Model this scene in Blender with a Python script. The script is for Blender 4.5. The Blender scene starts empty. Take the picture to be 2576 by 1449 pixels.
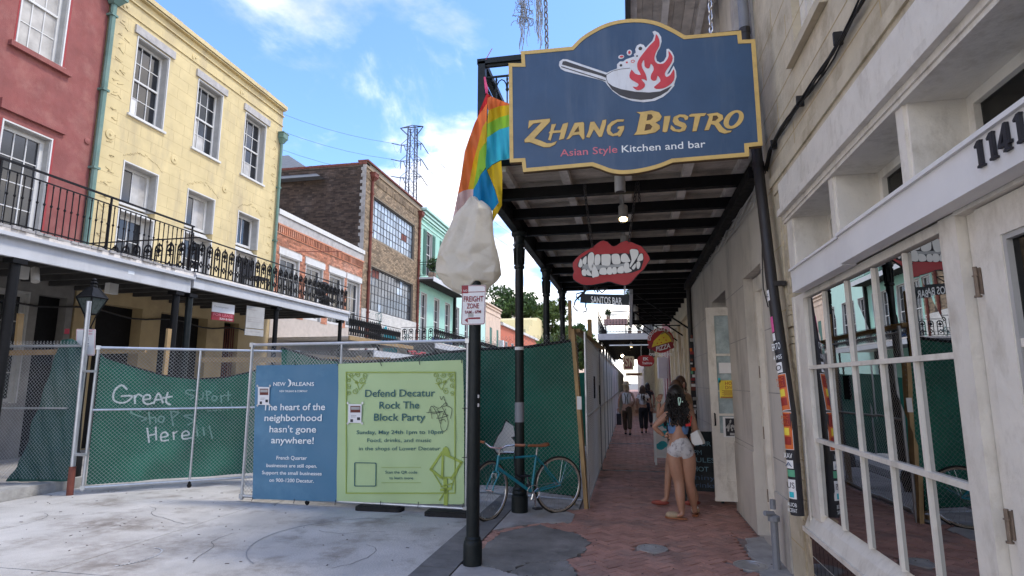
import bpy, bmesh, math, random
from mathutils import Vector as V, Matrix
from mathutils.geometry import tessellate_polygon, delaunay_2d_cdt
random.seed(7)
rnd = random.random
RA = math.radians
S = bpy.context.scene
C = S.collection
# ------------------------------------------------------------ camera
PITCH, YAW, HC, FPX = RA(9.2), RA(11.3), 1.6, 1469.5
cd = bpy.data.cameras.new('camera'); cam = bpy.data.objects.new('camera', cd); C.objects.link(cam)
cam.location = (0, 0, HC); cam.rotation_euler = (RA(90) + PITCH, 0, YAW)
cd.sensor_width = 36; cd.lens = 36 * FPX / 2576; cd.clip_end = 3000; cd.clip_start = .05
S.camera = cam
S.render.resolution_x = 1024; S.render.resolution_y = 576
# ------------------------------------------------------------ light
SUN_EL, SUN_AZ = RA(57), RA(80)          # azimuth measured clockwise from +Y (street direction)
w = bpy.data.worlds.new('World'); S.world = w; w.use_nodes = True
nt = w.node_tree; N = nt.nodes; Lk = nt.links
N.clear()
out = N.new('ShaderNodeOutputWorld'); bg = N.new('ShaderNodeBackground'); bg.inputs['Strength'].default_value = .135
sky = N.new('ShaderNodeTexSky'); sky.sky_type = 'NISHITA'; sky.sun_disc = False
sky.sun_elevation = SUN_EL; sky.sun_rotation = SUN_AZ; sky.air_density = 1.0; sky.dust_density = .5; sky.ozone_density = 3.0
def wm(op, a, b=None, c=None):
    n = N.new('ShaderNodeMath'); n.operation = op
    for i, x in enumerate((a, b, c)):
        if x is None: continue
        if hasattr(x, 'links'): Lk.new(x, n.inputs[i])
        else: n.inputs[i].default_value = x
    return n.outputs[0]
tc = N.new('ShaderNodeTexCoord'); sp = N.new('ShaderNodeSeparateXYZ'); Lk.new(tc.outputs['Generated'], sp.inputs[0])
zz = wm('MAXIMUM', sp.outputs[2], 0.0); den = wm('ADD', zz, .22)
cb = N.new('ShaderNodeCombineXYZ'); Lk.new(wm('DIVIDE', sp.outputs[0], den), cb.inputs[0]); Lk.new(wm('DIVIDE', sp.outputs[1], den), cb.inputs[1])
def wnoise(scale, det, rough, dist, sx=1, sy=1, rot=0, off=(0, 0, 0)):
    mp = N.new('ShaderNodeMapping'); mp.inputs['Scale'].default_value = (sx, sy, 1); mp.inputs['Rotation'].default_value = (0, 0, rot); mp.inputs['Location'].default_value = off
    Lk.new(cb.outputs[0], mp.inputs[0])
    n = N.new('ShaderNodeTexNoise'); n.inputs['Scale'].default_value = scale; n.inputs['Detail'].default_value = det; n.inputs['Roughness'].default_value = rough; n.inputs['Distortion'].default_value = dist
    Lk.new(mp.outputs[0], n.inputs[0]); return n.outputs[0]
def ramp(v, a, b):
    m = N.new('ShaderNodeMapRange'); m.interpolation_type = 'SMOOTHSTEP'; m.inputs[1].default_value = a; m.inputs[2].default_value = b; Lk.new(v, m.inputs[0]); return m.outputs[0]
big = wnoise(1.5, 9, .58, .25, off=(4.5, 1.3, 0))
wis = wnoise(1.3, 7, .62, .9, 1.5, .5, RA(35), off=(1.1, 7.3, 0))
puf = wnoise(5.0, 8, .55, .2, off=(2.1, 3.4, 0))
hor = wm('POWER', wm('SUBTRACT', 1.0, wm('MINIMUM', wm('MULTIPLY', zz, 1.55), 1.0)), 1.5)
cov = wm('ADD', wm('ADD', wm('MULTIPLY', big, .75), wm('MULTIPLY', puf, .25)), wm('MULTIPLY', hor, .2))
f1 = ramp(cov, .48, .67)
f2 = wm('MULTIPLY', ramp(wis, .56, .8), .45)
fac = wm('MINIMUM', wm('ADD', f1, f2), .96)
cc = N.new('ShaderNodeMixRGB'); cc.inputs[1].default_value = (6.0, 5.4, 4.7, 1); cc.inputs[2].default_value = (1.9, 1.95, 2.05, 1)
Lk.new(ramp(puf, .40, .60), cc.inputs[0])
sc = N.new('ShaderNodeMixRGB'); sc.blend_type = 'MULTIPLY'; sc.inputs[0].default_value = 1; sc.inputs[2].default_value = (.46, .54, .66, 1); Lk.new(sky.outputs[0], sc.inputs[1])
mx = N.new('ShaderNodeMixRGB'); Lk.new(fac, mx.inputs[0]); Lk.new(sc.outputs[0], mx.inputs[1]); Lk.new(cc.outputs[0], mx.inputs[2])
Lk.new(mx.outputs[0], bg.inputs[0]); Lk.new(bg.outputs[0], out.inputs[0])
sd = bpy.data.lights.new('sun', 'SUN'); sun = bpy.data.objects.new('sun', sd); C.objects.link(sun)
sd.energy = .65; sd.angle = RA(9); sd.color = (1, .93, .82)
dirv = V((math.sin(SUN_AZ) * math.cos(SUN_EL), math.cos(SUN_AZ) * math.cos(SUN_EL), math.sin(SUN_EL)))
sun.rotation_euler = dirv.to_track_quat('Z', 'Y').to_euler()
S.view_settings.view_transform = 'Standard'; S.view_settings.look = 'None'; S.view_settings.gamma = 1; S.view_settings.exposure = 2.2
S.render.engine = 'CYCLES'
# ------------------------------------------------------------ picture helper: a sight line cut with a real plane
_f = V((-math.sin(YAW) * math.cos(PITCH), math.cos(YAW) * math.cos(PITCH), math.sin(PITCH)))
_r = V((math.cos(YAW), math.sin(YAW), 0)); _u = _r.cross(_f)
EYE = V((0, 0, HC))
def ray(x, y): return _f + _r * ((x - 1288) / FPX) + _u * ((724.5 - y) / FPX)
def at(x, y, X=None, Y=None, Z=None):
    d = ray(x, y)
    t = X / d.x if X is not None else Y / d.y if Y is not None else (Z - HC) / d.z
    return EYE + d * t
def atp(x, y, o, n):
    d = ray(x, y); return EYE + d * ((V(o) - EYE).dot(n) / d.dot(n))
def zr(x0, y0, x1, wpx):                      # reader for a zoomed crop of the picture
    k = (x1 - x0) / wpx
    return lambda x, y: ((x0 + x * k) / 1.56522, (y0 + y * k) / 1.56522)
# ------------------------------------------------------------ materials
MT = {}
def mat(name, col, rough=.75, var=.12, scale=6, bump=.25, metal=0, isl=0, stain=None, sscale=1.2, samt=.5, spec=.5, bscale=None, streak=0, emis=None, sub=0, trans=0, grain=0, blobs=()):
    if name in MT: return MT[name]
    m = bpy.data.materials.new(name); m.use_nodes = True; MT[name] = m
    n = m.node_tree.nodes; l = m.node_tree.links; b = n['Principled BSDF']
    b.inputs['Roughness'].default_value = rough; b.inputs['Metallic'].default_value = metal
    b.inputs['Specular IOR Level'].default_value = spec
    g = n.new('ShaderNodeNewGeometry')
    def noise(sc, det=6, ro=.6, vec=None):
        t = n.new('ShaderNodeTexNoise'); t.inputs['Scale'].default_value = sc; t.inputs['Detail'].default_value = det; t.inputs['Roughness'].default_value = ro
        l.new(vec or g.outputs['Position'], t.inputs[0]); return t.outputs[0]
    def mr(v, a, b_, c, d):
        t = n.new('ShaderNodeMapRange'); t.inputs[1].default_value = a; t.inputs[2].default_value = b_; t.inputs[3].default_value = c; t.inputs[4].default_value = d
        l.new(v, t.inputs[0]); return t.outputs[0]
    def mix(f, a, b_, bt='MIX'):
        t = n.new('ShaderNodeMixRGB'); t.blend_type = bt
        for i, x in ((0, f), (1, a), (2, b_)):
            if hasattr(x, 'links'): l.new(x, t.inputs[i])
            elif i == 0: t.inputs[0].default_value = x
            else: t.inputs[i].default_value = (*x, 1)
        return t.outputs[0]
    hi = tuple(min(1, c * (1 + var)) for c in col); lo = tuple(c * (1 - var) for c in col)
    c = mix(mr(noise(scale), .3, .7, 0, 1), lo, hi)
    if stain:
        v = None
        if streak:
            mp = n.new('ShaderNodeMapping'); mp.inputs['Scale'].default_value = (1, 1, streak); l.new(g.outputs['Position'], mp.inputs[0]); v = mp.outputs[0]
        c = mix(mr(noise(sscale, 9, .68, v), .5, .68, 0, samt), c, stain)
    for (bx, by, rx, ry, am) in blobs:
        mp = n.new('ShaderNodeMapping'); mp.inputs['Location'].default_value = (-bx / rx, -by / ry, 0); mp.inputs['Scale'].default_value = (1 / rx, 1 / ry, 0); l.new(g.outputs['Position'], mp.inputs[0])
        ln = n.new('ShaderNodeVectorMath'); ln.operation = 'LENGTH'; l.new(mp.outputs[0], ln.inputs[0])
        mu = n.new('ShaderNodeMath'); mu.operation = 'MULTIPLY'; l.new(mr(ln.outputs['Value'], .1, 1, am, 0), mu.inputs[0]); l.new(mr(noise(5, 8, .7), .35, .6, 0, 1), mu.inputs[1]); mu.use_clamp = True
        c = mix(mu.outputs[0], c, (.13, .10, .08))
    if grain:
        gv = mr(noise(130, 2, .5), .3, .7, 1 - grain, 1 + grain); cg = n.new('ShaderNodeCombineXYZ')
        for i in range(3): l.new(gv, cg.inputs[i])
        c = mix(1.0, c, cg.outputs[0], 'MULTIPLY')
    if isl:
        oi = n.new('ShaderNodeObjectInfo')
        a = n.new('ShaderNodeMath'); l.new(oi.outputs['Random'], a.inputs[0]); l.new(g.outputs['Random Per Island'], a.inputs[1])
        fr = n.new('ShaderNodeMath'); fr.operation = 'FRACT'; l.new(a.outputs[0], fr.inputs[0])
        v = mr(fr.outputs[0], 0, 1, 1 - isl, 1 + isl)
        cbn = n.new('ShaderNodeCombineXYZ')
        for i in range(3): l.new(v, cbn.inputs[i])
        c = mix(1.0, c, cbn.outputs[0], 'MULTIPLY')
    l.new(c, b.inputs['Base Color'])
    if rough > .15:
        l.new(mr(noise(scale * 2.3), .3, .7, max(0, rough - .1), min(1, rough + .1)), b.inputs['Roughness'])
    if bump:
        bp = n.new('ShaderNodeBump'); bp.inputs['Strength'].default_value = bump; bp.inputs['Distance'].default_value = .01
        l.new(noise(bscale or scale * 7, 5), bp.inputs['Height']); l.new(bp.outputs[0], b.inputs['Normal'])
    if emis: b.inputs['Emission Color'].default_value = (*emis[:3], 1); b.inputs['Emission Strength'].default_value = emis[3]
    if sub: b.inputs['Subsurface Weight'].default_value = sub; b.inputs['Subsurface Radius'].default_value = (.02, .008, .004)
    if trans:                                     # thin cloth lets some daylight through
        tl = n.new('ShaderNodeBsdfTranslucent'); l.new(c, tl.inputs[0]); ms = n.new('ShaderNodeMixShader'); ms.inputs[0].default_value = trans
        l.new(b.outputs[0], ms.inputs[1]); l.new(tl.outputs[0], ms.inputs[2]); l.new(ms.outputs[0], n['Material Output'].inputs[0])
    return m
def glassmat(name, tint=(.8, .85, .85), refl=.02):
    m = bpy.data.materials.new(name); m.use_nodes = True; n = m.node_tree.nodes; l = m.node_tree.links; n.remove(n['Principled BSDF'])
    tr = n.new('ShaderNodeBsdfTransparent'); tr.inputs[0].default_value = (*tint, 1)
    gl = n.new('ShaderNodeBsdfGlossy'); gl.inputs['Roughness'].default_value = .008; gl.inputs[0].default_value = (.52, .53, .54, 1)
    fr = n.new('ShaderNodeFresnel'); fr.inputs[0].default_value = 1.5
    ad = n.new('ShaderNodeMath'); ad.inputs[1].default_value = refl; ad.use_clamp = True; l.new(fr.outputs[0], ad.inputs[0])
    g = n.new('ShaderNodeNewGeometry'); t = n.new('ShaderNodeTexNoise'); t.inputs['Scale'].default_value = 2.2; l.new(g.outputs['Position'], t.inputs[0])
    bp = n.new('ShaderNodeBump'); bp.inputs['Strength'].default_value = .012; bp.inputs['Distance'].default_value = .02; l.new(t.outputs[0], bp.inputs['Height'])
    l.new(bp.outputs[0], gl.inputs['Normal'])
    ms = n.new('ShaderNodeMixShader'); l.new(ad.outputs[0], ms.inputs[0]); l.new(tr.outputs[0], ms.inputs[1]); l.new(gl.outputs[0], ms.inputs[2])
    l.new(ms.outputs[0], n['Material Output'].inputs[0]); return m
# ------------------------------------------------------------ mesh builder
class FR:                                          # frame: origin + three axes
    def __init__(s, o=(0, 0, 0), u=(1, 0, 0), v=(0, 1, 0), w=(0, 0, 1)): s.o, s.u, s.v, s.w = V(o), V(u), V(v), V(w)
    def __call__(s, a, b, c=0): return s.o + s.u * a + s.v * b + s.w * c
WF = FR()
LF = FR((-11.9, 0, 0), (0, 1, 0), (0, 0, 1), (1, 0, 0))       # left facades: u = along street, v = up, w = outwards
RF = FR((1.3, 0, 0), (0, 1, 0), (0, 0, 1), (-1, 0, 0))        # right wall
LOC = {}
class MB:
    def __init__(s, F=WF): s.v, s.f, s.F, s.mi = [], [], F, []
    def add(s, vs, fs, m=0):
        n = len(s.v); s.v += vs; s.f += [tuple(i + n for i in f) for f in fs]; s.mi += [m] * len(fs); return s
    def box(s, a0, a1, b0, b1, c0, c1, m=0):
        F = s.F
        return s.add([F(a, b, c) for a in (a0, a1) for b in (b0, b1) for c in (c0, c1)], [(0, 1, 3, 2), (4, 6, 7, 5), (0, 4, 5, 1), (2, 3, 7, 6), (0, 2, 6, 4), (1, 5, 7, 3)], m)
    def bar(s, p, q, wd, ht=None, up=(0, 0, 1), m=0):
        p, q = s.F(*p), s.F(*q); d = (q - p).normalized(); sd_ = d.cross(V(up))
        if sd_.length < 1e-4: sd_ = d.cross(V((0, 1, 0)))
        sd_.normalize(); u2 = sd_.cross(d); a = sd_ * wd / 2; b = u2 * (ht or wd) / 2
        return s.add([p - a - b, p + a - b, p + a + b, p - a + b, q - a - b, q + a - b, q + a + b, q - a + b], [(0, 3, 2, 1), (4, 5, 6, 7), (0, 1, 5, 4), (1, 2, 6, 5), (2, 3, 7, 6), (3, 0, 4, 7)], m)
    def tube(s, pts, r, n=6, m=0, loop=False):
        P = [s.F(*p) for p in pts]; k = len(P); rs = r if isinstance(r, (list, tuple)) else [r] * k
        vs, fs = [], []; prev = None
        for i in range(k):
            a = P[(i - 1) % k] if (i > 0 or loop) else P[i]; b = P[(i + 1) % k] if (i < k - 1 or loop) else P[i]
            d = (b - a)
            if d.length < 1e-9: d = V((0, 0, 1))
            d.normalize()
            if prev is None:
                x = d.cross(V((0, 0, 1)))
                if x.length < .05: x = d.cross(V((0, 1, 0)))
            else: x = prev - d * prev.dot(d)
            if x.length < 1e-6: x = d.orthogonal()
            x.normalize(); prev = x; y = d.cross(x)
            vs += [P[i] + (x * math.cos(t) + y * math.sin(t)) * rs[i] for t in [math.tau * j / n for j in range(n)]]
        K = k if loop else k - 1
        for i in range(K):
            i2 = (i + 1) % k
            fs += [(i * n + j, i * n + (j + 1) % n, i2 * n + (j + 1) % n, i2 * n + j) for j in range(n)]
        if not loop and n > 2: fs += [tuple(range(n))[::-1], tuple(range((k - 1) * n, k * n))]
        return s.add(vs, fs, m)
    def lathe(s, prof, c=(0, 0, 0), n=16, m=0):
        vs = [s.F(c[0] + r * math.cos(t), c[1] + r * math.sin(t), c[2] + z) for r, z in prof for t in [math.tau * j / n for j in range(n)]]
        fs = [(i * n + j, i * n + (j + 1) % n, (i + 1) * n + (j + 1) % n, (i + 1) * n + j) for i in range(len(prof) - 1) for j in range(n)]
        fs += [tuple(range(n))[::-1], tuple(range((len(prof) - 1) * n, len(prof) * n))]
        return s.add(vs, fs, m)
    def ell(s, c, r, n=12, k=8, m=0, ax=None):
        vs, fs = [], []; c = V(c)
        A = ax or (V((1, 0, 0)), V((0, 1, 0)), V((0, 0, 1)))
        for i in range(k + 1):
            t = math.pi * i / k
            for j in range(n):
                p = math.tau * j / n
                q = c + A[0] * r[0] * math.sin(t) * math.cos(p) + A[1] * r[1] * math.sin(t) * math.sin(p) + A[2] * r[2] * math.cos(t)
                vs.append(s.F(*q))
        for i in range(k): fs += [(i * n + j, i * n + (j + 1) % n, (i + 1) * n + (j + 1) % n, (i + 1) * n + j) for j in range(n)]
        return s.add(vs, fs, m)
    def poly(s, loops, c0, c1, m=0):              # prism from outline (+ holes) in (a, b), depth c0..c1
        loops = [[(p[0], p[1]) for p in L_] for L_ in loops]
        flat = [p for L_ in loops for p in L_]
        tr = tessellate_polygon([[V((p[0], p[1], 0)) for p in L_] for L_ in loops]); n = len(flat)
        vs = [s.F(p[0], p[1], c1) for p in flat]; fs = [tuple(t) for t in tr]
        if c0 is not None:
            vs += [s.F(p[0], p[1], c0) for p in flat]; fs += [tuple(i + n for i in reversed(t)) for t in tr]
            o = 0
            for L_ in loops:
                k = len(L_); fs += [(o + i, o + (i + 1) % k, n + o + (i + 1) % k, n + o + i) for i in range(k)]; o += k
        return s.add(vs, fs, m)
    def quad(s, *ps, m=0): return s.add([s.F(*p) for p in ps], [tuple(range(len(ps)))], m)
    def stroke(s, pts, wd, c0, c1, m=0):
        for p, q in zip(pts, pts[1:]):
            d = V((q[0] - p[0], q[1] - p[1]))
            if d.length < 1e-6: continue
            d.normalize(); e = V((-d.y, d.x)) * wd / 2; x = d * wd * .3
            s.poly([[(p[0] - x.x + e.x, p[1] - x.y + e.y), (p[0] - x.x - e.x, p[1] - x.y - e.y), (q[0] + x.x - e.x, q[1] + x.y - e.y), (q[0] + x.x + e.x, q[1] + x.y + e.y)]], c0, c1, m)
        return s
    def wall(s, u0, u1, v0, v1, t, holes=(), w=0, m=0):   # wall slab with real openings
        us = sorted({u0, u1, *[min(max(h[i], u0), u1) for h in holes for i in (0, 1)]}); vs_ = sorted({v0, v1, *[min(max(h[i], v0), v1) for h in holes for i in (2, 3)]})
        for a, b in zip(us, us[1:]):
            run = None
            for c, d in zip(vs_, vs_[1:]):
                mu, mv = (a + b) / 2, (c + d) / 2
                if any(h[0] < mu < h[1] and h[2] < mv < h[3] for h in holes):
                    if run: s._slab(a, b, *run, t, w, m); run = None
                else: run = (run[0], d) if run else (c, d)
            if run: s._slab(a, b, *run, t, w, m)
        for h in holes:
            a, b, c, d = h[:4]
            s.quad((a, c, w), (a, d, w), (a, d, w - t), (a, c, w - t), m=m); s.quad((b, c, w), (b, d, w), (b, d, w - t), (b, c, w - t), m=m)
            s.quad((a, d, w), (b, d, w), (b, d, w - t), (a, d, w - t), m=m); s.quad((a, c, w), (b, c, w), (b, c, w - t), (a, c, w - t), m=m)
        for a, b in ((u0, u0), (u1, u1)): s.quad((a, v0, w), (a, v1, w), (a, v1, w - t), (a, v0, w - t), m=m)
        s.quad((u0, v1, w), (u1, v1, w), (u1, v1, w - t), (u0, v1, w - t), m=m)
        return s
    def _slab(s, a, b, c, d, t, w, m):
        s.quad((a, c, w), (b, c, w), (b, d, w), (a, d, w), m=m); s.quad((a, c, w - t), (b, c, w - t), (b, d, w - t), (a, d, w - t), m=m)
    def build(s, name, m, parent=None, smooth=False, rec=True, thick=0, keep=False):
        o3 = LOC.get(parent, V((0, 0, 0))) if parent else V((0, 0, 0))
        me = bpy.data.meshes.new(name)
        o = bpy.data.objects.new(name, me)
        if not parent and s.v and not keep:
            xs = s.v; mn = V([min(v[i] for v in xs) for i in range(3)]); mxx = V([max(v[i] for v in xs) for i in range(3)])
            o3 = V(((mn.x + mxx.x) / 2, (mn.y + mxx.y) / 2, mn.z)); o.location = o3
        LOC[o] = o3.copy()
        me.from_pydata([tuple(v - o3) for v in s.v], [], s.f)
        ms = m if isinstance(m, (list, tuple)) else [m]
        for x in ms: me.materials.append(MT[x] if isinstance(x, str) else x)
        if len(ms) > 1:
            me.polygons.foreach_set('material_index', s.mi)
        if rec and len(s.f) < 60000:
            b = bmesh.new(); b.from_mesh(me); bmesh.ops.recalc_face_normals(b, faces=b.faces); b.to_mesh(me); b.free()
        if smooth:
            me.polygons.foreach_set('use_smooth', [True] * len(me.polygons))
            if smooth == 'auto':
                try: me.set_sharp_from_angle(angle=RA(35))
                except Exception: pass
        me.update(); C.objects.link(o)
        if parent: o.parent = parent
        return o
def tag(o, label=None, cat=None, group=None, kind=None):
    for k, v in (('label', label), ('category', cat), ('group', group), ('kind', kind)):
        if v: o[k] = v
    return o
def thing(name, label, cat, loc=(0, 0, 0), group=None):
    o = bpy.data.objects.new(name, None); C.objects.link(o); o.location = loc; LOC[o] = V(loc); o.empty_display_size = .2
    return tag(o, label, cat, group)
def copy_tree(o, loc=None, rot=None, parent=None, label=None, scale=None):
    c = o.copy(); C.objects.link(c)
    if parent is not None: c.parent = parent
    if loc is not None: c.location = loc
    if rot is not None: c.rotation_euler = rot
    if scale: c.scale = scale
    if label: c['label'] = label
    for ch in list(o.children): copy_tree(ch, parent=c)
    return c
UNIT = {}
def ucube(mname, bev=0):
    k = (mname, bev)
    if k not in UNIT:
        b = MB(); b.box(-.5, .5, -.5, .5, -.5, .5); o = b.build('unit', mname, None, keep=True); me = o.data; bpy.data.objects.remove(o)
        if bev:
            bb = bmesh.new(); bb.from_mesh(me); bmesh.ops.bevel(bb, geom=bb.edges[:], offset=bev, segments=1, affect='EDGES'); bb.to_mesh(me); bb.free()
        UNIT[k] = me
    return UNIT[k]
def piece(name, F, a0, a1, b0, b1, c0, c1, mname, parent, rot=0):     # one box-shaped piece that shares a unit mesh
    o = bpy.data.objects.new(name, ucube(mname)); C.objects.link(o); o.parent = parent
    ctr = F((a0 + a1) / 2, (b0 + b1) / 2, (c0 + c1) / 2) - LOC.get(parent, V((0, 0, 0)))
    M3 = Matrix((F.u * (a1 - a0), F.v * (b1 - b0), F.w * (c1 - c0))).transposed().to_4x4()
    o.matrix_basis = Matrix.Translation(ctr) @ M3
    return o
def text(s, F, u, v, h, mname, parent, name='lettering', width=None, align='l', w0=.002, w1=.004, shear=0, bold=0, rise=0, kind=None):
    cu = bpy.data.curves.new('t', 'FONT'); cu.body = s; cu.size = 1; cu.shear = shear; cu.offset = bold; cu.resolution_u = 3; cu.fill_mode = 'FRONT'
    o = bpy.data.objects.new('t', cu); C.objects.link(o); dg = bpy.context.evaluated_depsgraph_get(); me = bpy.data.meshes.new_from_object(o.evaluated_get(dg))
    bpy.data.objects.remove(o)
    if not me.vertices: return None
    xs = [p.co.x for p in me.vertices]; x0, x1 = min(xs), max(xs); k = h / .72
    kx = width / (x1 - x0) if width else k
    off = {'l': 0, 'c': -(x1 - x0) / 2 * kx, 'r': -(x1 - x0) * kx}[align]
    b = MB(F); b.add([F(u + off + (p.co.x - x0) * kx, v + p.co.y * k + rise * (off + (p.co.x - x0) * kx), w1) for p in me.vertices], [tuple(p.vertices) for p in me.polygons])
    bpy.data.meshes.remove(me)
    return b.build(name, mname, parent, rec=False)
# ------------------------------------------------------------ palette
mat('concrete', (.46, .44, .41), .88, .18, 1.3, .8, stain=(.22, .195, .165), sscale=1.9, samt=.85, bscale=45, grain=.16, blobs=((-5.9, 6.0, .9, .45, .9), (-4.9, 5.3, 1.6, .5, .5), (-6.9, 6.9, .5, .25, .7), (-3.2, 6.6, 1.2, .35, .4), (-4.6, 4.7, .8, .5, .7)))
mat('kerb', (.15, .145, .14), .9, .25, 5, .5, stain=(.08, .08, .08), samt=.6)
mat('kerb_light', (.36, .35, .33), .9, .25, 5, .5, stain=(.12, .12, .11), samt=.7)
mat('asphalt', (.17, .16, .145), .9, .35, 2.5, .6, stain=(.3, .28, .26), sscale=2.2, samt=.7, bscale=60)
mat('cement', (.36, .34, .32), .9, .2, 3, .4, stain=(.12, .11, .1), samt=.7)
mat('mortar', (.25, .19, .165), .95, .2, 8, .3)
mat('paver', (.40, .215, .165), .85, .16, 3.5, .3, isl=.17, stain=(.22, .165, .145), sscale=1.3, samt=.8, grain=.1)
mat('ground', (.2, .19, .17), .95)
mat('redstucco', (.25, .08, .07), .9, .16, 2.2, .6, stain=(.36, .17, .14), sscale=1.6, samt=.5, bscale=40)
mat('redtrim', (.3, .035, .035), .7, .1)
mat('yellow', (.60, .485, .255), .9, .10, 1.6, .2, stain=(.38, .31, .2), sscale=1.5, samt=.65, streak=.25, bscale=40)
mat('yellow_shaded', (.44, .335, .18), .9, .1, 1.6, .35, stain=(.3, .22, .12), sscale=1.3, samt=.6, bscale=40)  # darker yellow for the ground floor: gallery shade is put into the colour
mat('yjoint', (.46, .35, .18), .95, .1)
mat('stoneband', (.42, .40, .38), .9, .2, 5, .5, stain=(.22, .2, .18))
mat('whitewood', (.62, .61, .58), .6, .05, 6, .12, stain=(.4, .38, .34), samt=.4, streak=.3)
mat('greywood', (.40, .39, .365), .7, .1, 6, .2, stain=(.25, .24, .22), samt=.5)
mat('windark', (.012, .014, .018), .08, .3, 1.5, 0, spec=.8)
mat('curtain', (.42, .4, .37), .15, .25, 3, 0, spec=.7)
mat('copper', (.11, .2, .165), .6, .2, 3, .1, stain=(.2, .26, .22), samt=.6)
mat('fascia', (.56, .565, .57), .7, .06, 3, .15, stain=(.42, .42, .42), samt=.5, sscale=3, streak=.3)
mat('ironblack', (.005, .005, .0055), .6, .2, 6, .1, spec=.25)
mat('irongreen', (.006, .010, .010), .5, .2, 6, .1, stain=(.025, .03, .028), samt=.35, sscale=8, spec=.35)
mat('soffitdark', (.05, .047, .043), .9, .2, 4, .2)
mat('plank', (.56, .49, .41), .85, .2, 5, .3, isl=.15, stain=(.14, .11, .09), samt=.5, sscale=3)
mat('joist', (.72, .66, .59), .8, .15, 5, .3, stain=(.22, .18, .15), samt=.5, sscale=4)
mat('brick', (.42, .175, .10), .9, .15, 6, .4, isl=.38, stain=(.5, .4, .33), sscale=1.0, samt=.35)
mat('brickmortar', (.46, .40, .34), .95, .1)
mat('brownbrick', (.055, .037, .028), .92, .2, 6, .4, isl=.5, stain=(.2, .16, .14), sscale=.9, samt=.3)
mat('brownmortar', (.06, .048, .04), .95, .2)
mat('tanbrick', (.26, .19, .12), .92, .15, 6, .4, isl=.4, stain=(.14, .11, .08), sscale=.8, samt=.5)
mat('tanmortar', (.24, .2, .15), .95, .1)
mat('whitebrick', (.6, .58, .53), .9, .1, 4, .3, isl=.06, stain=(.45, .42, .36))
mat('rust', (.16, .045, .03), .8, .25, 5, .2)
mat('mint', (.33, .58, .47), .85, .06, 2, .2, stain=(.32, .55, .46), samt=.3)
mat('mintpale', (.50, .72, .62), .85, .05, 2, .1)
mat('greenshutter', (.07, .17, .13), .7, .1)
mat('steelbar', (.05, .05, .055), .6)
mat('fglass', (.3, .37, .44), .2, .2, 1.0, 0, isl=.35, spec=.6)
mat('fglass2', (.07, .08, .09), .12, .2, 1.0, 0, isl=.6, spec=.8)
mat('slate', (.13, .14, .15), .8, .15, 3, .2)
mat('peach', (.66, .5, .38), .9, .08, 2, .2, stain=(.45, .33, .25))
mat('orange', (.55, .16, .09), .9, .1, 3, .2)
mat('paleyellow', (.66, .56, .3), .9, .06)
mat('cream', (.62, .55, .4), .85, .08, 2, .25, stain=(.3, .26, .18), samt=.5, streak=.3)
mat('galv', (.48, .5, .52), .38, .12, 8, .08, metal=.75)
mat('wire', (.40, .41, .41), .5, .1, 5, 0, metal=.3)
mat('lumber', (.36, .24, .11), .8, .2, 4, .3, stain=(.26, .17, .08))
mat('greentarp', (.006, .11, .07), .75, .2, 2.0, .2, bscale=150, stain=(.02, .24, .15), samt=.5, sscale=.8, trans=.12)
mat('darkcloth', (.004, .006, .008), .85, .3, 5, .2)
mat('bannerblue', (.06, .18, .29), .5, .05, 1.5, .1, stain=(.15, .32, .45), sscale=.9, samt=.5)
mat('bannergreen', (.42, .56, .28), .5, .04, 1.5, .1)
mat('olive', (.32, .42, .07), .6, .05)
mat('inkgreen', (.045, .13, .13), .7, .1)
mat('inkwhite', (.82, .85, .84), .6, .03)
mat('ink', (.015, .015, .02), .6)
mat('paperwhite', (.75, .74, .72), .7, .04)
mat('signblue', (.035, .08, .155), .45, .12, 3, .1, stain=(.10, .14, .2), sscale=5, samt=.45, streak=.12)
mat('gold', (.66, .45, .14), .5, .08, 8, .1, stain=(.42, .28, .1), samt=.5, sscale=14)
mat('goldedge', (.12, .07, .03), .7)
mat('signwhite', (.74, .76, .78), .5, .04, 8, .05, stain=(.5, .5, .5), samt=.45, sscale=12, streak=.15)
mat('flame', (.62, .05, .06), .5, .12, 10, .05)
mat('pandark', (.05, .047, .045), .5, .1)
mat('pinktext', (.62, .16, .2), .5)
mat('lipred', (.36, .008, .014), .5, .12, 4, .1, stain=(.3, .01, .015))
mat('tooth', (.72, .73, .70), .4, .05, 6, .05, stain=(.4, .4, .38), samt=.3)
mat('gum', (.36, .38, .38), .6)
mat('signred', (.36, .01, .015), .45)
mat('darkred', (.25, .02, .03), .6)
mat('greywall', (.56, .52, .455), .88, .1, 1.4, .4, stain=(.27, .25, .22), sscale=2.2, samt=.7, streak=.3, bscale=35)
mat('stucco', (.54, .47, .34), .92, .16, 3, .9, stain=(.28, .22, .13), sscale=2.6, samt=.7, bscale=16)
mat('stucco_rough', (.5, .42, .28), .95, .22, 7, 1.0, stain=(.22, .17, .1), sscale=5, samt=.6, bscale=20)
mat('oldwhite', (.70, .655, .57), .6, .08, 4, .5, stain=(.40, .35, .27), sscale=8, samt=.5, streak=.5, bscale=25)
mat('signboard', (.75, .735, .71), .45, .03, 4, .08, stain=(.52, .51, .5), samt=.4)
mat('blacktile', (.01, .01, .011), .08, .2, 4, 0, isl=.3, spec=.8)
mat('grout', (.6, .6, .58), .8)
mat('curtain_brown', (.42, .26, .15), .9, .2, 4, .2)
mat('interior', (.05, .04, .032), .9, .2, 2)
mat('pipe', (.02, .017, .016), .5, .15, 4, .1)
mat('pipegrey', (.2, .21, .23), .5, .1)
mat('cable', (.012, .012, .013), .5)
mat('hinge', (.2, .15, .11), .6, .3, 20, .4, metal=.3)
mat('poster_orange', (.62, .13, .02), .6, .1, 12, 0)
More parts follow.
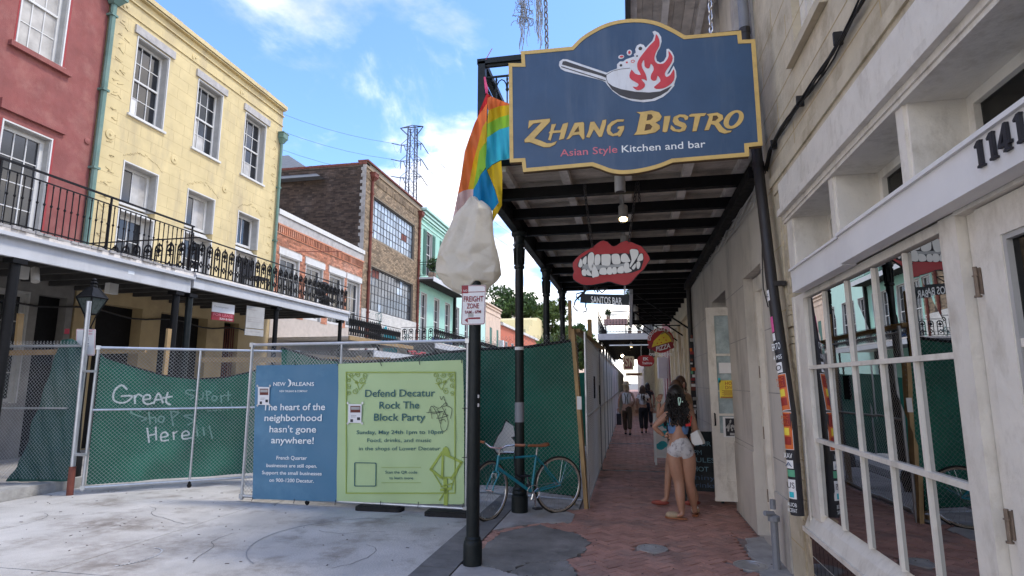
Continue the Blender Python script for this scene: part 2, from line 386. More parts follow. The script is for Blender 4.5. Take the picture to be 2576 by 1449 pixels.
mat('poster_dark', (.3, .02, .01), .6)
mat('poster_yellow', (.75, .58, .05), .6)
mat('stickerpink', (.7, .1, .3), .5); mat('stickerteal', (.02, .42, .48), .5); mat('stickergreen', (.1, .35, .2), .6)
mat('skin', (.36, .19, .12), .5, .1, 9, .15, stain=(.42, .2, .14), sscale=7, samt=.5)
mat('skin2', (.42, .25, .18), .5, .06, 6, .08, sub=.08)
mat('hairblack', (.009, .007, .006), .38, .4, 14, .4)
mat('hairbrown', (.07, .035, .02), .5, .3, 12, .4)
mat('hairblond', (.42, .3, .16), .5, .3, 12, .4)
mat('denim', (.10, .19, .36), .8, .15, 12, .2)
mat('strapred', (.6, .03, .03), .6)
mat('tiedye', (.5, .49, .49), .85, .1, 7, .3, stain=(.12, .11, .13), sscale=17, samt=1.0)
mat('purse', (.68, .67, .64), .5, .05); mat('sandal', (.45, .34, .22), .9, .15, 30, .8); mat('sandalred', (.28, .06, .04), .7)
mat('clothwhite', (.66, .65, .64), .85, .05, 6, .2); mat('trouserbrown', (.075, .05, .032), .9, .15); mat('clothblack', (.015, .015, .018), .85, .2); mat('blackbag', (.02, .02, .03), .6)
mat('clothtan', (.33, .22, .13), .85, .1)
mat('bike', (.012, .2, .26), .32, .06, 6, 0); mat('tyre', (.008, .008, .008), .8); mat('tyrewall', (.3, .25, .19), .8); mat('chrome', (.6, .6, .6), .22, .05, 5, 0, metal=1); mat('leather', (.26, .09, .035), .45, .15, 15, .2)
mat('board', (.012, .018, .02), .7); mat('chalk', (.2, .36, .42), .9)
mat('leafa', (.05, .095, .025), .7, .3, 3, 0, isl=.45, trans=.3); mat('leafb', (.085, .13, .03), .7, .3, 3, 0, isl=.45, trans=.3); mat('bark', (.1, .075, .055), .9)
mat('pylon', (.07, .08, .11), .5, .1, 2, 0, metal=.3)
mat('haze_glass', (.35, .42, .42), .25, .3)
mat('f_red', (.55, .015, .02), .7, .06, 6, .15, trans=.4); mat('f_orange', (.85, .2, .05), .7, .05, 6, .15, trans=.4); mat('f_yellow', (.75, .5, .015), .7, .05, 6, .15, trans=.4)
mat('f_green', (.32, .62, .05), .7, .05, 6, .15, trans=.4); mat('f_cyan', (.05, .52, .68), .7, .05, 6, .15, trans=.4); mat('f_blue', (.005, .26, .52), .7, .06, 6, .15, trans=.35)
mat('baghide', (.80, .75, .64), .6, .08, 3.5, .5, stain=(.56, .48, .33), sscale=3.2, samt=.6, bscale=16, trans=.42)
mat('bagpink', (.68, .47, .43), .6, .1, 5, .3, trans=.3); mat('ribbon', (.7, .06, .2), .6)
mat('lampwarm', (1, .85, .5), .4, emis=(1, .78, .38, 6.0)); mat('lampbody', (.42, .4, .36), .5)
mat('bulb', (1, .9, .7), .4, emis=(1, .8, .5, 8))
mat('bannertan', (.5, .4, .22), .7); mat('lampglass', (.06, .075, .07), .3); mat('tealgraf', (.02, .35, .42), .7, .1); mat('blueclad', (.1, .2, .42), .8)
mat('clay', (.42, .3, .22), .9)
MT['glass'] = glassmat('glass', (.5, .54, .52), .03); MT['glassdark'] = glassmat('glassdark', (.3, .33, .33), .05)
# ------------------------------------------------------------ ground, road, pavement
tag(MB().box(-400, 400, -60, 900, -.6, -.06).build('ground', 'ground'), kind='structure')
road = tag(MB().box(-8.45, -1.75, -8, 140, -.05, -.03).build('road', 'kerb'), kind='structure')
def slab(pts, par, z=0, m='concrete', name='slab', d=.03):
    k = len(pts); c = V((sum(p[0] for p in pts) / k, sum(p[1] for p in pts) / k)); q = []
    for p in pts:
        e = V((p[0], p[1])) - c; L_ = e.length; q.append(tuple(c + e * (1 - .006 / max(L_, .1) * 1.4)))
    return MB().poly([q], z - d, z).build(name, m, par)
YJ = [(-8, .2), (.2, 4.46), (4.46, 8.6), (8.6, 13), (13, 17.5), (17.5, 22), (22, 40), (40, 140)]
for a, b in YJ:
    slab([(-8.4, a), (-4.94 if a < 5 else -4.86, a), (-4.94 if b < 5 else -4.86, b), (-8.4, b)], road); slab([(-4.94 if a < 5 else -4.86, a), (-1.78, a), (-1.78, b), (-4.94 if b < 5 else -4.86, b)], road)
# worn marks and debris on the road
def arc(cx, cy, r, a0, a1, wd, m, n=24, z=.004, ry=None):
    b = MB(); P = [(cx + r * math.cos(RA(a0 + (a1 - a0) * i / n)), cy + (ry or r) * math.sin(RA(a0 + (a1 - a0) * i / n))) for i in range(n + 1)]
    b.stroke(P, wd, None, z); return b
mat('scuff', (.29, .29, .29), .9, .2, 20, 0); mat('scuffl', (.6, .6, .6), .9, .1, 20, 0); mat('debris', (.12, .1, .09), .9); mat('bluechalk', (.36, .45, .54), .9, .1, 9, 0)
tag(arc(-2.75, 5.85, 1.05, 95, 235, .012, 'scuff').build('tyre_scuff', 'scuff'), kind='structure')
tag(arc(-6.6, 7.3, 1.9, 0, 40, .012, 'scuff').build('tyre_scuff', 'scuff'), kind='structure')
tag(arc(-4.62, 4.95, .23, -60, 90, .016, 'scuffl', ry=.3).build('paint_curl', 'scuffl'), kind='structure')
b = MB()
for i in range(150):
    x, y = random.uniform(-8.2, -1.9), random.uniform(3.5, 8.5); s = random.uniform(.003, .012); a = rnd() * 3
    b.bar((x, y, .003), (x + s * 3 * math.cos(a), y + s * 3 * math.sin(a), .003), s, .004)
for i in range(90):
    x, y = random.uniform(-1.2, 1.25), random.uniform(4, 10); s = random.uniform(.003, .008)
    b.box(x, x + s * 2, y, y + s, 0, .006)
tag(b.build('litter_bits', 'debris'), 'small dark leaf and grit bits scattered on road and pavement', 'litter', kind='stuff')
# hairline cracks in the slabs
random.seed(88); b = MB()
for (x, y, a, L2) in ((-7.4, 5.2, .4, 1.6), (-3.9, 4.9, 2.2, 1.1), (-6.2, 6.9, -.3, 1.4), (-2.6, 5.0, 1.2, .9), (-5.4, 7.6, .1, 1.8), (-3.4, 6.2, -.7, .8)):
    P = [(x, y)]
    while L2 > 0: a += random.gauss(0, .45) * .5; s = .05; P.append((P[-1][0] + s * math.cos(a), P[-1][1] + s * math.sin(a))); L2 -= s
    b.stroke(P, .006, None, .0035)
tag(b.build('road_cracks', 'kerb', rec=False), 'thin dark cracks running across the pale road slabs', 'cracks', kind='stuff')
# kerbs
ck = tag(MB().box(-1.75, -1.71, -8, 140, -.05, .0).build('kerb_gutter', 'kerb'), kind='structure')
for i in range(30):
    y0 = -6 + i * 1.6; MB().box(-1.875, -1.54, y0 + .004, y0 + 1.596, -.03, .006 + .002 * (i % 2)).build('kerb_stone', 'kerb', ck)
lw = tag(MB().box(-11.9, -8.74, -8, 140, -.05, .13).build('far_pavement', 'cement'), kind='structure')
for i in range(26):
    y0 = -6 + i * 1.8; MB().box(-8.73, -8.42, y0 + .006, y0 + 1.79, -.04, .15 - .006 * (i % 3)).build('kerb_stone', 'kerb_light', lw)
# near pavement: bed, bricks laid in herringbone at 45 degrees, patches
pv = tag(MB().box(-1.53, 1.9, -8, 140, -.06, -.022).build('pavement', 'mortar'), kind='structure')
MB().box(-1.53, 1.6, 30, 140, -.02, -.006).build('far_brick_paving', 'paver', pv)
def pip(x, y, P):
    c = False; j = len(P) - 1
    for i in range(len(P)):
        if (P[i][1] > y) != (P[j][1] > y) and x < (P[j][0] - P[i][0]) * (y - P[i][1]) / (P[j][1] - P[i][1]) + P[i][0]: c = not c
        j = i
    return c
asph = [(-1.5, 5.35), (-1.42, 6.5), (-1.05, 6.95), (-.95, 6.8), (-.62, 6.62), (-.45, 6.3), (-.5, 5.9), (-.62, 5.62), (-.95, 5.5), (-1.08, 5.2), (-1.2, 5.3)]
conc1 = [(-1.53, 6.6), (-1.12, 7.0), (-.72, 7.15), (-.72, 7.55), (-1.0, 7.9), (-1.53, 7.9)]
conc2 = [(-1.53, 3), (-.95, 3), (-.85, 5.1), (-1.08, 5.2), (-1.2, 5.3), (-1.53, 5.35)]
asph2 = [(-.95, 3), (-.62, 3), (-.5, 5.3), (-.62, 5.62), (-.95, 5.5), (-1.08, 5.2), (-.85, 5.1)]
def jit(P, a=.022, n=11):
    q = []
    for i, p in enumerate(P):
        r = P[(i + 1) % len(P)]
        for k in range(n):
            t = k / n; q.append((p[0] + (r[0] - p[0]) * t + random.uniform(-a, a), p[1] + (r[1] - p[1]) * t + random.uniform(-a, a)))
    return q
MB().poly([jit(asph)], -.02, .004).build('asphalt_patch', 'asphalt', pv); MB().poly([conc1], -.02, .001).build('concrete_patch', 'cement', pv)
MB().poly([conc2], -.02, .0).build('concrete_patch', 'cement', pv); MB().poly([jit(asph2)], -.02, .002).build('asphalt_patch', 'asphalt', pv)
MB().poly([[(-1.53, 7.9), (-.7, 7.9), (-.7, 30), (-1.53, 30)]], -.02, 0).build('concrete_strip', 'cement', pv)
MB().poly([jit([(1.02, 5.2), (1.3, 5.2), (1.32, 6.9), (1.12, 6.75), (1.06, 6.2)], .02)], -.02, .001).build('concrete_patch', 'kerb_light', pv)
for yy in (11.35, 16.3): MB().box(-.68, 1.25, yy, yy + .06, -.02, .001).build('concrete_strip', 'cement', pv)
bl, bw = .165, .0825; cand = []
ca, sa = math.cos(RA(45)), math.sin(RA(45))
def herring():
    for x in range(-20, 300):
        for y in range(20, 320):
            if (x - y) % 4 == 0: yield (x, y, 2, 1)
            elif (x - y) % 4 == 3: yield (x, y, 1, 2)
seen = 0
for (x, y, dx, dy) in herring():
    cx, cy = (x + dx / 2) * bw, (y + dy / 2) * bw
    X, Y = cx * ca - cy * sa, cx * sa + cy * ca
    if not (-.62 < X < 1.24 and 3.2 < Y < 30) and not (-1.5 < X <= -.62 and 3.2 < Y < 7.9): continue
    if any(pip(X, Y, P) for P in (asph, conc1, conc2, asph2)): continue
    if X < -.66 and Y > 7.8: continue
    if any(abs(Y - yy - .03) < .09 for yy in (11.35, 16.3)) : continue
    if X > 1.02 and 5.2 < Y < 6.8: continue
    if (X - .16) ** 2 + (Y - 6.2) ** 2 < .16 ** 2 or (X - 1.0) ** 2 + (Y - 5.82) ** 2 < .16 ** 2: continue
    cand.append((Y if Y > 5 else 50 + Y, X, Y, dx > dy))
cand.sort(); me = ucube('paver', .03); bf = MB()
for n, (_, X, Y, hz) in enumerate(cand):
    a = RA(45) + (0 if hz else RA(90)) + random.gauss(0, .012); z = random.gauss(-.003, .0016)
    if n < 300:
        o = bpy.data.objects.new('brick', me); C.objects.link(o); o.parent = pv; o.location = V((X, Y, z - .012)) - LOC[pv]; o.rotation_euler = (random.gauss(0, .006), random.gauss(0, .006), a); o.scale = (bl - .005, bw - .005, .024)
    else:
        F = FR((X, Y, z), (math.cos(a), math.sin(a), 0), (-math.sin(a), math.cos(a), 0)); q = bf.F; bf.F = F; h = bl / 2 - .0025; k = bw / 2 - .0025
        bf.add([F(-h, -k, 0), F(h, -k, 0), F(h, k, 0), F(-h, k, 0), F(-h, -k, -.012), F(h, -k, -.012), F(h, k, -.012), F(-h, k, -.012)], [(0, 1, 2, 3), (0, 4, 5, 1), (1, 5, 6, 2), (2, 6, 7, 3), (3, 7, 4, 0)]); bf.F = q
tag(bf.build('brick', 'paver', pv, rec=False), kind='stuff')
for i in range(120):
    y0 = 6.95 + i * .19
    if y0 > 8.2: piece('edge_brick', WF, 1.245, 1.34, y0, y0 + .18, -.02, -.002 + rnd() * .003, 'paver', pv)
    if y0 > 26: break
# round covers set in the pavement
for (x, y, r, m, lab) in ((.16, 6.2, .15, 'cement', 'round grey water meter cover nearer the middle of the brick pavement'), (1.0, 5.82, .15, 'galv', 'shiny metal access cover by the shop wall corner')):
    t = thing('manhole_cover', lab, 'cover', (x, y, 0), None)
    mb = MB(); mb.lathe([(r, -.02), (r, .003), (r * .86, .004), (r * .84, -.001), (0.001, -.001)], (x, y, 0), 28); mb.build('rim', m, t)
    mb = MB(); mb.lathe([(r * .8, -.02), (r * .8, .002), (r * .5, .003), (r * .48, 0), (.001, 0)], (x, y, 0), 28); mb.build('lid', 'kerb_light' if m == 'cement' else 'galv', t)
# ------------------------------------------------------------ left side of the street
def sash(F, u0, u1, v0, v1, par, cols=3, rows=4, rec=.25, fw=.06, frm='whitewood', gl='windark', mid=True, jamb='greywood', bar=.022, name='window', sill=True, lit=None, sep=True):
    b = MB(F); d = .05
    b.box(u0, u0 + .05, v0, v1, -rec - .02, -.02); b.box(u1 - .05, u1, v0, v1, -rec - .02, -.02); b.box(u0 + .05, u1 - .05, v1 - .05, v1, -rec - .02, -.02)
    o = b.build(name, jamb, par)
    b = MB(F)
    U0, U1, V0, V1 = u0 + .05, u1 - .05, v0 + .03, v1 - .05
    for x in ((U0, U0 + fw), (U1 - fw, U1)): b.box(x[0], x[1], V0, V1, -rec, -rec + d)
    b.box(U0 + fw, U1 - fw, V0, V0 + fw, -rec, -rec + d); b.box(U0 + fw, U1 - fw, V1 - fw, V1, -rec, -rec + d)
    if mid: b.box(U0 + fw, U1 - fw, (V0 + V1) / 2 - .025, (V0 + V1) / 2 + .025, -rec - .01, -rec + d + .012)
    for x in (u0 + .005, u1 - .035): b.box(x, x + .03, v0, v1, -.04, .015)
    b.box(u0 + .035, u1 - .035, v1 - .035, v1 - .005, -.04, .015)
    if sill: b.box(u0 - .06, u1 + .06, v0 - .06, v0, -rec, .06)
    b.build('frame', frm, o)
    b = MB(F); gu = (U1 - U0 - 2 * fw) / cols; gv = (V1 - V0 - 2 * fw) / rows
    for i in range(1, cols): b.box(U0 + fw + gu * i - bar / 2, U0 + fw + gu * i + bar / 2, V0 + fw, V1 - fw, -rec + .004, -rec + .034)
    for j in range(1, rows):
        if mid and j * 2 == rows: continue
        b.box(U0 + fw, U1 - fw, V0 + fw + gv * j - bar / 2, V0 + fw + gv * j + bar / 2, -rec + .006, -rec + .03)
    b.build('glazing_bars', frm, o)
    if sep:
        for i in range(cols):
            for j in range(rows):
                g = gl
                if lit and (i, j) in lit: g = lit[(i, j)]
                p = piece('pane', F, U0 + fw + gu * i + .004, U0 + fw + gu * (i + 1) - .004, V0 + fw + gv * j + .004, V0 + fw + gv * (j + 1) - .004, -rec + .008, -rec + .016, g, o)
    else:
        MB(F).box(U0 + fw, U1 - fw, V0 + fw, V1 - fw, -rec + .008, -rec + .016).build('pane', gl, o)
    return o
def holes_of(L_): return [(a, b, c, d) for a, b, c, d in L_]
# --- red building
t = thing('red_building', 'red stucco townhouse with white sash windows at the far left', 'building', (-11.9, 6.5, 0))
H = [(8.62, 9.62, 8.35, 10.65), (8.6, 9.64, 3.95, 6.72), (6.2, 7.2, 8.35, 10.65), (6.2, 7.2, 3.95, 6.72)]
MB(LF).wall(1, 10.55, 3.86, 13, .35, H).build('wall', 'redstucco', t)
G0 = [(8.93, 9.6, 1.2, 3.42), (7.7, 8.9, 1.2, 3.42), (9.78, 10.4, .13, 3.4)]
mat('plaster_shaded', (.2, .19, .175), .9, .2, 3, .3); MB(LF).wall(1, 10.55, .1, 3.8595, .35, G0).build('ground_floor_wall', 'plaster_shaded', t)  # plaster darkened, the shade under the gallery is part of its colour
for h in H[:1] + H[2:3]: sash(LF, *h, t, 3, 4, rec=.2, gl='curtain')
for h in (H[1], H[3]): sash(LF, *h, t, 3, 5, rec=.2, mid=False, fw=.09, sill=False, name='balcony_door')
for h in H[:1] + H[1:2]:
    b = MB(LF); b.box(h[0] - .03, h[0], h[2], h[3], -.05, .006); b.box(h[1], h[1] + .05, h[2], h[3], -.05, .006); b.build('window_trim', 'redtrim', t)
b = MB(LF); b.box(8.5, 9.85, 6.9, 7.1, 0, .07); b.build('lintel', 'redstucco', t)
b = MB(LF); b.box(8.5, 9.8, 8.22, 8.33, 0, .09); b.build('sill', 'redstucco', t)
MB(LF).lathe([(.07, 0), (.07, .03), (.02, .045)], (10.4, 7.0, 0), 14).build('tie_plate', 'redstucco', t)
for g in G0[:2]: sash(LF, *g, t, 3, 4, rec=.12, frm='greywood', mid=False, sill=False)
MB(LF).box(9.78, 10.4, .13, 3.4, -.3, -.2).build('door', 'ironblack', t)
tag(MB(LF).add([], []).box(8.5, 8.72, 8.3, 8.42, .03, .12).build('sill_weed', 'leafa'), 'small green weed growing out of the red wall window sill', 'plant') if False else None
# --- yellow building
t = thing('yellow_building', 'pale yellow three storey townhouse with scored stucco and tall sash windows', 'building', (-11.9, 14.2, 0))
YW = [(11.4, 12.48, 8.15, 10.24), (13.54, 14.62, 8.15, 10.24), (15.67, 16.8, 8.15, 10.24)]
YD = [(11.4, 12.5, 3.9, 6.95), (13.52, 14.64, 3.9, 6.95), (15.68, 16.77, 3.9, 6.95)]
MB(LF).wall(10.6, 17.7, 3.86, 11.25, .4, YW + YD).build('wall', 'yellow', t)
# scored joints: recessed-look grooves as thin dark fillets standing in the grooves
b = MB(LF)
def cut(u0, u1, v, hs):
    segs = [(u0, u1)]
    for h in hs:
        if h[2] - .1 < v < h[3] + .25:
            n2 = []
            for a, c in segs:
                if h[1] + .07 <= a or h[0] - .07 >= c: n2.append((a, c)); continue
                if a < h[0] - .07: n2.append((a, h[0] - .07))
                if c > h[1] + .07: n2.append((h[1] + .07, c))
            segs = n2
    return segs
v = 4.3; k = 0
while v < 10.6:
    for a, c in cut(10.75, 17.6, v, YW + YD): b.box(a, c, v, v + .007, 0, .0015)
    u = 10.75 + (k % 2) * .35
    while u < 17.5:
        if not any(h[0] - .1 < u < h[1] + .1 and h[2] - .2 < v + .15 < h[3] + .3 for h in YW + YD): b.box(u, u + .006, v + .007, v + .3, 0, .0015)
        u += .7
    v += .31; k += 1
b.build('stucco_joint', 'yjoint', t)
b = MB(LF)
for z0, dd in ((10.62, .03), (10.98, .05), (11.2, .1)): b.box(10.6, 17.72, z0, z0 + .03, 0, dd)
b.box(10.6, 17.75, 11.25, 11.37, -.4, .13); b.build('cornice', 'yellow', t)
b = MB(LF); u = 10.6
while u < 17.7:
    c = random.uniform(.15, .5); b.box(u, min(u + c, 17.75), 11.3705, 11.375 + rnd() * .02, -.35, .12 + rnd() * .012); u += c + rnd() * .1
b.build('weathered_coping', 'stoneband', t)
for h in YW: MB(LF).box(h[0] - .1, h[1] + .13, 10.27, 10.48, 0, .055).build('lintel', 'stoneband', t)
for n, h in enumerate(YW):
    sash(LF, *h, t, 3, 4, rec=.24, lit={(0, 0): 'curtain', (1, 0): 'curtain', (0, 1): 'curtain'} if n else {(0, 0): 'paperwhite'})
for n, h in enumerate(YD):
    o = sash(LF, h[0], h[1], 5.9, h[3], t, 2, 1, rec=.28, sill=False, mid=False, name='transom_window', fw=.07, lit={(1, 0): 'curtain'} if n < 2 else None)
    o = sash(LF, h[0], h[1], h[2], 5.72, t, 2, 3, rec=.28, sill=False, mid=False, name='french_door', fw=.1)
    b = MB(LF); b.box(h[0] + .05, h[1] - .05, 5.72, 5.8, -.3, -.12); b.box(h[0] + .05, h[1] - .05, 5.8, 5.85, -.3, -.16); b.build('transom_bar', 'whitewood', o)
# chipped quoin rows and cracked plaster arches over the doors
b = MB(LF)
for (ua, ub) in ((10.85, 11.15), (17.2, 17.5)):
    v = 5.0
    while v < 10.4:
        for q in range(3):
            u = random.uniform(ua, ub - .1); vv = v + random.uniform(-.05, .08); L2 = random.uniform(.06, .17); tt = random.uniform(-.6, .9)
            b.bar((u, vv, 0), (u + L2 * math.cos(tt), vv + L2 * math.sin(tt), 0), .025, .02)
        v += .31
for h in YD:
    for q in range(26):
        s_ = q / 25; u = h[0] - .02 + (h[1] - h[0] + .1) * s_; vv = 7.06 + .26 * math.sin(math.pi * s_) * random.uniform(.75, 1.1)
        b.bar((u, vv, 0), (u + random.uniform(.03, .07), vv + random.uniform(-.04, .02), 0), .018, .022)
tag(b.build('plaster_relief', 'yellow', t), kind='stuff')
for (u, v, r) in ((11.0, 10.75, .11), (13.35, 10.75, .11), (15.45, 10.75, .11), (12.95, 7.55, .12), (15.0, 7.4, .11), (10.95, 7.4, .12), (17.35, 7.3, .1)):
    b = MB(LF); b.lathe([(r, 0), (r, .018), (r * .85, .024), (.03, .024), (.028, .045), (.005, .05)], (u, v, 0), 20); b.build('tie_plate', 'yellow', t)
GH = [(11.14, 12.42, .13, 3.42), (13.02, 14.75, .13, 3.42), (15.46, 16.14, .13, 3.42)]
MB(LF).wall(10.6, 17.7, .1, 3.8595, .4, GH).build('ground_floor_wall', 'yellow_shaded', t)
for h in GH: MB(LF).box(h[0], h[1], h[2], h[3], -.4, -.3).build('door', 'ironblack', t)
b = MB(LF); u = 15.5
while u < 16.1: b.box(u, u + .02, .2, 3.3, -.12, -.1); u += .09
b.build('security_bars', 'rust', t)
MB(LF).box(10.6, 17.7, 3.86, 11.2, -6, -.41).build('body', 'yellow', t); 
# downspouts
def spout(F, u, v0, v1, r, m, label, hopper=True, w=.08, cat='downspout'):
    t = thing('downspout', label, cat, tuple(F(u, v0, w)))
    MB(F).tube([(u, v0, w), (u, v1, w)], r, 8).build('pipe', m, t, smooth='auto')
    b = MB(F); v = v0 + .6
    while v < v1: b.box(u - r * 1.3, u + r * 1.3, v, v + .05, 0, w + r * 1.15); v += 1.9
    b.build('bracket', m, t)
    if hopper:
        b = MB(F); a = r * 1.2; c = r * 2.7
        b.add([F(u - a, v1, w - a), F(u + a, v1, w - a), F(u + a, v1, w + a), F(u - a, v1, w + a), F(u - c, v1 + .16, w - a), F(u + c, v1 + .16, w - a), F(u + c, v1 + .16, w + c), F(u - c, v1 + .16, w + c)], [(0, 1, 2, 3), (4, 5, 6, 7), (0, 1, 5, 4), (1, 2, 6, 5), (2, 3, 7, 6), (3, 0, 4, 7)])
        b.box(u - c * 1.1, u + c * 1.1, v1 + .16, v1 + .34, w - a, w + c * 1.1); b.box(u - c * 1.25, u + c * 1.25, v1 + .34, v1 + .38, w - a, w + c * 1.2); b.build('hopper', m, t)
    return t
spout(LF, 10.58, 3.9, 10.5, .065, 'copper', 'weathered green copper downspout between the red and yellow houses', w=.1)
spout(LF, 17.6, 3.9, 9.95, .05, 'copper', 'thin green downspout with box head at the yellow house right corner')
# --- brick walls made of real bricks
def bricks(F, u0, u1, v0, v1, holes, m, par, bl_=.215, bh=.068, g=.011, pr=.014, nobj=300, key=None, wj=.004, mm=None):
    L_ = []; v = v0; r = 0
    while v + bh <= v1 + .001:
        u = u0 - (bl_ + g) / 2 * (r % 2)
        while u < u1:
            a, c = max(u, u0), min(u + bl_, u1); segs = [(a, c)]
            for h in holes:
                if h[2] < v + bh and h[3] > v:
                    n2 = []
                    for p, q in segs:
                        if h[1] <= p or h[0] >= q: n2.append((p, q)); continue
                        if p < h[0]: n2.append((p, h[0]))
                        if q > h[1]: n2.append((h[1], q))
                    segs = n2
            L_ += [(p, q, v, v + bh) for p, q in segs if q - p > .03]
            u += bl_ + g
        v += bh + g; r += 1
    if key: L_.sort(key=key)
    b = MB(F)
    for n, (p, q, c, d) in enumerate(L_):
        w = pr + random.uniform(-wj, wj)
        if n < nobj: piece('brick', F, p, q, c, d, -.01, w, m, par)
        else:
            vs = [F(p, c, 0), F(q, c, 0), F(q, d, 0), F(p, d, 0), F(p, c, w), F(q, c, w), F(q, d, w), F(p, d, w)]
            b.add(vs, [(4, 5, 6, 7), (0, 1, 5, 4), (1, 2, 6, 5), (2, 3, 7, 6), (3, 0, 4, 7)])
    if b.v: tag(b.build('brick', m, par, rec=False), kind='stuff')
# low orange brick building
t = thing('low_brick_building', 'low orange brick building with white topped parapet and white doors', 'building', (-11.9, 21, 0))
BD = [(18.02, 19.3, 3.95, 6.05), (19.72, 21.02, 3.95, 6.05), (21.5, 22.8, 3.95, 6.05), (23.04, 24.34, 3.95, 6.05)]
MB(LF).wall(17.72, 24.48, .1, 7.42, .35, BD).build('mortar_wall', 'brickmortar', t)
LT = [(h[0] - .08, h[1] + .08, 6.05, 6.28) for h in BD]
bricks(LF, 17.73, 24.47, 3.9, 6.74, BD + LT, 'brick', t, key=lambda q: q[0] - q[2] * .3)
for h in LT: MB(LF).box(*h, 0, .05).build('lintel', 'whitewood', t)
for h in BD: sash(LF, *h, t, 2, 3, rec=.16, fw=.09, mid=False, sill=False, name='french_door')
b = MB(LF); b.box(17.72, 24.48, 6.76, 6.8, 0, .05); b.box(17.72, 24.48, 7.05, 7.1, 0, .09); b.build('brick_band', 'brick', t)
for i in range(54): piece('dentil', LF, 17.78 + i * .124, 17.84 + i * .124, 6.8, 7.05, 0, .075, 'brick', t)
MB(LF).box(17.72, 24.48, 7.1, 7.4, 0, .06).build('upper_band', 'stoneband', t)
MB(LF).box(17.7, 24.48, 7.42, 7.6, -.4, .11).build('coping', 'whitewood', t)
MB(LF).box(17.72, 24.48, .1, 7.2, -9, -.36).build('body', 'brickmortar', t)
for u in (18.0,): 
    b = MB(LF); b.tube([(19.0, 6.35, 0), (20.4, 6.62, 1.1)], .015, 5); b.build('flag_rod', 'rust', t)
# brown industrial building
t = thing('brown_brick_warehouse', 'tall brown brick warehouse with gridded steel windows', 'building', (-11.9, 28.2, 0))
WW = [(25.38, 30.93, 8.5, 10.52), (25.38, 30.93, 4.98, 7.08)]
MB(LF).wall(24.5, 32.0, .1, 11.95, .4, WW).build('mortar_wall', 'tanmortar', t)
bricks(LF, 24.5, 32.0, 5.0, 11.62, WW, 'tanbrick', t, bl_=.23, bh=.075, key=lambda q: q[0] * 1.0 - q[2] * .4)
b = MB(LF)
for i in range(60): b.box(24.55 + i * .124, 24.62 + i * .124, 11.15, 11.42, .015, .05)
b.box(24.5, 32, 11.63, 11.69, 0, .06); b.build('brick_corbel', 'tanbrick', t)
b = MB(LF)
for i in range(38): b.box(24.48 + i * .198, 24.48 + i * .198 + .19, 11.955, 12.04, -.45, .08)
b.build('coping_tile', 'rust', t)
MB(LF).wall(24.52, 31.98, .1, 4.94, .03, [(26, 27.4, .1, 2.3)], w=.032).build('painted_lower_wall', 'whitebrick', t)
bb = MB(LF); v = 1.2; r = 0
while v < 4.9:
    u = 24.55 - (r % 2) * .12
    while u < 31.9:
        if u > 24.5: bb.box(u, min(u + .235, 31.97), v, v + .078, .03, .042 + rnd() * .003)
        u += .25
    v += .09; r += 1
tag(bb.build('painted_brick', 'whitebrick', t, rec=False), kind='stuff')
SF = FR((-11.9, 24.49, 0), (-1, 0, 0), (0, 0, 1), (0, -1, 0))          # side wall facing the camera
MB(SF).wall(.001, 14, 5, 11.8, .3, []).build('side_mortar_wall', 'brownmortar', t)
for i in range(26):   # stepped roof line dropping to the rear
    pass
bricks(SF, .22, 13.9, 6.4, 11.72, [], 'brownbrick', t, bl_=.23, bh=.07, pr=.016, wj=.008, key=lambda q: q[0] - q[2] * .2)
b = MB(SF); v = 6.4
while v < 11.7:
    b.box(0.002, .16 + (.09 if int(v * 6) % 2 else 0) + rnd() * .04, v, v + .155, 0, .035); v += .16
b.build('corner_stones', 'cement', t)
b = MB(SF)
for i in range(70): b.box(i * .2, i * .2 + .185, 11.8, 11.9 + rnd() * .01, -.33, .06)
b.build('coping_tile', 'rust', t)
b = MB(SF); b.box(.18, .0 + 14, 11.72, 11.8, 0, .04); b.build('brick_band', 'brownbrick', t)
for (u, r) in ((25.04, .07), (31.54, .07)): spout(LF, u, .4, 11.15, r, 'rust', 'rust red downspout at the %s end of the brown warehouse front' % ('left' if u < 28 else 'right'))
for n, (u0, u1, v0, v1) in enumerate(WW):
    o = MB(LF); o.box(u0, u0 + .06, v0, v1, -.2, -.1); o.box(u1 - .06, u1, v0, v1, -.2, -.1); o.box(u0 + .06, u1 - .06, v0, v0 + .06, -.2, -.1); o.box(u0 + .06, u1 - .06, v1 - .06, v1, -.2, -.1)
    wdw = o.build('window', 'steelbar', t); cols, rows = 14, 5; gu = (u1 - u0 - .12) / cols; gv = (v1 - v0 - .12) / rows
    b = MB(LF)
    for i in range(1, cols): b.box(u0 + .06 + gu * i - .014, u0 + .06 + gu * i + .014, v0 + .06, v1 - .06, -.17, -.13)
    for j in range(1, rows): b.box(u0 + .06, u1 - .06, v0 + .06 + gv * j - .014, v0 + .06 + gv * j + .014, -.168, -.132)
    b.build('glazing_bars', 'steelbar', wdw)
    for i in range(cols):
        for j in range(rows):
            m = 'fglass' if n == 0 else 'fglass2'
            if n == 0 and i in (10, 11) and j == 2 or n == 1 and i in (1, 2) and j == 4: m = 'rust'
            if n == 1 and rnd() < .1: m = 'fglass'
            piece('pane', LF, u0 + .06 + gu * i + .015, u0 + .06 + gu * (i + 1) - .015, v0 + .06 + gv * j + .015, v0 + .06 + gv * (j + 1) - .015, -.155, -.147, m, wdw)
MB(LF).box(24.5, 32, .1, 11.9, -14, -.42).build('body', 'brownmortar', t)
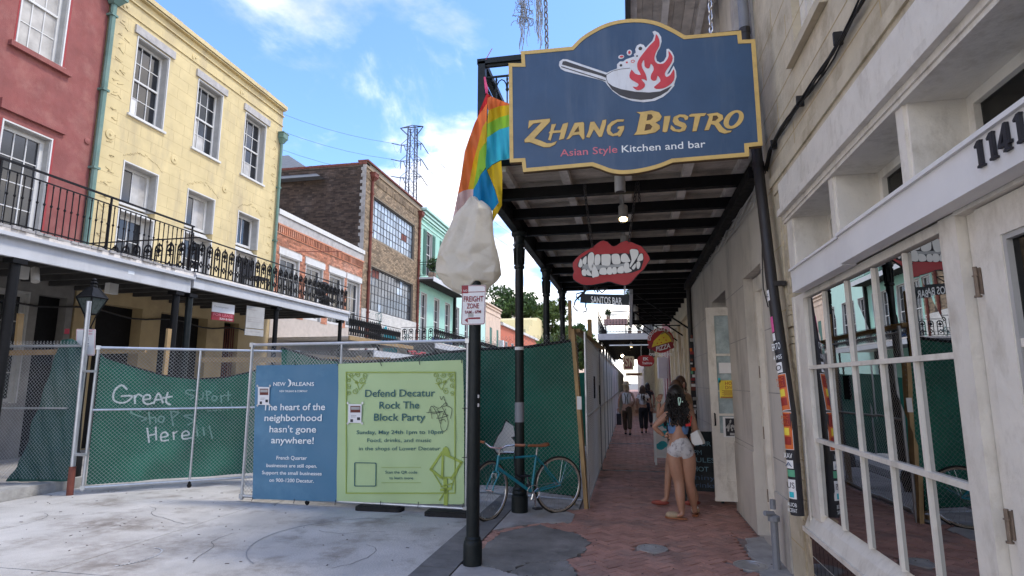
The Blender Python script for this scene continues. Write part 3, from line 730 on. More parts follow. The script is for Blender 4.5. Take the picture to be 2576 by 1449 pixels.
# graffiti on the white wall
g = thing('wall_graffiti', 'turquoise spray painted tag on the white brick wall', 'graffiti', (-11.85, 28, 3.6))
b = MB(LF); random.seed(3)
b.poly([[(26.9, 3.45), (27.0, 4.25), (27.3, 4.4), (27.5, 4.15), (27.75, 4.2), (27.9, 4.0), (28.2, 4.1), (28.5, 3.95), (28.9, 3.7), (28.8, 3.2), (28.4, 2.9), (27.9, 3.1), (27.4, 2.85), (27.1, 3.0)]], .044, .047); b.build('fill', 'tealgraf', g)
b = MB(LF)
for k in range(9):
    x = 26.95 + k * .21; b.stroke([(x, 3.1 + rnd() * .3), (x + .05, 3.9), (x + .16, 4.0 - rnd() * .3), (x + .1, 3.3)], .03, .046, .049)
for (cx, cy) in ((25.9, 4.2), (29.6, 3.7), (26.0, 3.5)):
    for k in range(10): b.stroke([(cx + rnd() * .9, cy + rnd() * .8) for _ in range(3)], .02, .046, .049)
b.build('outline', 'inkgreen', g); random.seed(11)
# rooftop volume behind
t = thing('slate_roof_house', 'dark grey hipped slate roof rising behind the brown warehouse', 'roof', (-20, 26, 11))
b = MB(); b.add([V(p) for p in ((-30, 24, 11.2), (-14, 24, 11.2), (-14, 36, 11.2), (-30, 36, 11.2), (-26, 29, 14.6), (-19, 29, 14.6))], [(0, 1, 5, 4), (1, 2, 5), (2, 3, 4, 5), (3, 0, 4), (0, 3, 2, 1)]); b.build('roof', 'slate', t)
MB().box(-29.8, -14.2, 24.95, 35.8, 0, 11.2).build('wall', 'brownmortar', t)
# mint building
t = thing('mint_building', 'mint green three storey townhouse with shuttered windows and upper balcony', 'building', (-11.9, 38, 0))
MU = [(32.9, 34.0, 8.0, 10.75), (36.0, 37.1, 8.0, 10.75)]; ML = [(32.2, 33.3, 3.9, 6.9), (34.6, 35.7, 3.9, 6.9), (36.85, 38.0, 3.9, 6.9)]
MB(LF).wall(32.02, 38.7, .1, 11.4, .35, MU + ML).build('wall', 'mint', t)
b = MB(LF)
for z0, z1, d in ((10.95, 11.0, .04), (11.25, 11.32, .08), (11.4, 11.55, .14), (11.6, 11.72, .22), (11.8, 11.95, .32)): b.box(32.02, 44, z0, z1, -.3 if z0 > 11.35 else 0, d)
b.build('cornice', 'mintpale', t)
for h in MU + ML: sash(LF, *h, t, 2, 4, rec=.15, sill=False, sep=True)
for h in MU:
    for (a, c) in ((h[0] - .5, h[0] - .02), (h[1] + .02, h[1] + .5)):
        o = MB(LF).box(a, c, h[2], h[3], .01, .05).build('shutter', 'greenshutter', t); b = MB(LF); v = h[2] + .1
        while v < h[3] - .1: b.box(a + .05, c - .05, v, v + .035, .05, .065); v += .07
        b.build('slats', 'greenshutter', o)
MB(LF).wall(38.75, 48, .1, 10.5, .35, [(39.2, 40.2, 3.9, 6.9), (41.6, 42.6, 3.9, 6.9), (44, 45, 3.9, 6.9)]).build('wall', 'mintpale', t)
for a in (39.2, 41.6, 44): sash(LF, a, a + 1, 3.9, 6.9, t, 2, 4, rec=.15, sill=False, sep=False)
MB(LF).box(38.62, 38.8, .1, 7.5, .02, .2).build('corner_pilaster', 'ironblack', t)
MB(LF).box(32.02, 48, .1, 11.3, -12, -.36).build('body', 'mint', t)
def leaves(b, c, r, n, s=.05, m=0, up=.3):
    for i in range(n):
        d = V((random.gauss(0, 1), random.gauss(0, 1), random.gauss(0, 1))); d.normalize(); p = V(c) + V((d.x * r[0], d.y * r[1], d.z * r[2])) * rnd() ** .45
        a = V((random.gauss(0, 1), random.gauss(0, 1), random.gauss(0, 1))).normalized(); e = a.cross(V((random.gauss(0, 1), random.gauss(0, 1), random.gauss(0, 1)))).normalized()
        k = s * random.uniform(.6, 1.3); b.add([p - a * k, p + e * k * .45, p + a * k, p - e * k * .45], [(0, 1, 2, 3)], m)
# balcony railings
def rail_cast(F, u0, u1, v0, v1, w, par, pitch=.24, m='ironblack'):   # arched cast iron panels
    b = MB(F); b.box(u0, u1, v1 - .02, v1, w - .02, w + .02); b.box(u0, u1, v0 + .03, v0 + .05, w - .012, w + .012); b.build('rail', m, par)
    n = max(1, int((u1 - u0) / pitch)); h = v1 - v0
    first = None
    for i in range(n):
        c = u0 + (i + .5) * (u1 - u0) / n
        if first is None:
            b = MB(F); r = pitch * .33
            for s_ in (-1, 1): b.bar((c + s_ * r, v0 + .04, w), (c + s_ * r, v0 + h * .72, w), .023)
            b.tube([(c + r * math.cos(RA(a)), v0 + h * .72 + r * 1.15 * math.sin(RA(a)), w) for a in range(0, 181, 30)], .023, 4)
            for a in (20, 70, 110, 160): b.tube([(c, v0 + h * .62, w), (c + r * .62 * math.cos(RA(a)), v0 + h * .66 + r * .75 * math.sin(RA(a)), w)], [.018, .027], 4)
            b.bar((c, v0 + h * .5, w), (c, v0 + h * .9, w), .02); b.bar((c - r, v0 + h * .55, w), (c + r, v0 + h * .55, w), .018)
            q = r * .62; cy = v0 + h * .27
            b.tube([(c, cy + q, w), (c + q, cy, w), (c, cy - q, w), (c - q, cy, w), (c, cy + q, w)], .019, 4)
            for a in range(4): b.ell((c + q * math.cos(a * math.pi / 2), cy + q * math.sin(a * math.pi / 2), w), (.03, .03, .015), 5, 4)
            b.bar((c - pitch / 2, cy, w), (c - q, cy, w), .012); b.bar((c + q, cy, w), (c + pitch / 2, cy, w), .012)
            first = b.build('cast_panel', m, par, rec=False); fc = c
        else:
            o = first.copy(); C.objects.link(o); o.parent = par; o.location = F.u * (c - fc)
def rail_bars(F, u0, u1, v0, v1, w, par, pitch=.115, m='ironblack', knob=.5, arch=False, post=None):
    b = MB(F); b.box(u0, u1, v1 - .03, v1, w - .018, w + .018); b.box(u0, u1, v1 - .16, v1 - .142, w - .01, w + .01); b.box(u0, u1, v0 + .07, v0 + .09, w - .01, w + .01)
    for p in post or []: b.box(p - .014, p + .014, v0, v1 - .03, w - .014, w + .014)
    b.build('rail', m, par); n = int((u1 - u0) / pitch); first = None
    for i in range(n + 1):
        c = u0 + i * (u1 - u0) / n
        if first is None:
            b = MB(F); b.bar((c, v0 + .05, w), (c, v1 - .15, w), .013); b.ell((c, v0 + (v1 - v0) * knob, w), (.02, .028, .02), 6, 4)
            b.ell((c, v1 - .19, w), (.014, .03, .014), 5, 4)
            if arch: b.tube([(c + pitch * .5 * (1 - math.cos(RA(a))), v1 - .2 - .1 + .11 * math.sin(RA(a)), w) for a in range(0, 181, 30)], .007, 4)
            first = b.build('baluster', m, par, rec=False); fc = c
        else:
            o = first.copy(); C.objects.link(o); o.parent = par; o.location = F.u * (c - fc)
W9 = 2.9                                        # gallery front, metres out from the facades
t = thing('left_gallery', 'white fronted street gallery with plain iron railing at far left', 'gallery', (-10.4, 7, 3.4))
MB(LF).box(2, 10.55, 3.80, 3.86, 0, W9 + .06).build('deck', 'joist', t); MB(LF).box(2, 10.56, 3.46, 3.74, W9 - .08, W9).build('fascia', 'fascia', t)
b = MB(LF); b.box(2, 10.58, 3.745, 3.8, W9 - .06, W9 + .09); b.build('moulding', 'fascia', t)
b = MB(LF)
for i in range(15): b.box(2.4 + i * .58, 2.48 + i * .58, 3.6, 3.795, .01, W9 - .09)
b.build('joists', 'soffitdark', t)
b = MB(LF); u = 2
while u < 10.5: b.box(u, u + .11, 3.862, 3.9 + rnd() * .01, .02, W9 + .05 + rnd() * .05) ; u += .12
b.build('deck_boards', 'cement', t)
rail_bars(LF, 5.0, 10.55, 3.88, 4.9, W9 - .03, t, post=[6.6, 8.5, 10.5])
for (u, nm) in ((7.05, 'black iron gallery post in front of the red house'), (10.3, 'left one of the paired black posts where two galleries meet'), (10.68, 'right one of the paired black posts where two galleries meet, bluish')):
    c = thing('gallery_post', nm, 'post', tuple(LF(u, .15, W9 - .1)), 'black posts carrying the left galleries'); MB(LF).tube([(u, .14, W9 - .1), (u, 3.46, W9 - .1)], .07, 12).build('shaft', 'irongreen' if u > 10.5 else 'ironblack', c, smooth='auto'); MB(LF).box(u - .11, u + .11, 3.38, 3.455, W9 - .21, W9 - .005).build('cap', 'ironblack', c)
for u in (13.8, 17.3):
    c = thing('gallery_post', 'black post under the cast iron gallery, %s the yellow house' % ('beside the for lease sign of' if u < 15 else 'at the far end past'), 'post', tuple(LF(u, .15, W9 - .1)), 'black posts carrying the left galleries'); MB(LF).tube([(u, .14, W9 - .1), (u, 3.57, W9 - .1)], .06, 10).build('shaft', 'ironblack', c, smooth='auto'); MB(LF).box(u - .1, u + .1, 3.5, 3.575, W9 - .2, W9 - .01).build('cap', 'ironblack', c)
t = thing('cast_iron_gallery', 'street gallery with ornate black cast iron railing before the yellow house', 'gallery', (-10.4, 14, 3.5))
MB(LF).box(10.62, 17.6, 3.86, 3.9, 0, W9 + .05).build('deck', 'joist', t); MB(LF).box(10.62, 17.6, 3.58, 3.8, W9 - .07, W9 + .02).build('fascia', 'fascia', t); MB(LF).box(10.62, 17.62, 3.805, 3.86, W9 - .07, W9 + .08).build('moulding', 'fascia', t)
b = MB(LF)
for i in range(12): b.box(10.9 + i * .58, 10.98 + i * .58, 3.68, 3.855, .01, W9 - .08)
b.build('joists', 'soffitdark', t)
rail_cast(LF, 10.7, 17.55, 3.9, 4.7, W9 - .02, t)
EF = FR((-11.9, 10.7, 0), (1, 0, 0), (0, 0, 1), (0, -1, 0)); rail_cast(EF, .05, W9, 3.9, 4.7, 0, t, pitch=.26)
# things on that gallery
b = MB(LF); random.seed(5)
c = thing('balcony_chair', 'dark folding chair behind the cast iron railing', 'chair', tuple(LF(13.6, 3.9, 2.2)))
b = MB(LF); b.box(13.35, 13.85, 4.3, 4.34, 2.0, 2.5); b.build('seat', 'clothblack', c); b = MB(LF); b.box(13.35, 13.85, 4.4, 4.85, 1.98, 2.01); b.build('backrest', 'clothblack', c)
for du in (13.37, 13.83):
    for dw in (2.02, 2.48): MB(LF).bar((du, 3.9, dw), (du, 4.32, dw), .025).build('leg', 'clothblack', c)
for (u, s_, mm_, lab) in ((17.0, .3, 'clothblack', 'bicycle shaped dark bundle and cushions at the end of the cast iron gallery'),):
    c = thing('stored_bundle', 'dark cushions and cloth piled behind the far end of the ornate railing', 'bundle', tuple(LF(u, 3.9, 2.3)))
    b = MB(LF)
    for q in range(7): b.ell((u + random.uniform(-.5, .5), 4.1 + rnd() * .6, 2.3 + rnd() * .2), (.25, .12, .15), 8, 6)
    b.build('cushions', mm_, c, smooth=True); b = MB(LF)
    for q in range(4): b.ell((u + random.uniform(-.5, .5), 4.0 + rnd() * .5, 2.35), (.14, .08, .1), 8, 6)
    b.build('pale_cloth', 'paperwhite', c, smooth=True)
c = thing('air_conditioner', 'white louvred metal unit on the gallery floor by the yellow wall', 'air conditioner', tuple(LF(12.9, 3.9, .5)))
b = MB(LF); b.box(12.5, 13.3, 3.9, 4.55, .3, .75); b.build('casing', 'paperwhite', c); b = MB(LF)
for i in range(9): b.box(12.53, 13.27, 3.96 + i * .062, 3.985 + i * .062, .75, .77)
b.build('louvres', 'greywood', c)
# low timber gallery further on, canopies
t = thing('timber_gallery', 'low gallery with raw timber edge and twisted iron railing in front of the brick house', 'gallery', (-10.4, 19, 3))
MB(LF).box(17.7, 23.5, 3.06, 3.1, 0, W9).build('deck', 'joist', t); MB(LF).box(17.7, 23.5, 2.98, 3.12, W9 + .002, W9 + .05).build('edge_beam', 'lumber', t)
rail_cast(LF, 17.75, 20.3, 3.12, 3.85, W9 - .02, t, pitch=.17); rail_cast(LF, 20.3, 23.4, 3.12, 3.85, W9 - .5, t, pitch=.17)
for u in (20.3, 23.3): MB(LF).tube([(u, .14, W9 - .1), (u, 2.98, W9 - .1)], .05, 8).build('post', 'ironblack', t)
for (u0, u1, v, lab, n_) in ((19, 25.0, 2.66, 'white edged shop canopy with red plastic flowers on top', 0), (26.4, 36, 3.38, 'white fronted gallery under the mint house', 1)):
    t = thing('street_canopy', lab, 'canopy', tuple(LF((u0 + u1) / 2, v - .2, 1.5))); MB(LF).box(u0, u1, v + .02, v + .06, .02, W9 + .3 * (1 - n_)).build('roof', 'slate', t); MB(LF).box(u0, u1, v - .17, v + .04, W9 + .3 * (1 - n_), W9 + .04 + .3 * (1 - n_)).build('fascia', 'fascia', t)
    for q in range(3): MB(LF).tube([(u0 + .5 + q * (u1 - u0 - 1) / 2, .14, W9 - .1), (u0 + .5 + q * (u1 - u0 - 1) / 2, v + .01, W9 - .1)], .05, 8).build('post', 'ironblack', t)
t2 = thing('plastic_flowers', 'clump of red and pink plastic flowers lying on the white canopy', 'flowers', tuple(LF(23.5, 2.8, W9)))
b = MB(LF)
for q in range(26): b.ell((random.uniform(22.6, 25), 2.76 + rnd() * .12, W9 + .2), (random.uniform(.06, .16), .05, .06), 6, 5)
tag(b.build('petals', 'signred', t2, smooth=True), kind='stuff')
t = thing('mint_gallery', 'gallery with black lace ironwork in front of the mint house', 'gallery', (-10.4, 31, 3.5))
MB(LF).box(26.4, 40, 3.42, 3.52, .01, W9 - .05).build('deck', 'joist', t); rail_cast(LF, 26.4, 40, 3.53, 4.22, W9 - .06, t, pitch=.3); EF2 = FR((-11.9, 26.42, 0), (1, 0, 0), (0, 0, 1), (0, -1, 0)); rail_cast(EF2, 1.2, W9 - .05, 3.53, 4.22, 0, t, pitch=.3)
c = thing('blue_tarp', 'crumpled blue tarpaulin on the mint house gallery', 'tarpaulin', tuple(LF(28, 3.53, 2.6))); b = MB(LF)
for q in range(10): b.ell((26.6 + rnd() * 3, 3.6 + rnd() * .1, 2.7), (.3, .09, .15), 7, 5)
b.build('cloth', 'blueclad', c)
t = thing('mint_balcony', 'narrow upper balcony with black railing on the mint house', 'balcony', (-11.5, 34, 7.5))
MB(LF).box(31.5, 38.6, 7.5, 7.6, .01, 1.0).build('deck', 'fascia', t); b = MB(LF)
for i in range(24): b.box(31.55 + i * .3, 31.61 + i * .3, 7.4, 7.495, .01, .95)
b.build('joists', 'soffitdark', t); MB(LF).box(31.45, 38.6, 7.36, 7.62, 1.002, 1.04).build('fascia', 'fascia', t)
rail_bars(LF, 31.5, 38.6, 7.62, 8.5, .98, t, pitch=.16); EF3 = FR((-11.9, 31.5, 0), (1, 0, 0), (0, 0, 1), (0, -1, 0)); rail_bars(EF3, .05, .98, 7.62, 8.5, 0, t, pitch=.16)
for (u, lab) in ((32.1, 'bushy potted fern nearest on the mint house upper balcony'), (34.4, 'second potted fern along the mint house upper balcony')):
    c = thing('potted_plant', lab, 'plant', tuple(LF(u, 7.62, .75)), 'potted ferns on the mint balcony'); MB(LF).lathe([(.001, 0), (.12, 0), (.17, .25), (.15, .25)], (u, .75, 0), 8).build('pot', 'clay', c) if False else MB(LF).box(u - .2, u + .2, 7.62, 7.95, .55, .9).build('pot', 'clay', c)
    b = MB(); leaves(b, LF(u, 8.4, .8), (.4, .5, .5), 260, .11); b.build('foliage', 'leafa', c, rec=False)
# peach, orange and yellow houses further along
t = thing('peach_building', 'pale peach house with stepped parapet and dark green shutters', 'building', (-11.9, 51, 0))
PH = [(49.6, 50.5, 3.6, 6.4), (52.3, 53.1, 3.6, 6.4)]; MB(LF).wall(48.1, 54, .1, 8.3, .3, PH).build('wall', 'peach', t); b = MB(LF)
for z0, d in ((8.3, .15), (8.05, .08), (7.6, .05)): b.box(48.1, 54.05, z0, z0 + .12, 0 if z0 < 8.2 else -.3, d)
b.build('cornice', 'peach', t)
for h in PH: MB(LF).box(*h, -.1, -.02).build('shutter', 'greenshutter', t)
MB(LF).box(53.2, 53.8, 4.9, 5.5, 0, .4).build('air_conditioner', 'paperwhite', t); MB(LF).box(48.1, 54, .1, 8.2, -12, -.31).build('body', 'peach', t)
t = thing('orange_building', 'long orange brick building with white trim and grey roof', 'building', (-11.9, 65, 0))
OH = [(56 + i * 3.2, 57.2 + i * 3.2, 4.0, 5.6) for i in range(6)]
MB(LF).wall(54.05, 76, .1, 7.0, .3, OH).build('wall', 'orange', t); MB(LF).box(54.05, 76, 7.0, 7.25, -.3, .25).build('cornice', 'whitewood', t); MB(LF).box(54.05, 76, 3.3, 3.9, 0, .3).build('string_course', 'whitewood', t)
for h in OH: sash(LF, *h, t, 2, 3, rec=.1, sep=False)
b = MB(LF); b.add([LF(*p) for p in ((54.05, 7.26, .2), (76, 7.26, .2), (76, 9.6, -5), (54.05, 9.6, -5), (54.05, 7.26, -10), (76, 7.26, -10))], [(0, 1, 2, 3), (3, 2, 5, 4), (0, 3, 4), (1, 5, 2)]); b.build('roof', 'slate', t)
t = thing('pale_yellow_gable_building', 'pale yellow building with a curved Dutch style parapet', 'building', (-12.5, 80, 0))
P = [(68, .1), (68, 8.4), (70.5, 8.4), (71, 9.2), (73, 9.2), (73.5, 10.2), (77, 10.4), (78.5, 11), (82, 11), (84, 10.2), (88, 10), (88, .1)]
MB(FR((-13, 6, 0), (0, 1, 0), (0, 0, 1), (1, 0, 0))).poly([P], -8, 0).build('wall', 'paleyellow', t)
b = MB(FR((-13, 6, 0), (0, 1, 0), (0, 0, 1), (1, 0, 0)))
for i in range(5): b.box(70 + i * 3.4, 71.3 + i * 3.4, 5, 7.4, 0, .02)
b.build('windows', 'windark', t)
t = thing('distant_terrace', 'row of pale far houses closing the left side of the street', 'building', (-12, 120, 0)); MB().box(-24, -12, 96, 170, 0, 7).build('wall', 'peach', t); MB().box(-24.3, -11.7, 96, 170, 7, 7.4).build('cornice', 'whitewood', t)
# trees beyond
def tree(x, y, h, r, lab, n=5200, m='leafa', seed=1):
    random.seed(seed); t = thing('tree', lab, 'tree', (x, y, 0), 'trees rising behind the far houses')
    b = MB(); b.tube([(x, y, 0), (x + .2, y, h * .35), (x - .1, y + .2, h * .6), (x, y, h * .85)], [.5, .4, .25, .08], 8)
    cl = []
    for q in range(26):
        a = rnd() * 6.3; e = random.uniform(-.7, 1.1); d = rnd() ** .5
        c = (x + r * .8 * d * math.cos(a) * math.cos(e * .8), y + r * .8 * d * math.sin(a), h * .66 + h * .27 * math.sin(e) * random.uniform(.7, 1.1)); cl.append((c, r * random.uniform(.2, .38)))
        if q < 10: b.tube([(x, y, h * random.uniform(.3, .5)), ((x + c[0]) / 2, (y + c[1]) / 2, (h * .45 + c[2]) / 2), c], [.16, .1, .03], 5)
    b.build('trunk', 'bark', t, smooth=True); b = MB()
    for c, rr in cl: leaves(b, c, (rr, rr, rr * .75), n // 26, .34)
    b.build('crown', m, t, rec=False)
tree(-19, 92, 18.5, 6.5, 'tall leafy tree directly behind the peach house', seed=1)
tree(-13.2, 92, 15.5, 5.5, 'broad leafy tree rising behind the orange roof', seed=2, m='leafb')
tree(-8.8, 95, 11, 4.0, 'lower tree right of the yellow gable', seed=3)
tree(-5.8, 62, 7.2, 3.0, 'small bright tree seen through the wire beside the timber post', seed=4, m='leafb', n=3500)
tree(-5.2, 40, 4.6, 1.7, 'nearest young tree seen between the timber post and the walkway fence', seed=6, m='leafb', n=2600)
tree(-24.5, 96, 15, 5.5, 'leafy tree at the left edge of the far group', seed=5)
random.seed(21)
# pylon
t = thing('transmission_tower', 'tall steel lattice power pylon above the rooftops', 'pylon', (-39.4, 100, 0))
b = MB(); cx, cy = -39.4, 100; Zs = [0, 12, 20, 26, 31, 35, 38.5, 42, 45, 48, 50]
def hw(z): return .68 + (50 - z) * .011 + max(0, 26 - z) * .05
for sx in (-1, 1):
    for sy in (-1, 1): b.tube([(cx + sx * hw(z), cy + sy * hw(z), z) for z in Zs], .13, 4)
z = 14
while z < 50:
    h = min(2.2, 50 - z); a, c = hw(z), hw(z + h)
    for (p, q) in (((-1, -1), (1, -1)), ((1, -1), (1, 1)), ((-1, -1), (-1, 1)), ((-1, 1), (1, 1))):
        b.tube([(cx + p[0] * a, cy + p[1] * a, z), (cx + q[0] * c, cy + q[1] * c, z + h)], .045, 3); b.tube([(cx + q[0] * a, cy + q[1] * a, z), (cx + p[0] * c, cy + p[1] * c, z + h)], .045, 3)
        b.tube([(cx + p[0] * a, cy + p[1] * a, z), (cx + q[0] * a, cy + q[1] * a, z)], .04, 3)
    z += 2.2
b.build('lattice_mast', 'pylon', t, rec=False)
b = MB()
for s_, L_ in ((-1, 2.5), (1, 2.1)): b.tube([(cx, cy, 50), (cx + s_ * L_, cy, 50)], .12, 3); b.tube([(cx + s_ * .7, cy, 48.2), (cx + s_ * L_, cy, 50)], .12, 3); b.tube([(cx, cy, 50.4), (cx + s_ * L_, cy, 50)], .1, 3)
b.build('peak_frame', 'pylon', t, rec=False)
WIRE = []
for zc in (46.3, 43.1, 39.8):
    for s_ in (-1, 1):
        b = MB(); L_ = 2.15; e = (cx + s_ * L_, cy - .6, zc)
        b.tube([(cx + s_ * .7, cy - .6, zc + 1.2), e], .07, 3); b.tube([(cx + s_ * .7, cy + .6, zc), e], .07, 3); b.tube([(cx + s_ * .7, cy - .6, zc), e], .07, 3); b.build('crossarm', 'pylon', t, rec=False)
        b = MB()
        if s_ < 0: b.tube([e, (e[0] - 1.4, e[1] - 1, zc + .1)], .09, 5); b.tube([(e[0] + .2, e[1], zc), (e[0] + .1, e[1], zc - 1.5)], .08, 5); b.tube([(e[0] + .7, e[1], zc), (e[0] + 1.15, e[1], zc - 1.2)], .08, 5); WIRE.append(((e[0] - 1.4, e[1] - 1, zc + .1), (-95, 60, zc + 26))); b.tube([(e[0] - 1.4 + 1.6 * q / 6, e[1], zc + .1 - 1.5 * math.sin(math.pi * q / 6) ** .8) for q in range(7)], .02, 3)
        else: b.tube([e, (e[0] + .6, e[1] + 2, zc - 1.3)], .09, 5); b.tube([(e[0] - .2, e[1], zc), (e[0] - .2, e[1], zc - 1.3)], .08, 5); b.tube([(e[0] - .8, e[1], zc + .2), (e[0] - .8, e[1], zc - .9)], .08, 5); WIRE.append(((e[0] + .6, e[1] + 2, zc - 1.3), (35, 300, zc + 6)))
        b.build('insulator', 'pylon', t, rec=False)
def catn(p, q, sag, n=16): return [(p[0] + (q[0] - p[0]) * i / n, p[1] + (q[1] - p[1]) * i / n, p[2] + (q[2] - p[2]) * i / n - sag * 4 * (i / n) * (1 - i / n)) for i in range(n + 1)]
for n, (p, q) in enumerate(WIRE):
    hgt = ['top', 'top', 'middle', 'middle', 'lowest', 'lowest'][n]
    b = MB(); b.tube(catn(p, q, 7 if q[0] < 0 else 14), .035, 3); tag(b.build('power_line', 'pylon', rec=False), 'overhead wire running %s from the %s crossarm of the pylon' % ('left' if q[0] < 0 else 'away to the right', hgt), 'power line', 'power lines strung from the pylon')
# ------------------------------------------------------------ corner shop on the right (x = 1.3)
t = thing('corner_shop', 'cream painted shopfront with many paned window and white signboard numbered 1141', 'shop', (1.3, 3, 0)); shop = t
# masonry: outer pilaster, wall above, wall behind camera
b = MB(RF); b.box(5.2, 5.6, -.03, 3.38, -.4, .0); b.box(4.98, 5.2, -.03, 3.05, -.4, -.012); b.build('pilaster', 'stucco', t)
b = MB(RF); random.seed(4)
v = .45
while v < 2.25:
    h = random.uniform(.03, .09); b.box(5.03 + rnd() * .03, 5.12 + rnd() * .05, v, v + h, -.012, .002 + rnd() * .012); v += h * random.uniform(.7, 1.3)
for q in range(60):
    u = random.uniform(4.99, 5.19); v = random.uniform(.1, 3.0); b.ell((u, v, -.012), (random.uniform(.01, .04), random.uniform(.015, .05), .006), 6, 4)
tag(b.build('broken_plaster', 'stucco_rough', t), kind='stuff')
b = MB(RF)
for v in (.3, .95, 1.62, 2.2, 2.75, 3.3): b.box(5.205, 5.595, v, v + .006, 0, .002)
b.build('plaster_joint', 'yjoint', t)
MB(RF).wall(-6, 5.6, 3.38, 6.9, .4, [(3.75, 4.42, 4.05, 6.2), (1.6, 2.4, 4.05, 6.2)]).build('upper_wall', 'stucco', t)
b = MB(RF)
for v in (3.52, 3.78, 3.98, 4.3, 4.62): b.box(-6, 5.595, v, v + .005, 0, .002)
for k, v in enumerate((3.4, 3.785, 4.305, 4.625)):
    for q in range(14):
        u = -5 + q * .8 + (k % 2) * .4
        if not 3.6 < u < 4.5 and u < 5.5: b.box(u, u + .005, v, v + .2, 0, .002)
b.build('plaster_joint', 'yjoint', t)
b = MB(RF); b.box(-6, 5.35, 3.3, 3.378, -.3, .03); b.box(-6, 5.3, 3.22, 3.3, -.3, .015); b.build('stone_ledge', 'stucco', t)
MB(RF).box(-6, 4.98, 2.99, 3.22, -.3, .05).build('architrave', 'oldwhite', t)
b = MB(RF); b.box(-6, 4.98, 2.94, 2.99, -.3, .075); b.box(-6, 4.98, 2.905, 2.94, -.3, .04); b.build('moulding', 'oldwhite', t)
for (u0, u1) in ((3.75, 4.42), (1.6, 2.4)):
    o = MB(RF).box(u0, u1, 4.05, 6.2, -.3, -.06).build('upper_shutter', 'oldwhite', t); b = MB(RF)
    for i in range(5): b.box(u0 + .03 + i * (u1 - u0) / 5, u0 + .03 + i * (u1 - u0) / 5 + .02, 4.1, 6.2, -.06, -.035)
    b.build('batten', 'oldwhite', o)
MB(RF).box(3.68, 4.5, 3.98, 4.05, -.3, .05).build('window_sill', 'stucco', t)
# transom lights between signboard and architrave, deep set
b = MB(RF); b.box(-6, 4.98, 2.88, 2.905, -.34, .03); b.build('transom_soffit', 'oldwhite', t)
POST = [(4.78, 4.97), (3.83, 3.94), (2.85, 2.96), (1.9, 2.0), (.9, 1.0), (-.3, -.2)]
for (a, c) in POST: 
    b = MB(RF); b.box(a, c, 2.42, 2.88, -.3, .0); b.box(a + .02, c - .02, 2.43, 2.879, .0, .014); b.build('transom_post', 'oldwhite', t)
b = MB(RF); b.box(-6, 4.78, 2.3, 2.42, -.3, -.02); b.build('transom_sill', 'oldwhite', t)
edges = [-6] + [x for p in reversed(POST) for x in p] + []
for k in range(len(POST) - 1):
    a, c = POST[k + 1][1], POST[k][0]
    b = MB(RF); b.box(a, a + .05, 2.42, 2.88, -.3, -.24); b.box(c - .05, c, 2.42, 2.88, -.3, -.24); b.box(a + .05, c - .05, 2.83, 2.88, -.3, -.24); b.box(a + .05, c - .05, 2.42, 2.46, -.3, -.24); o = b.build('transom_frame', 'oldwhite', t)
    piece('pane', RF, a + .05, c - .05, 2.46, 2.83, -.275, -.27, 'glassdark', o)
b = MB(RF); b.add([], []); 
# signboard
sb = MB(RF).box(-4, 3.58, 2.27, 2.43, .02, .1).build('signboard', 'signboard', t); MB(RF).box(3.585, 4.64, 2.262, 2.425, .015, .09).build('signboard', 'signboard', t)
b = MB(RF); b.box(-4, 3.58, 2.43, 2.448, .0, .115); b.box(3.585, 4.65, 2.425, 2.44, 0, .105); b.build('signboard_cap', 'signboard', t)
DF = FR((1.198, 0, 0), (0, -1, 0), (0, 0, 1), (-1, 0, 0))
GL1 = [[(-.16, .0), (.2, .0), (.2, .07), (.11, .1), (.11, .9), (.15, 1.0), (-.02, 1.0), (-.22, .86), (-.2, .78), (-.06, .82), (-.06, .1), (-.16, .07)]]
GL4 = [[(-.02, 0), (.33, 0), (.33, .07), (.25, .1), (.25, .22), (.36, .22), (.38, .34), (.25, .34), (.25, 1.0), (.12, 1.0), (-.28, .34), (-.28, .22), (.07, .22), (.07, .1), (-.02, .07)], [(-.1, .34), (.07, .34), (.07, .68)]]
for k, gl in ((-2.165, GL1), (-2.095, GL1), (-2.035, GL4), (-1.955, GL1)):
    h = .093; MB(FR((1.198, 0, 2.322), (0, -1, 0), (0, 0, 1), (-1, 0, 0))).poly([[(-0 + k + p[0] * h, p[1] * h) for p in L_] for L_ in gl], 0, .012).build('house_number', 'ink', t)
# shop window
GX = .03                                           # glass set back
b = MB(RF); b.box(4.72, 4.98, .62, 2.27, -.1, .0); b.box(4.94, 4.978, .5, 2.27, 0, .012); b.box(2.56, 2.69, .5, 2.27, -.1, .01); b.box(2.69, 4.72, 2.225, 2.27, -.1, .0); b.build('window_frame', 'oldwhite', t)
b = MB(RF); b.add([RF(u, v, w) for (u, v, w) in ((2.69, .52, .03), (5.03, .52, .03), (5.03, .6, -.0), (2.69, .6, -.0), (2.69, .665, -.05), (4.72, .665, -.05), (2.69, .52, -.1), (5.03, .52, -.1))], [(0, 1, 2, 3), (3, 2, 5, 4), (0, 1, 7, 6)]); b.box(2.56, 5.04, .49, .522, -.1, .045); b.build('sill', 'oldwhite', t)
win = MB(RF).box(4.70, 4.725, .66, 2.23, -.06, .005).build('shop_window', 'oldwhite', t)
UV = [2.69, 3.07, 3.45, 3.86, 4.285, 4.70]; VH = [.665, 1.19, 1.71, 2.225]
b = MB(RF); random.seed(9)
for u in UV[1:-1]:
    for k in range(3): b.box(u - .008 - rnd() * .002, u + .009, VH[k] + (.01 if k else 0), VH[k + 1] - .01, -.034, -.006 + rnd() * .002)
for v in VH[1:-1]: b.box(2.69, 4.70, v - .013, v + .013, -.034, .0)
b.build('glazing_bars', 'oldwhite', win)
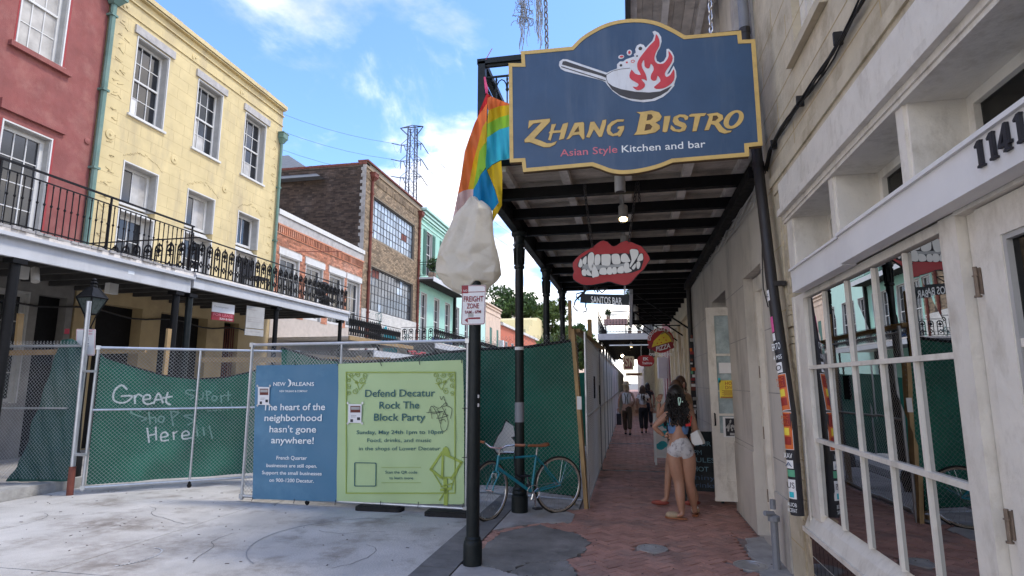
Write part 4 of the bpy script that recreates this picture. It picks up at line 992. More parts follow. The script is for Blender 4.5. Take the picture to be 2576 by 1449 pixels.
for i in range(5):
    for j in range(3):
        p = MB(FR(RF(UV[i] + .012, VH[j] + .01, -.022), (0, 1, 0), (0, 0, 1), (-1, 0, 0))); a = UV[i + 1] - UV[i] - .024; c = VH[j + 1] - VH[j] - .02
        e = [random.uniform(-.0012, .0012) for _ in range(4)]
        p.add([p.F(0, 0, e[0]), p.F(a, 0, e[1]), p.F(a, c, e[2]), p.F(0, c, e[3])], [(0, 1, 2, 3)]); p.build('pane', 'glass', win, rec=False)
MB(RF).box(2.4, 4.98, -.03, .49, -.3, -.004).build('tile_bed', 'grout', t)
for r in range(4):
    for q in range(24):
        u0 = 2.72 + q * .0945
        if u0 > 4.9: break
        v1 = .478 - r * .13
        if r == 0: piece('tile', RF, u0, u0 + .086, .445, .484, -.001, .012, 'blacktile', t)
        piece('tile', RF, u0, u0 + .086, .44 - (r + 1) * .125 + .009, .44 - r * .125, -.001, .003, 'blacktile', t)
# interior room with curtain
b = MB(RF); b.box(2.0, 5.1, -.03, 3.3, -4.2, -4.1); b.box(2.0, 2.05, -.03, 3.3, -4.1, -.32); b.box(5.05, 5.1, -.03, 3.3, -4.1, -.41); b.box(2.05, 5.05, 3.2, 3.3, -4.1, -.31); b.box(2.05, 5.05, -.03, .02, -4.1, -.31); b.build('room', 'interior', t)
b = MB(RF); n = 60; pts = [(2.62 + i * .7 / n, -.24 + .035 * math.sin(i * .85) + .01 * math.sin(i * 2.3)) for i in range(n + 1)]
for p, q in zip(pts, pts[1:]): b.quad((p[0], .4, p[1]), (q[0], .4, q[1]), (q[0], 2.28, q[1]), (p[0], 2.28, p[1]))
b.build('curtain', 'curtain_brown', t, smooth=True, rec=False)
b = MB(RF); b.tube([(2.95 + .0, 1.02, -.07), (3.0, .92, -.07), (2.93, .8, -.07), (2.8, .72, -.07), (2.72, .7, -.07)], .004, 5); b.build('cord', 'greywood', t)
# shop door
b = MB(RF); b.box(2.47, 2.555, -.03, 2.27, -.1, -.03); b.box(1.3, 2.56, 2.255, 2.30, -.1, .015); b.build('door_jamb', 'oldwhite', t)
d = MB(RF).box(2.33, 2.465, 0, 2.25, -.055, -.01).box(1.4, 1.54, 0, 2.25, -.055, -.01).box(1.54, 2.33, 2.12, 2.25, -.055, -.01).box(1.54, 2.33, .0, .5, -.055, -.01).box(1.54, 2.33, 1.72, 1.75, -.05, -.018).build('door', 'oldwhite', t)
b = MB(RF); b.box(2.31, 2.33, .5, 2.12, -.05, -.016); b.box(1.54, 2.31, 2.1, 2.12, -.05, -.016); b.build('glazing_bead', 'greywood', d)
piece('pane', RF, 1.54, 2.31, .5, 1.72, -.04, -.036, 'glassdark', d); piece('pane', RF, 1.54, 2.31, 1.75, 2.1, -.04, -.036, 'glassdark', d)
for z in (1.98, 1.1):
    b = MB(RF); b.tube([(2.487, z - .055, .0), (2.487, z + .055, .0)], .008, 8); b.box(2.47, 2.484, z - .05, z + .05, -.011, -.006); b.box(2.489, 2.5, z - .05, z + .05, -.03, -.022)
    b.tube([(2.487, z - .062, 0), (2.487, z - .055, 0)], .013, 8); b.tube([(2.487, z + .018, 0), (2.487, z + .022, 0)], .013, 8); b.build('hinge', 'hinge', d)
MB(RF).box(-6, 1.4, -.03, 2.27, -.15, -.02).build('shopfront_panel', 'oldwhite', t)
# cables along the wall
t = thing('cable_bundle', 'black electric cables slung along the plaster above the shop', 'cables', (1.28, 4, 3.6)); random.seed(2)
for k in range(6):
    P = []
    for i in range(30):
        u = 5.42 - i * .2; P.append((u, 3.62 + .03 * math.sin(i * .55) + .012 * math.sin(i * 1.3 + k * 2) - k * .008 - (.1 if i == 0 else 0), .02 + .012 * (k % 3) + .004 * math.sin(i + k)))
    MB(RF).tube(P, .006, 5).build('cable', 'cable', t, smooth=True)
b = MB(RF)
for i in range(7): b.box(5.1 - i * .8, 5.12 - i * .8, 3.58, 3.66, 0, .05)
b.build('clip', 'cable', t)
t = thing('conduit_pipe', 'short grey pipe stub poking from the plaster at the top of the picture', 'pipe', tuple(RF(3.1, 3.86, 0))); MB(RF).tube([(2.5, 3.93, .05), (3.15, 3.86, .05)], .03, 10).build('pipe', 'pipegrey', t, smooth='auto'); MB(RF).lathe([(.06, 0), (.06, .02)], (2.98, 3.86, .0), 12).build('flange', 'stucco', t)
# downspout beside the shop, bent, covered in stickers
t = thing('downspout', 'dark leaning downspout covered with stickers beside the shop corner', 'downspout', (1.2, 5.2, 0)); DP = [(1.21, 5.62, 7.2), (1.21, 5.6, 5.0), (1.205, 5.42, 3.55), (1.2, 5.2, 2.4), (1.2, 4.93, 1.35), (1.2, 4.93, 1.0)]
MB().tube(DP[:2], .05, 14).build('upper_pipe', 'pipegrey', t, smooth='auto'); MB().tube(DP[1:], .047, 14).build('pipe', 'pipe', t, smooth='auto')
b = MB()
for i in (1, 2): b.tube([V(DP[i]) + V((0, 0, -.03)), V(DP[i]) + V((0, 0, .03))], .054, 12)
b.build('coupling', 'pipe', t); MB().box(1.2, 1.3, 5.15, 5.2, 2.4, 2.44).build('strap', 'pipe', t)
for s_, (bot) in ((0, 0),):
    b = MB(); b.tube([(1.2, 5.75, -.02), (1.2, 5.74, .42), (1.19, 5.74, .45)], .032, 8); b.lathe([(.05, 0), (.05, .04), (.035, .05)], (1.2, 5.74, .4), 10); b.tube([(1.2, 5.74, .46), (1.12, 5.7, .47)], .022, 8); b.tube([(1.2, 5.74, .5), (1.2, 5.74, .58)], .025, 8)
    tag(b.build('standpipe', 'pipegrey'), 'small grey pipe with tap fittings at the foot of the wall', 'standpipe')
def dpx(z):
    for p, q in zip(DP, DP[1:]):
        if q[2] <= z <= p[2]: s_ = (z - q[2]) / (p[2] - q[2]); return V(q).lerp(V(p), s_)
    return V(DP[-1])
def sticker(z0, z1, wd, m, name='sticker', off=0, tx=None, txm='inkwhite', ang=0):
    P0, P1 = dpx(z0), dpx(z1); up_ = (P1 - P0).normalized(); vw = V((-.72, -.69, 0)); rt = up_.cross(vw).normalized() * -1
    if rt.x < 0: rt = -rt
    nn = rt.cross(up_); nn = nn if nn.dot(vw) > 0 else -nn
    b = MB(); n = 6; L_ = (P1 - P0).length; vs = []
    for i in range(n + 1):
        a = (i / n - .5) * wd * .85 / .049 + off
        for P in (P0, P1): vs.append(P + (rt * math.sin(a) + nn * math.cos(a)) * (.0495 + .0015 * ang))
    b.add(vs, [(2 * i, 2 * i + 2, 2 * i + 3, 2 * i + 1) for i in range(n)]); o = b.build(name, m, t, smooth=True, rec=False)
    if tx:
        c = nn * math.cos(off) + rt * math.sin(off); r2 = up_.cross(c); r2 = r2 if r2.dot(rt) > 0 else -r2
        F = FR(P0 + c * .0515, r2, up_, c); ls = tx.split('|'); h = L_ / (len(ls) * 1.5 + .3)
        for k, s2 in enumerate(ls): text(s2, F, 0, L_ - (k + 1) * h * 1.4, h, txm, o, width=wd * .8, align='c', w0=0, w1=.0005)
sticker(2.0, 2.13, .05, 'stickerpink', off=-.5); sticker(1.93, 1.99, .05, 'paperwhite', off=-.5); sticker(1.83, 1.93, .1, 'ink', off=-.1, tx='ERTO')
sticker(1.76, 1.825, .1, 'ink', off=-.1, tx='4 MSS'); sticker(1.67, 1.75, .07, 'paperwhite', off=-.2, tx='O', txm='ink')
for (z0, z1) in ((1.385, 1.655), (1.1, 1.375)):
    sticker(z0 - .004, z1 + .004, .118, 'paperwhite', name='poster', off=-.25); sticker(z0, z1, .11, 'poster_orange', name='poster', off=-.25, ang=.5); q = (z1 - z0)
    sticker(z1 - q * .38, z1 - q * .05, .09, 'poster_dark', name='poster_panel', off=-.25, ang=1, tx='MIC|CELL', txm='poster_orange'); sticker(z1 - q * .88, z1 - q * .66, .08, 'poster_dark', name='poster_panel', off=-.25, ang=1); sticker(z1 - q * .62, z1 - q * .42, .06, 'poster_yellow', name='poster_panel', off=-.25, ang=1)
sticker(2.27, 2.36, .06, 'paperwhite', off=-.6, tx='<', txm='ink')
t2 = t
def flat(z0, z1, wd, m, **k): sticker(z0, z1, wd, m, **k)
# lower stickers go on a wider black strap section of the pipe
MB().tube([(1.2, 4.93, 1.0), (1.2, 4.93, .62)], .0485, 14).build('lower_sleeve', 'ink', t, smooth='auto'); DP.append((1.2, 4.93, .6))
for z0, z1, wd, m, o_, tx, tm in ((1.02, 1.09, .1, 'ink', -.2, 'XAV', 'inkwhite'), (.96, 1.02, .08, 'paperwhite', -.2, 'A', 'signblue'), (.9, .95, .07, 'stickergreen', 0, None, None), (.8, .88, .08, 'paperwhite', -.1, 'US', 'ink'), (.74, .8, .085, 'paperwhite', -.1, None, None), (.75, .79, .045, 'stickerteal', -.1, None, None), (.63, .725, .1, 'ink', -.1, 'AUOB|ACERAT', 'inkwhite')):
    sticker(z0, z1, wd, m, off=o_, tx=tx, txm=tm, ang=1 if m == 'stickerteal' else .6)
# ------------------------------------------------------------ grey stucco bar building
t = thing('grey_bar_building', 'grey stucco bar building with open panelled door under the gallery', 'building', (1.35, 9, 0)); GF = FR((1.31, 0, 0), (0, 1, 0), (0, 0, 1), (-1, 0, 0))
GD = [(6.1, 7.02, -.02, 2.78), (8.3, 9.6, -.02, 2.85)]
MB(GF).wall(5.61, 12.6, -.03, 6.9, .45, GD).build('wall', 'greywall', t)
b = MB(GF)
for v in (.9, 1.5, 2.1, 2.7): 
    for (a, c) in ((5.62, 6.1), (7.02, 8.3), (9.6, 12.6)): b.box(a, c, v, v + .008, 0, .002)
b.build('plaster_joint', 'cement', t); MB(GF).box(7.02, 8.3, -.02, .85, 0, .014).build('dado', 'greywall', t); MB(GF).box(5.62, 6.08, -.02, .6, 0, .02).build('dado', 'greywall', t)
b = MB(GF); b.box(6.1, 6.2, 0, 2.76, -.2, -.1); b.box(6.92, 7.01, 0, 2.76, -.2, -.1); b.box(6.2, 6.92, 2.6, 2.76, -.2, -.1); b.box(6.86, 6.9, 0, 2.6, -.18, -.09); b.build('door_frame', 'oldwhite', t)
d = MB(GF).box(6.2, 6.92, 0, 2.6, -.19, -.14).build('door', 'oldwhite', t)
for z in (.35, 1.0, 1.65): MB(GF).tube([(6.89, z, -.095), (6.89, z + .13, -.095)], .014, 6).build('hinge', 'hinge', d)
# open door leaf, seen face on
OF = FR((1.03, 8.2, 0), (1, 0, 0), (0, 0, 1), (0, -1, 0)); o3 = thing
b = MB(OF); b.box(0, .1, .12, 2.6, -.045, 0); b.box(.53, .62, .12, 2.6, -.045, 0); b.box(.1, .53, 2.49, 2.6, -.045, 0); b.box(.1, .53, .12, .95, -.04, -.006); b.box(.1, .53, 1.17, 1.2, -.045, -.002); b.box(.1, .53, 1.48, 1.5, -.045, -.002); b.box(.1, .53, 1.95, 1.98, -.045, -.002); b.box(.1, .53, .12, .22, -.045, 0); leaf = b.build('open_door', 'oldwhite', t)
b = MB(OF); 
for a, c, e, g in ((.15, .165, .34, .84), (.48, .495, .34, .84), (.165, .48, .34, .355), (.165, .48, .825, .84)): b.box(a, c, e, g, -.005, .008)
b.box(-.005, .625, .1, .135, -.05, .01); b.build('panel_moulding', 'oldwhite', leaf)
for v0, v1 in ((.95, 1.17), (1.2, 1.48), (1.5, 1.95), (1.98, 2.49)): piece('pane', OF, .1, .53, v0, v1, -.028, -.022, 'haze_glass', leaf)
b = MB(OF); b.tube([(.04, 1.05, .01), (.04, 1.05, .05), (.04, 1.2, .05), (.04, 1.2, .01)], .01, 6); b.build('door_handle', 'ironblack', leaf)
p = MB(OF).box(.14, .44, .9, 1.16, -.001, .003).build('poster', 'paperwhite', leaf); MB(OF).box(.17, .42, .915, 1.14, .003, .0045).build('artwork', 'ink', p)
b = MB(OF)
for q in range(26): a = rnd() * 6.28; r = rnd() * .1; b.ell((.295 + r * math.cos(a), 1.03 + r * math.sin(a), .0045), (.012, .016, .001), 6, 4)
b.stroke([(.18, 1.02), (.22, 1.07), (.2, .98)], .02, .004, .0055); b.stroke([(.41, 1.02), (.37, 1.07), (.39, .98)], .02, .004, .0055); b.box(.22, .37, .925, .955, .0045, .0055); b.build('artwork_print', 'greywood', p)
p = MB(OF).box(.12, .42, 1.4, 1.63, .003, .005).build('poster', 'poster_yellow', leaf); text('HOLY', OF, .27, 1.57, .045, 'signred', p, width=.15, align='c', w1=.0065); text('DIVER', OF, .27, 1.515, .045, 'signred', p, width=.15, align='c', w1=.0065)
b = MB(OF)
for q in range(6): b.box(.15 + .02 * (q % 2), .39 - .02 * (q % 3), 1.495 - q * .012, 1.5 - q * .012, .005, .006)
b.box(.13, .41, 1.405, 1.418, .005, .006); b.build('small_print', 'darkred', p)
MB(OF).box(.13, .4, 1.72, 1.86, .003, .005).build('paper_notice', 'paperwhite', leaf); MB(OF).box(.11, .14, 1.6, 1.66, .003, .005).build('sticker', 'stickerteal', leaf)
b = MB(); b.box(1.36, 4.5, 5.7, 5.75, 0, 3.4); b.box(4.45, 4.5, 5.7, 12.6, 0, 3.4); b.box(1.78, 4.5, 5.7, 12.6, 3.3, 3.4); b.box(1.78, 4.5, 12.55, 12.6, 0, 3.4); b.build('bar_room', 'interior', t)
t = thing('wall_wires', 'tangle of grey wires running along the top of the grey wall', 'wires', (1.28, 7, 3.5)); random.seed(8)
for k in range(5): MB(GF).tube([(5.7 + i * .35, 3.42 + .08 * math.sin(i * .9 + k * 1.7) + (.15 if i == 0 else 0) + .012 * i, .02 + .015 * rnd()) for i in range(20)], .006, 4).build('wire', 'greywood', t)
MB(GF).tube([(5.75, 3.3, .02), (5.85, 2.8, .03), (5.9, 2.5, .03), (5.8, 2.3, .02)], .006, 4).build('wire', 'pipe', t)
# upper storey trim behind the sign
b = MB(GF); b.box(5.62, 12.6, 4.0, 4.04, 0, .02); b.box(5.62, 5.9, 4.1, 6.9, 0, .03); b.box(6.3, 6.45, 4.1, 6.8, 0, .05); b.box(7.5, 7.65, 4.1, 6.8, 0, .05); b.build('trim', 'stoneband', LOC and [o for o in bpy.data.objects if o.name == 'grey_bar_building'][0])
# ------------------------------------------------------------ gallery over the pavement
t = thing('street_gallery', 'deep gallery over the brick pavement with black beams and iron railing', 'gallery', (0, 9, 3.6)); XL, XR, GY0, GY1 = -1.5, 1.3, 5.72, 12.72
for y in [5.72 + i * .1 for i in range(70)]: piece('ceiling_plank', WF, XL + .06, XR, y + .003, y + .097, 3.86, 3.88, 'plank', t)
for y in (6.3, 7.1, 7.98, 8.92, 10.0, 11.0, 11.95, 12.6): piece('beam', WF, XL + .1, XR - .005, y - .045, y + .045, 3.66, 3.78, 'ironblack', t)
for x in (-1.25, -.62, .04, .66, 1.2): piece('joist', WF, x - .045, x + .045, GY0, GY1, 3.782, 3.86, 'joist', t)
b = MB(); b.box(XL, XL + .1, GY0, GY1, 3.6, 3.86); b.box(XL - .03, XL + .1, GY0 - .02, GY1, 3.862, 3.9); b.build('fascia_beam', 'ironblack', t); b = MB(); b.box(XR - .12, XR - .005, GY0, GY1, 3.54, 3.655); b.build('wall_beam', 'ironblack', t)
MB().box(XL + .1, XR, GY0, GY1, 3.885, 3.93).build('deck', 'joist', t); MB().box(XL + .1, XR, GY1 + .001, GY1 + .06, 3.6, 3.9).build('end_beam', 'ironblack', t)
MB().box(XL + .1, XR, GY0 - .03, GY0 - .003, 3.84, 3.9).build('edge_board', 'ironblack', t)
GLF = FR((XL + .02, 0, 0), (0, 1, 0), (0, 0, 1), (-1, 0, 0)); rail_bars(GLF, GY0 + .03, GY1, 3.93, 5.03, 0, t, pitch=.115, knob=.72, arch=True, m='irongreen'); EF = FR((0, GY0 + .03, 0), (1, 0, 0), (0, 0, 1), (0, -1, 0)); rail_bars(EF, XL + .06, XR, 3.93, 5.03, 0, t, pitch=.115, knob=.72, arch=True, m='irongreen')
b = MB(); b.box(XL - .02, XL + .06, GY0 - .01, GY0 + .07, 3.9, 5.06); b.box(XL - .03, XR, GY0 - .01, GY0 + .07, 5.03, 5.09); b.box(XL - .03, XL + .06, GY0 + .07, GY1, 5.03, 5.09); b.build('corner_frame', 'irongreen', t)
def column(y, lab, x=-1.41, zt=3.6):
    c = thing('iron_column', lab, 'column', (x, y, 0), 'green black cast iron columns of the street gallery'); b = MB()
    b.lathe([(.105, 0), (.105, .2), (.09, .21), (.098, .235), (.085, .26), (.09, .28), (.066, .3), (.06, 1.2)], (x, y, 0), 16); b.build('base', 'irongreen', c, smooth='auto')
    MB().lathe([(.06, 1.2), (.056, zt - .5)], (x, y, 0), 16).build('shaft', 'irongreen', c, smooth='auto'); b = MB(); b.lathe([(.056, zt - .5), (.072, zt - .49), (.072, zt - .46), (.058, zt - .45), (.064, zt - .2), (.085, zt - .17), (.07, zt - .14), (.08, zt - .06), (.105, zt - .04), (.105, zt)], (x, y, 0), 16)
    for k in range(8): a = k * math.pi / 4; b.tube([(x + .062 * math.cos(a), y + .062 * math.sin(a), zt - .44), (x + .07 * math.cos(a), y + .07 * math.sin(a), zt - .22)], .012, 4)
    b.build('capital', 'irongreen', c, smooth='auto'); return c
c = column(7.55, 'nearest iron gallery column, the one the bicycle is chained to'); MB().lathe([(.0625, 1.1), (.062, 1.35), (.0615, 1.35)], (-1.41, 7.55, 0), 16).build('sticker_patch', 'pipegrey', c, smooth='auto'); MB().lathe([(.0622, 2.02), (.0618, 2.06), (.06, 2.06)], (-1.41, 7.55, 0), 16).build('tape_band', 'paperwhite', c)
column(10.15, 'second iron gallery column, rising behind the green screened fence'); column(12.7, 'third and farthest iron gallery column')
# ceiling lamps
def spot(x, y, zt, lit, lab, r=.055, h=.17, tilt=0):
    c = thing('ceiling_spotlight', lab, 'spotlight', (x, y, zt), 'cylinder spotlights under the gallery'); MB().tube([(x, y, zt), (x, y, zt - .09)], .014, 6).build('stem', 'lampbody', c)
    MB().tube([(x, y, zt - .08), (x, y - tilt * h, zt - .08 - h)], r, 16).build('housing', 'lampbody', c, smooth='auto')
    b = MB(); b.tube([(x, y - tilt * h * 1.005, zt - .08 - h - .001), (x, y - tilt * (h + .004), zt - .08 - h - .004)], r * .85, 16); b.build('lens', 'lampwarm' if lit else 'pipe', c); return c
spot(-.04, 5.86, 3.78, False, 'unlit grey cylinder light just under the big blue sign'); spot(-.02, 6.95, 3.78, True, 'lit cylinder spotlight glowing yellow above the red lips', tilt=.35); spot(-.02, 8.4, 3.78, False, 'small cylinder light half hidden behind the red lips')
MB().box(-.06, -.02, 5.8, 8.5, 3.765, 3.781).build('lamp_conduit', 'lampbody', t)
# narrow upper balcony overhead
t = thing('upper_balcony', 'narrow top balcony overhead with boarded underside and black beam', 'balcony', (.9, 9, 6.4)); XB = .16
for x in [XB + .02 + i * .14 for i in range(8)]: piece('ceiling_plank', WF, x, x + .134, 6.35, 12.6, 6.62, 6.64, 'plank', t)
for y in (6.9, 8.3, 9.8, 11.2): piece('beam', WF, XB, 1.3, y - .05, y + .05, 6.44, 6.54, 'ironblack', t)
for x in (XB + .04, .62, 1.1): piece('joist', WF, x - .045, x + .045, 6.35, 12.6, 6.54, 6.62, 'joist', t)
MB().box(XB - .07, XB - .003, 6.35, 12.6, 6.4, 6.75).build('fascia_beam', 'pipe', t); MB().box(XB, 1.3, 6.33, 12.6, 6.642, 6.7).build('deck', 'joist', t)
b = MB(); b.box(.93, 1.29, 6.0, 12.6, 4.2, 6.4) if False else None
# ------------------------------------------------------------ cream building and the shops beyond
t = thing('cream_building', 'cream painted building with pilasters and doorways beyond the bar', 'building', (1.4, 16, 0)); CF = FR((1.38, 0, 0), (0, 1, 0), (0, 0, 1), (-1, 0, 0))
CD = [(13.6, 14.7, -.02, 2.6), (15.4, 16.3, -.02, 2.5), (17.0, 17.9, -.02, 2.5), (18.7, 19.7, -.02, 2.6)]
MB(CF).wall(12.61, 20.4, -.03, 6.9, .4, CD).build('wall', 'cream', t)
for a in (12.62, 14.9, 16.5, 18.1, 19.9): MB(CF).box(a, a + .35, -.02, 3.1, 0, .06).build('pilaster', 'cream', t)
for h in CD: MB(CF).box(h[0], h[1], 0, h[3], -.35, -.28).build('door', 'oldwhite', t)
MB(CF).box(12.61, 20.4, 3.1, 3.2, 0, .1).build('string_course', 'cream', t)
t = thing('stickered_pipe', 'thin pipe plastered with old stickers at the edge of the cream building', 'pipe', (1.28, 12.55, 0)); MB().tube([(1.24, 12.4, 0), (1.24, 12.4, 3.5)], .05, 8).build('pipe', 'pipe', t)
random.seed(31); sm = ['paperwhite', 'ink', 'rust', 'greywood', 'ink', 'darkred', 'paperwhite', 'stickergreen', 'greywood', 'ink', 'poster_orange']
for k in range(30): z = .6 + k * .065; a = random.uniform(-.02, .02); e = random.uniform(.02, .045); MB().box(1.24 + a - e, 1.24 + a + e, 12.343 - rnd() * .004, 12.349, z, z + random.uniform(.03, .075)).build('sticker', sm[int(rnd() * 11)], t)
def far_shop(y0, y1, col, lab, x=1.4, m2='oldwhite', h=6.9):
    t = thing('shop_building', lab, 'shop', (x, (y0 + y1) / 2, 0)); F = FR((x, 0, 0), (0, 1, 0), (0, 0, 1), (-1, 0, 0)); n = max(1, int((y1 - y0) / 1.6)); hs = [(y0 + (i + .2) * (y1 - y0) / n, y0 + (i + .75) * (y1 - y0) / n, -.02, 2.5) for i in range(n)]
    MB(F).wall(y0, y1, -.03, h, .3, hs).build('wall', col, t)
    for q in hs: MB(F).box(q[0], q[1], 0, q[3], -.3, -.2).build('door', m2, t)
    for i in range(n + 1): MB(F).box(y0 + i * (y1 - y0) / n - (.12 if i == n else 0), y0 + i * (y1 - y0) / n + .12, 0, 3, 0, .05).build('pilaster', 'oldwhite' if col != 'cream' else 'cream', t)
far_shop(20.45, 25.4, 'darkred', 'dark red shopfront with white pilasters under the far gallery', m2='darkred'); far_shop(25.45, 34, 'cream', 'pale shopfront after the dark red one', m2='ironblack'); far_shop(34.1, 60, 'brownmortar', 'dim brown shopfronts at the far end of the covered walk', m2='interior'); far_shop(60.1, 110, 'greywall', 'last grey buildings closing the right side of the street')
for (y, m) in ((21.5, 'clothwhite'), (22.1, 'paperwhite')): tag(MB().box(1.0, 1.3, y, y + .3, 1.75, 2.5).build('hanging_shirt', m), 'pale shirt hung outside the dark red shop, %s' % ('nearer one' if y < 22 else 'farther one'), 'shirt')
# second, narrower gallery on struts
t = thing('bracket_gallery', 'dark narrow gallery carried on diagonal iron struts beyond the columns', 'gallery', (.8, 18, 3.6))
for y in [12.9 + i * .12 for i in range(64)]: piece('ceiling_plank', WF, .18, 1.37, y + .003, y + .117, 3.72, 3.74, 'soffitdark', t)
for i in range(9): piece('beam', WF, .12, 1.37, 13.1 + i * .9, 13.19 + i * .9, 3.55, 3.68, 'ironblack', t)
MB().box(.04, .117, 12.85, 20.6, 3.5, 3.85).build('fascia_beam', 'fascia', t)
for i in range(5): MB().bar((.2, 13.3 + i * 1.8, 3.56), (1.33, 13.3 + i * 1.8, 2.75), .035).build('strut', 'ironblack', t)
BF2 = FR((.08, 0, 0), (0, 1, 0), (0, 0, 1), (-1, 0, 0)); rail_cast(BF2, 12.9, 20.6, 3.86, 4.75, 0, t, pitch=.3); EFb = FR((0, 12.88, 0), (1, 0, 0), (0, 0, 1), (0, -1, 0)); rail_cast(EFb, .1, 1.3, 3.86, 4.75, 0, t, pitch=.3)
b = MB(); leaves(b, (.1, 14, 4.3), (.15, 1.2, .4), 300, .06); leaves(b, (.1, 17, 4.2), (.15, 1.5, .4), 300, .06); tag(b.build('railing_vine', 'leafa', rec=False), 'thin vine growing through the railing of the dark narrow gallery', 'vine')
t = thing('far_gallery', 'far gallery with white fascia, iron railing and potted plants facing down the walk', 'gallery', (0, 30, 3.6))
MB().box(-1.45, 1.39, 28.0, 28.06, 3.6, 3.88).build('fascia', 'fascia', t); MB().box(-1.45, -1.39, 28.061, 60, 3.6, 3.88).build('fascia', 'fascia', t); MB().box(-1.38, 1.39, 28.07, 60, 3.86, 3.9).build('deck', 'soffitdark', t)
for i in range(20): piece('beam', WF, -1.38, 1.38, 28.6 + i * 1.3, 28.7 + i * 1.3, 3.62, 3.75, 'ironblack', t)
EF = FR((0, 28.05, 0), (1, 0, 0), (0, 0, 1), (0, -1, 0)); rail_bars(EF, -1.42, 1.3, 3.9, 4.95, 0, t, pitch=.14, arch=True); rail_bars(FR((-1.42, 0, 0), (0, 1, 0), (0, 0, 1), (-1, 0, 0)), 28.1, 40, 3.9, 4.95, 0, t, pitch=.3)
for y in (28.3, 32, 36, 40, 44): MB().tube([(-1.36, y, 0), (-1.36, y, 3.6)], .06, 8).build('column', 'ironblack', t)
c = thing('balcony_table', 'table with pink flowered cloth on the far gallery', 'table', (-.7, 28.6, 3.9)); MB().box(-1.15, -.05, 28.3, 28.9, 4.35, 4.62).build('cloth', 'bagpink', c)
for k in range(4): MB().box(-1.1 + (k % 2) * .95, -1.05 + (k % 2) * .95, 28.32 + (k // 2) * .5, 28.37 + (k // 2) * .5, 3.9, 4.35).build('leg', 'ironblack', c)
for (x, h, lab) in ((-.95, .35, 'leafy plant standing on the pink cloth of the far gallery'), (.05, .75, 'slim dark green shrub in a pot on the far gallery'), (.5, .6, 'plant at the right end of the far gallery railing')):
    c = thing('potted_plant', lab, 'plant', (x, 28.5, 3.9 if x > -.5 else 4.62)); z0 = c.location.z; MB().box(x - .09, x + .09, 28.4, 28.6, z0, z0 + .15).build('pot', 'clay', c); b = MB(); leaves(b, (x, 28.5, z0 + .15 + h / 2), (.15, .15, h / 2), 160, .06); b.build('foliage', 'leafa', c, rec=False)
for k, (x, y) in enumerate(((.1, 29.5), (.2, 15.2), (.25, 17.3))): spot(x, y, 3.6 if y > 20 else 3.68, y > 20, ['lit lamp hanging under the far gallery', 'first pale lantern under the dark narrow gallery', 'second pale lantern under the dark narrow gallery'][k], r=.06, h=.2)
tag(MB().tube([(-.9, 27.8, 3.32), (1.0, 27.8, 3.32)], .03, 6).build('fluorescent_tube', 'inkwhite'), 'long pale tube lamp across the far gallery front', 'lamp')
random.seed(77)
for k in range(7):
    y = 31 + k * 3.2; tag(MB().ell((random.uniform(-.8, .9), y, random.uniform(2.7, 3.2)), (.08, .08, .08), 8, 6).build('hanging_bulb', 'bulb'), 'small glowing bulb hanging deep under the far gallery', 'bulb', 'small bulbs deep in the covered walk')
# ------------------------------------------------------------ signs
from mathutils import noise as mnoise
def puv(F, z=None):
    def f(x, y):
        if z: x, y = z(x, y)
        p = atp(x, y, F.o, F.w) - F.o; return (p.dot(F.u), p.dot(F.v))
    return f
def ptext(s, F, uv, L_, R_, hp, m, par, **k):
    a = uv(*L_); b = uv(*R_); h = abs(uv(L_[0], L_[1] - hp)[1] - a[1]); return text(s, F, a[0], a[1], h, m, par, width=b[0] - a[0], rise=(b[1] - a[1]) / (b[0] - a[0]), **k)
def offs(P, d):
    n = len(P); A = sum(P[i][0] * P[(i + 1) % n][1] - P[(i + 1) % n][0] * P[i][1] for i in range(n)); s_ = 1 if A > 0 else -1; Q = []
    for i in range(n):
        p0, p1, p2 = V(P[i - 1]), V(P[i]), V(P[(i + 1) % n]); e1 = (p1 - p0).normalized(); e2 = (p2 - p1).normalized(); n1 = V((-e1.y, e1.x)) * s_; n2 = V((-e2.y, e2.x)) * s_
        b = n1 + n2; b = b / max(.35, b.length_squared) * 2 if b.length > .1 else n1; Q.append(tuple(p1 + b * d))
    return Q
def spl(P, k=4, closed=True):                  # catmull-rom smoothing of a traced outline
    n = len(P); Q = []
    for i in range(n if closed else n - 1):
        p0, p1, p2, p3 = [V(P[(i + j) % n]) if closed else V(P[max(0, min(n - 1, i + j))]) for j in (-1, 0, 1, 2)]
        for q in range(k):
            t_ = q / k; Q.append(tuple(.5 * (2 * p1 + (p2 - p0) * t_ + (2 * p0 - 5 * p1 + 4 * p2 - p3) * t_ ** 2 + (3 * p1 - p0 - 3 * p2 + p3) * t_ ** 3)))
    return Q
def elp(c, r, n=18, rot=0):
    cr, sr = math.cos(rot), math.sin(rot); return [(c[0] + r[0] * math.cos(a) * cr - r[1] * math.sin(a) * sr, c[1] + r[0] * math.cos(a) * sr + r[1] * math.sin(a) * cr) for a in [math.tau * i / n for i in range(n)]]
def chain(p, q, par, link=.05, r=.006, m='chrome'):
    p, q = V(p), V(q); d = (q - p).normalized(); n = max(2, int((q - p).length / (link * .78))); s_ = (q - p).length / n; x = d.orthogonal().normalized(); y = d.cross(x)
    for i in range(n):
        c = p + d * s_ * (i + .5); a = x if i % 2 else y; k = link / 2 - r; P = [c + d * (k * .55 + k * .45 * math.sin(t_)) * (1) + a * k * .55 * math.cos(t_) for t_ in [math.pi * j / 4 for j in range(5)]] + [c - d * (k * .55 + k * .45 * math.sin(t_)) - a * k * .55 * math.cos(t_) for t_ in [math.pi * j / 4 for j in range(5)]]
        MB().tube(P, r, 5, loop=True).build('chain_link', m, par, smooth=True)
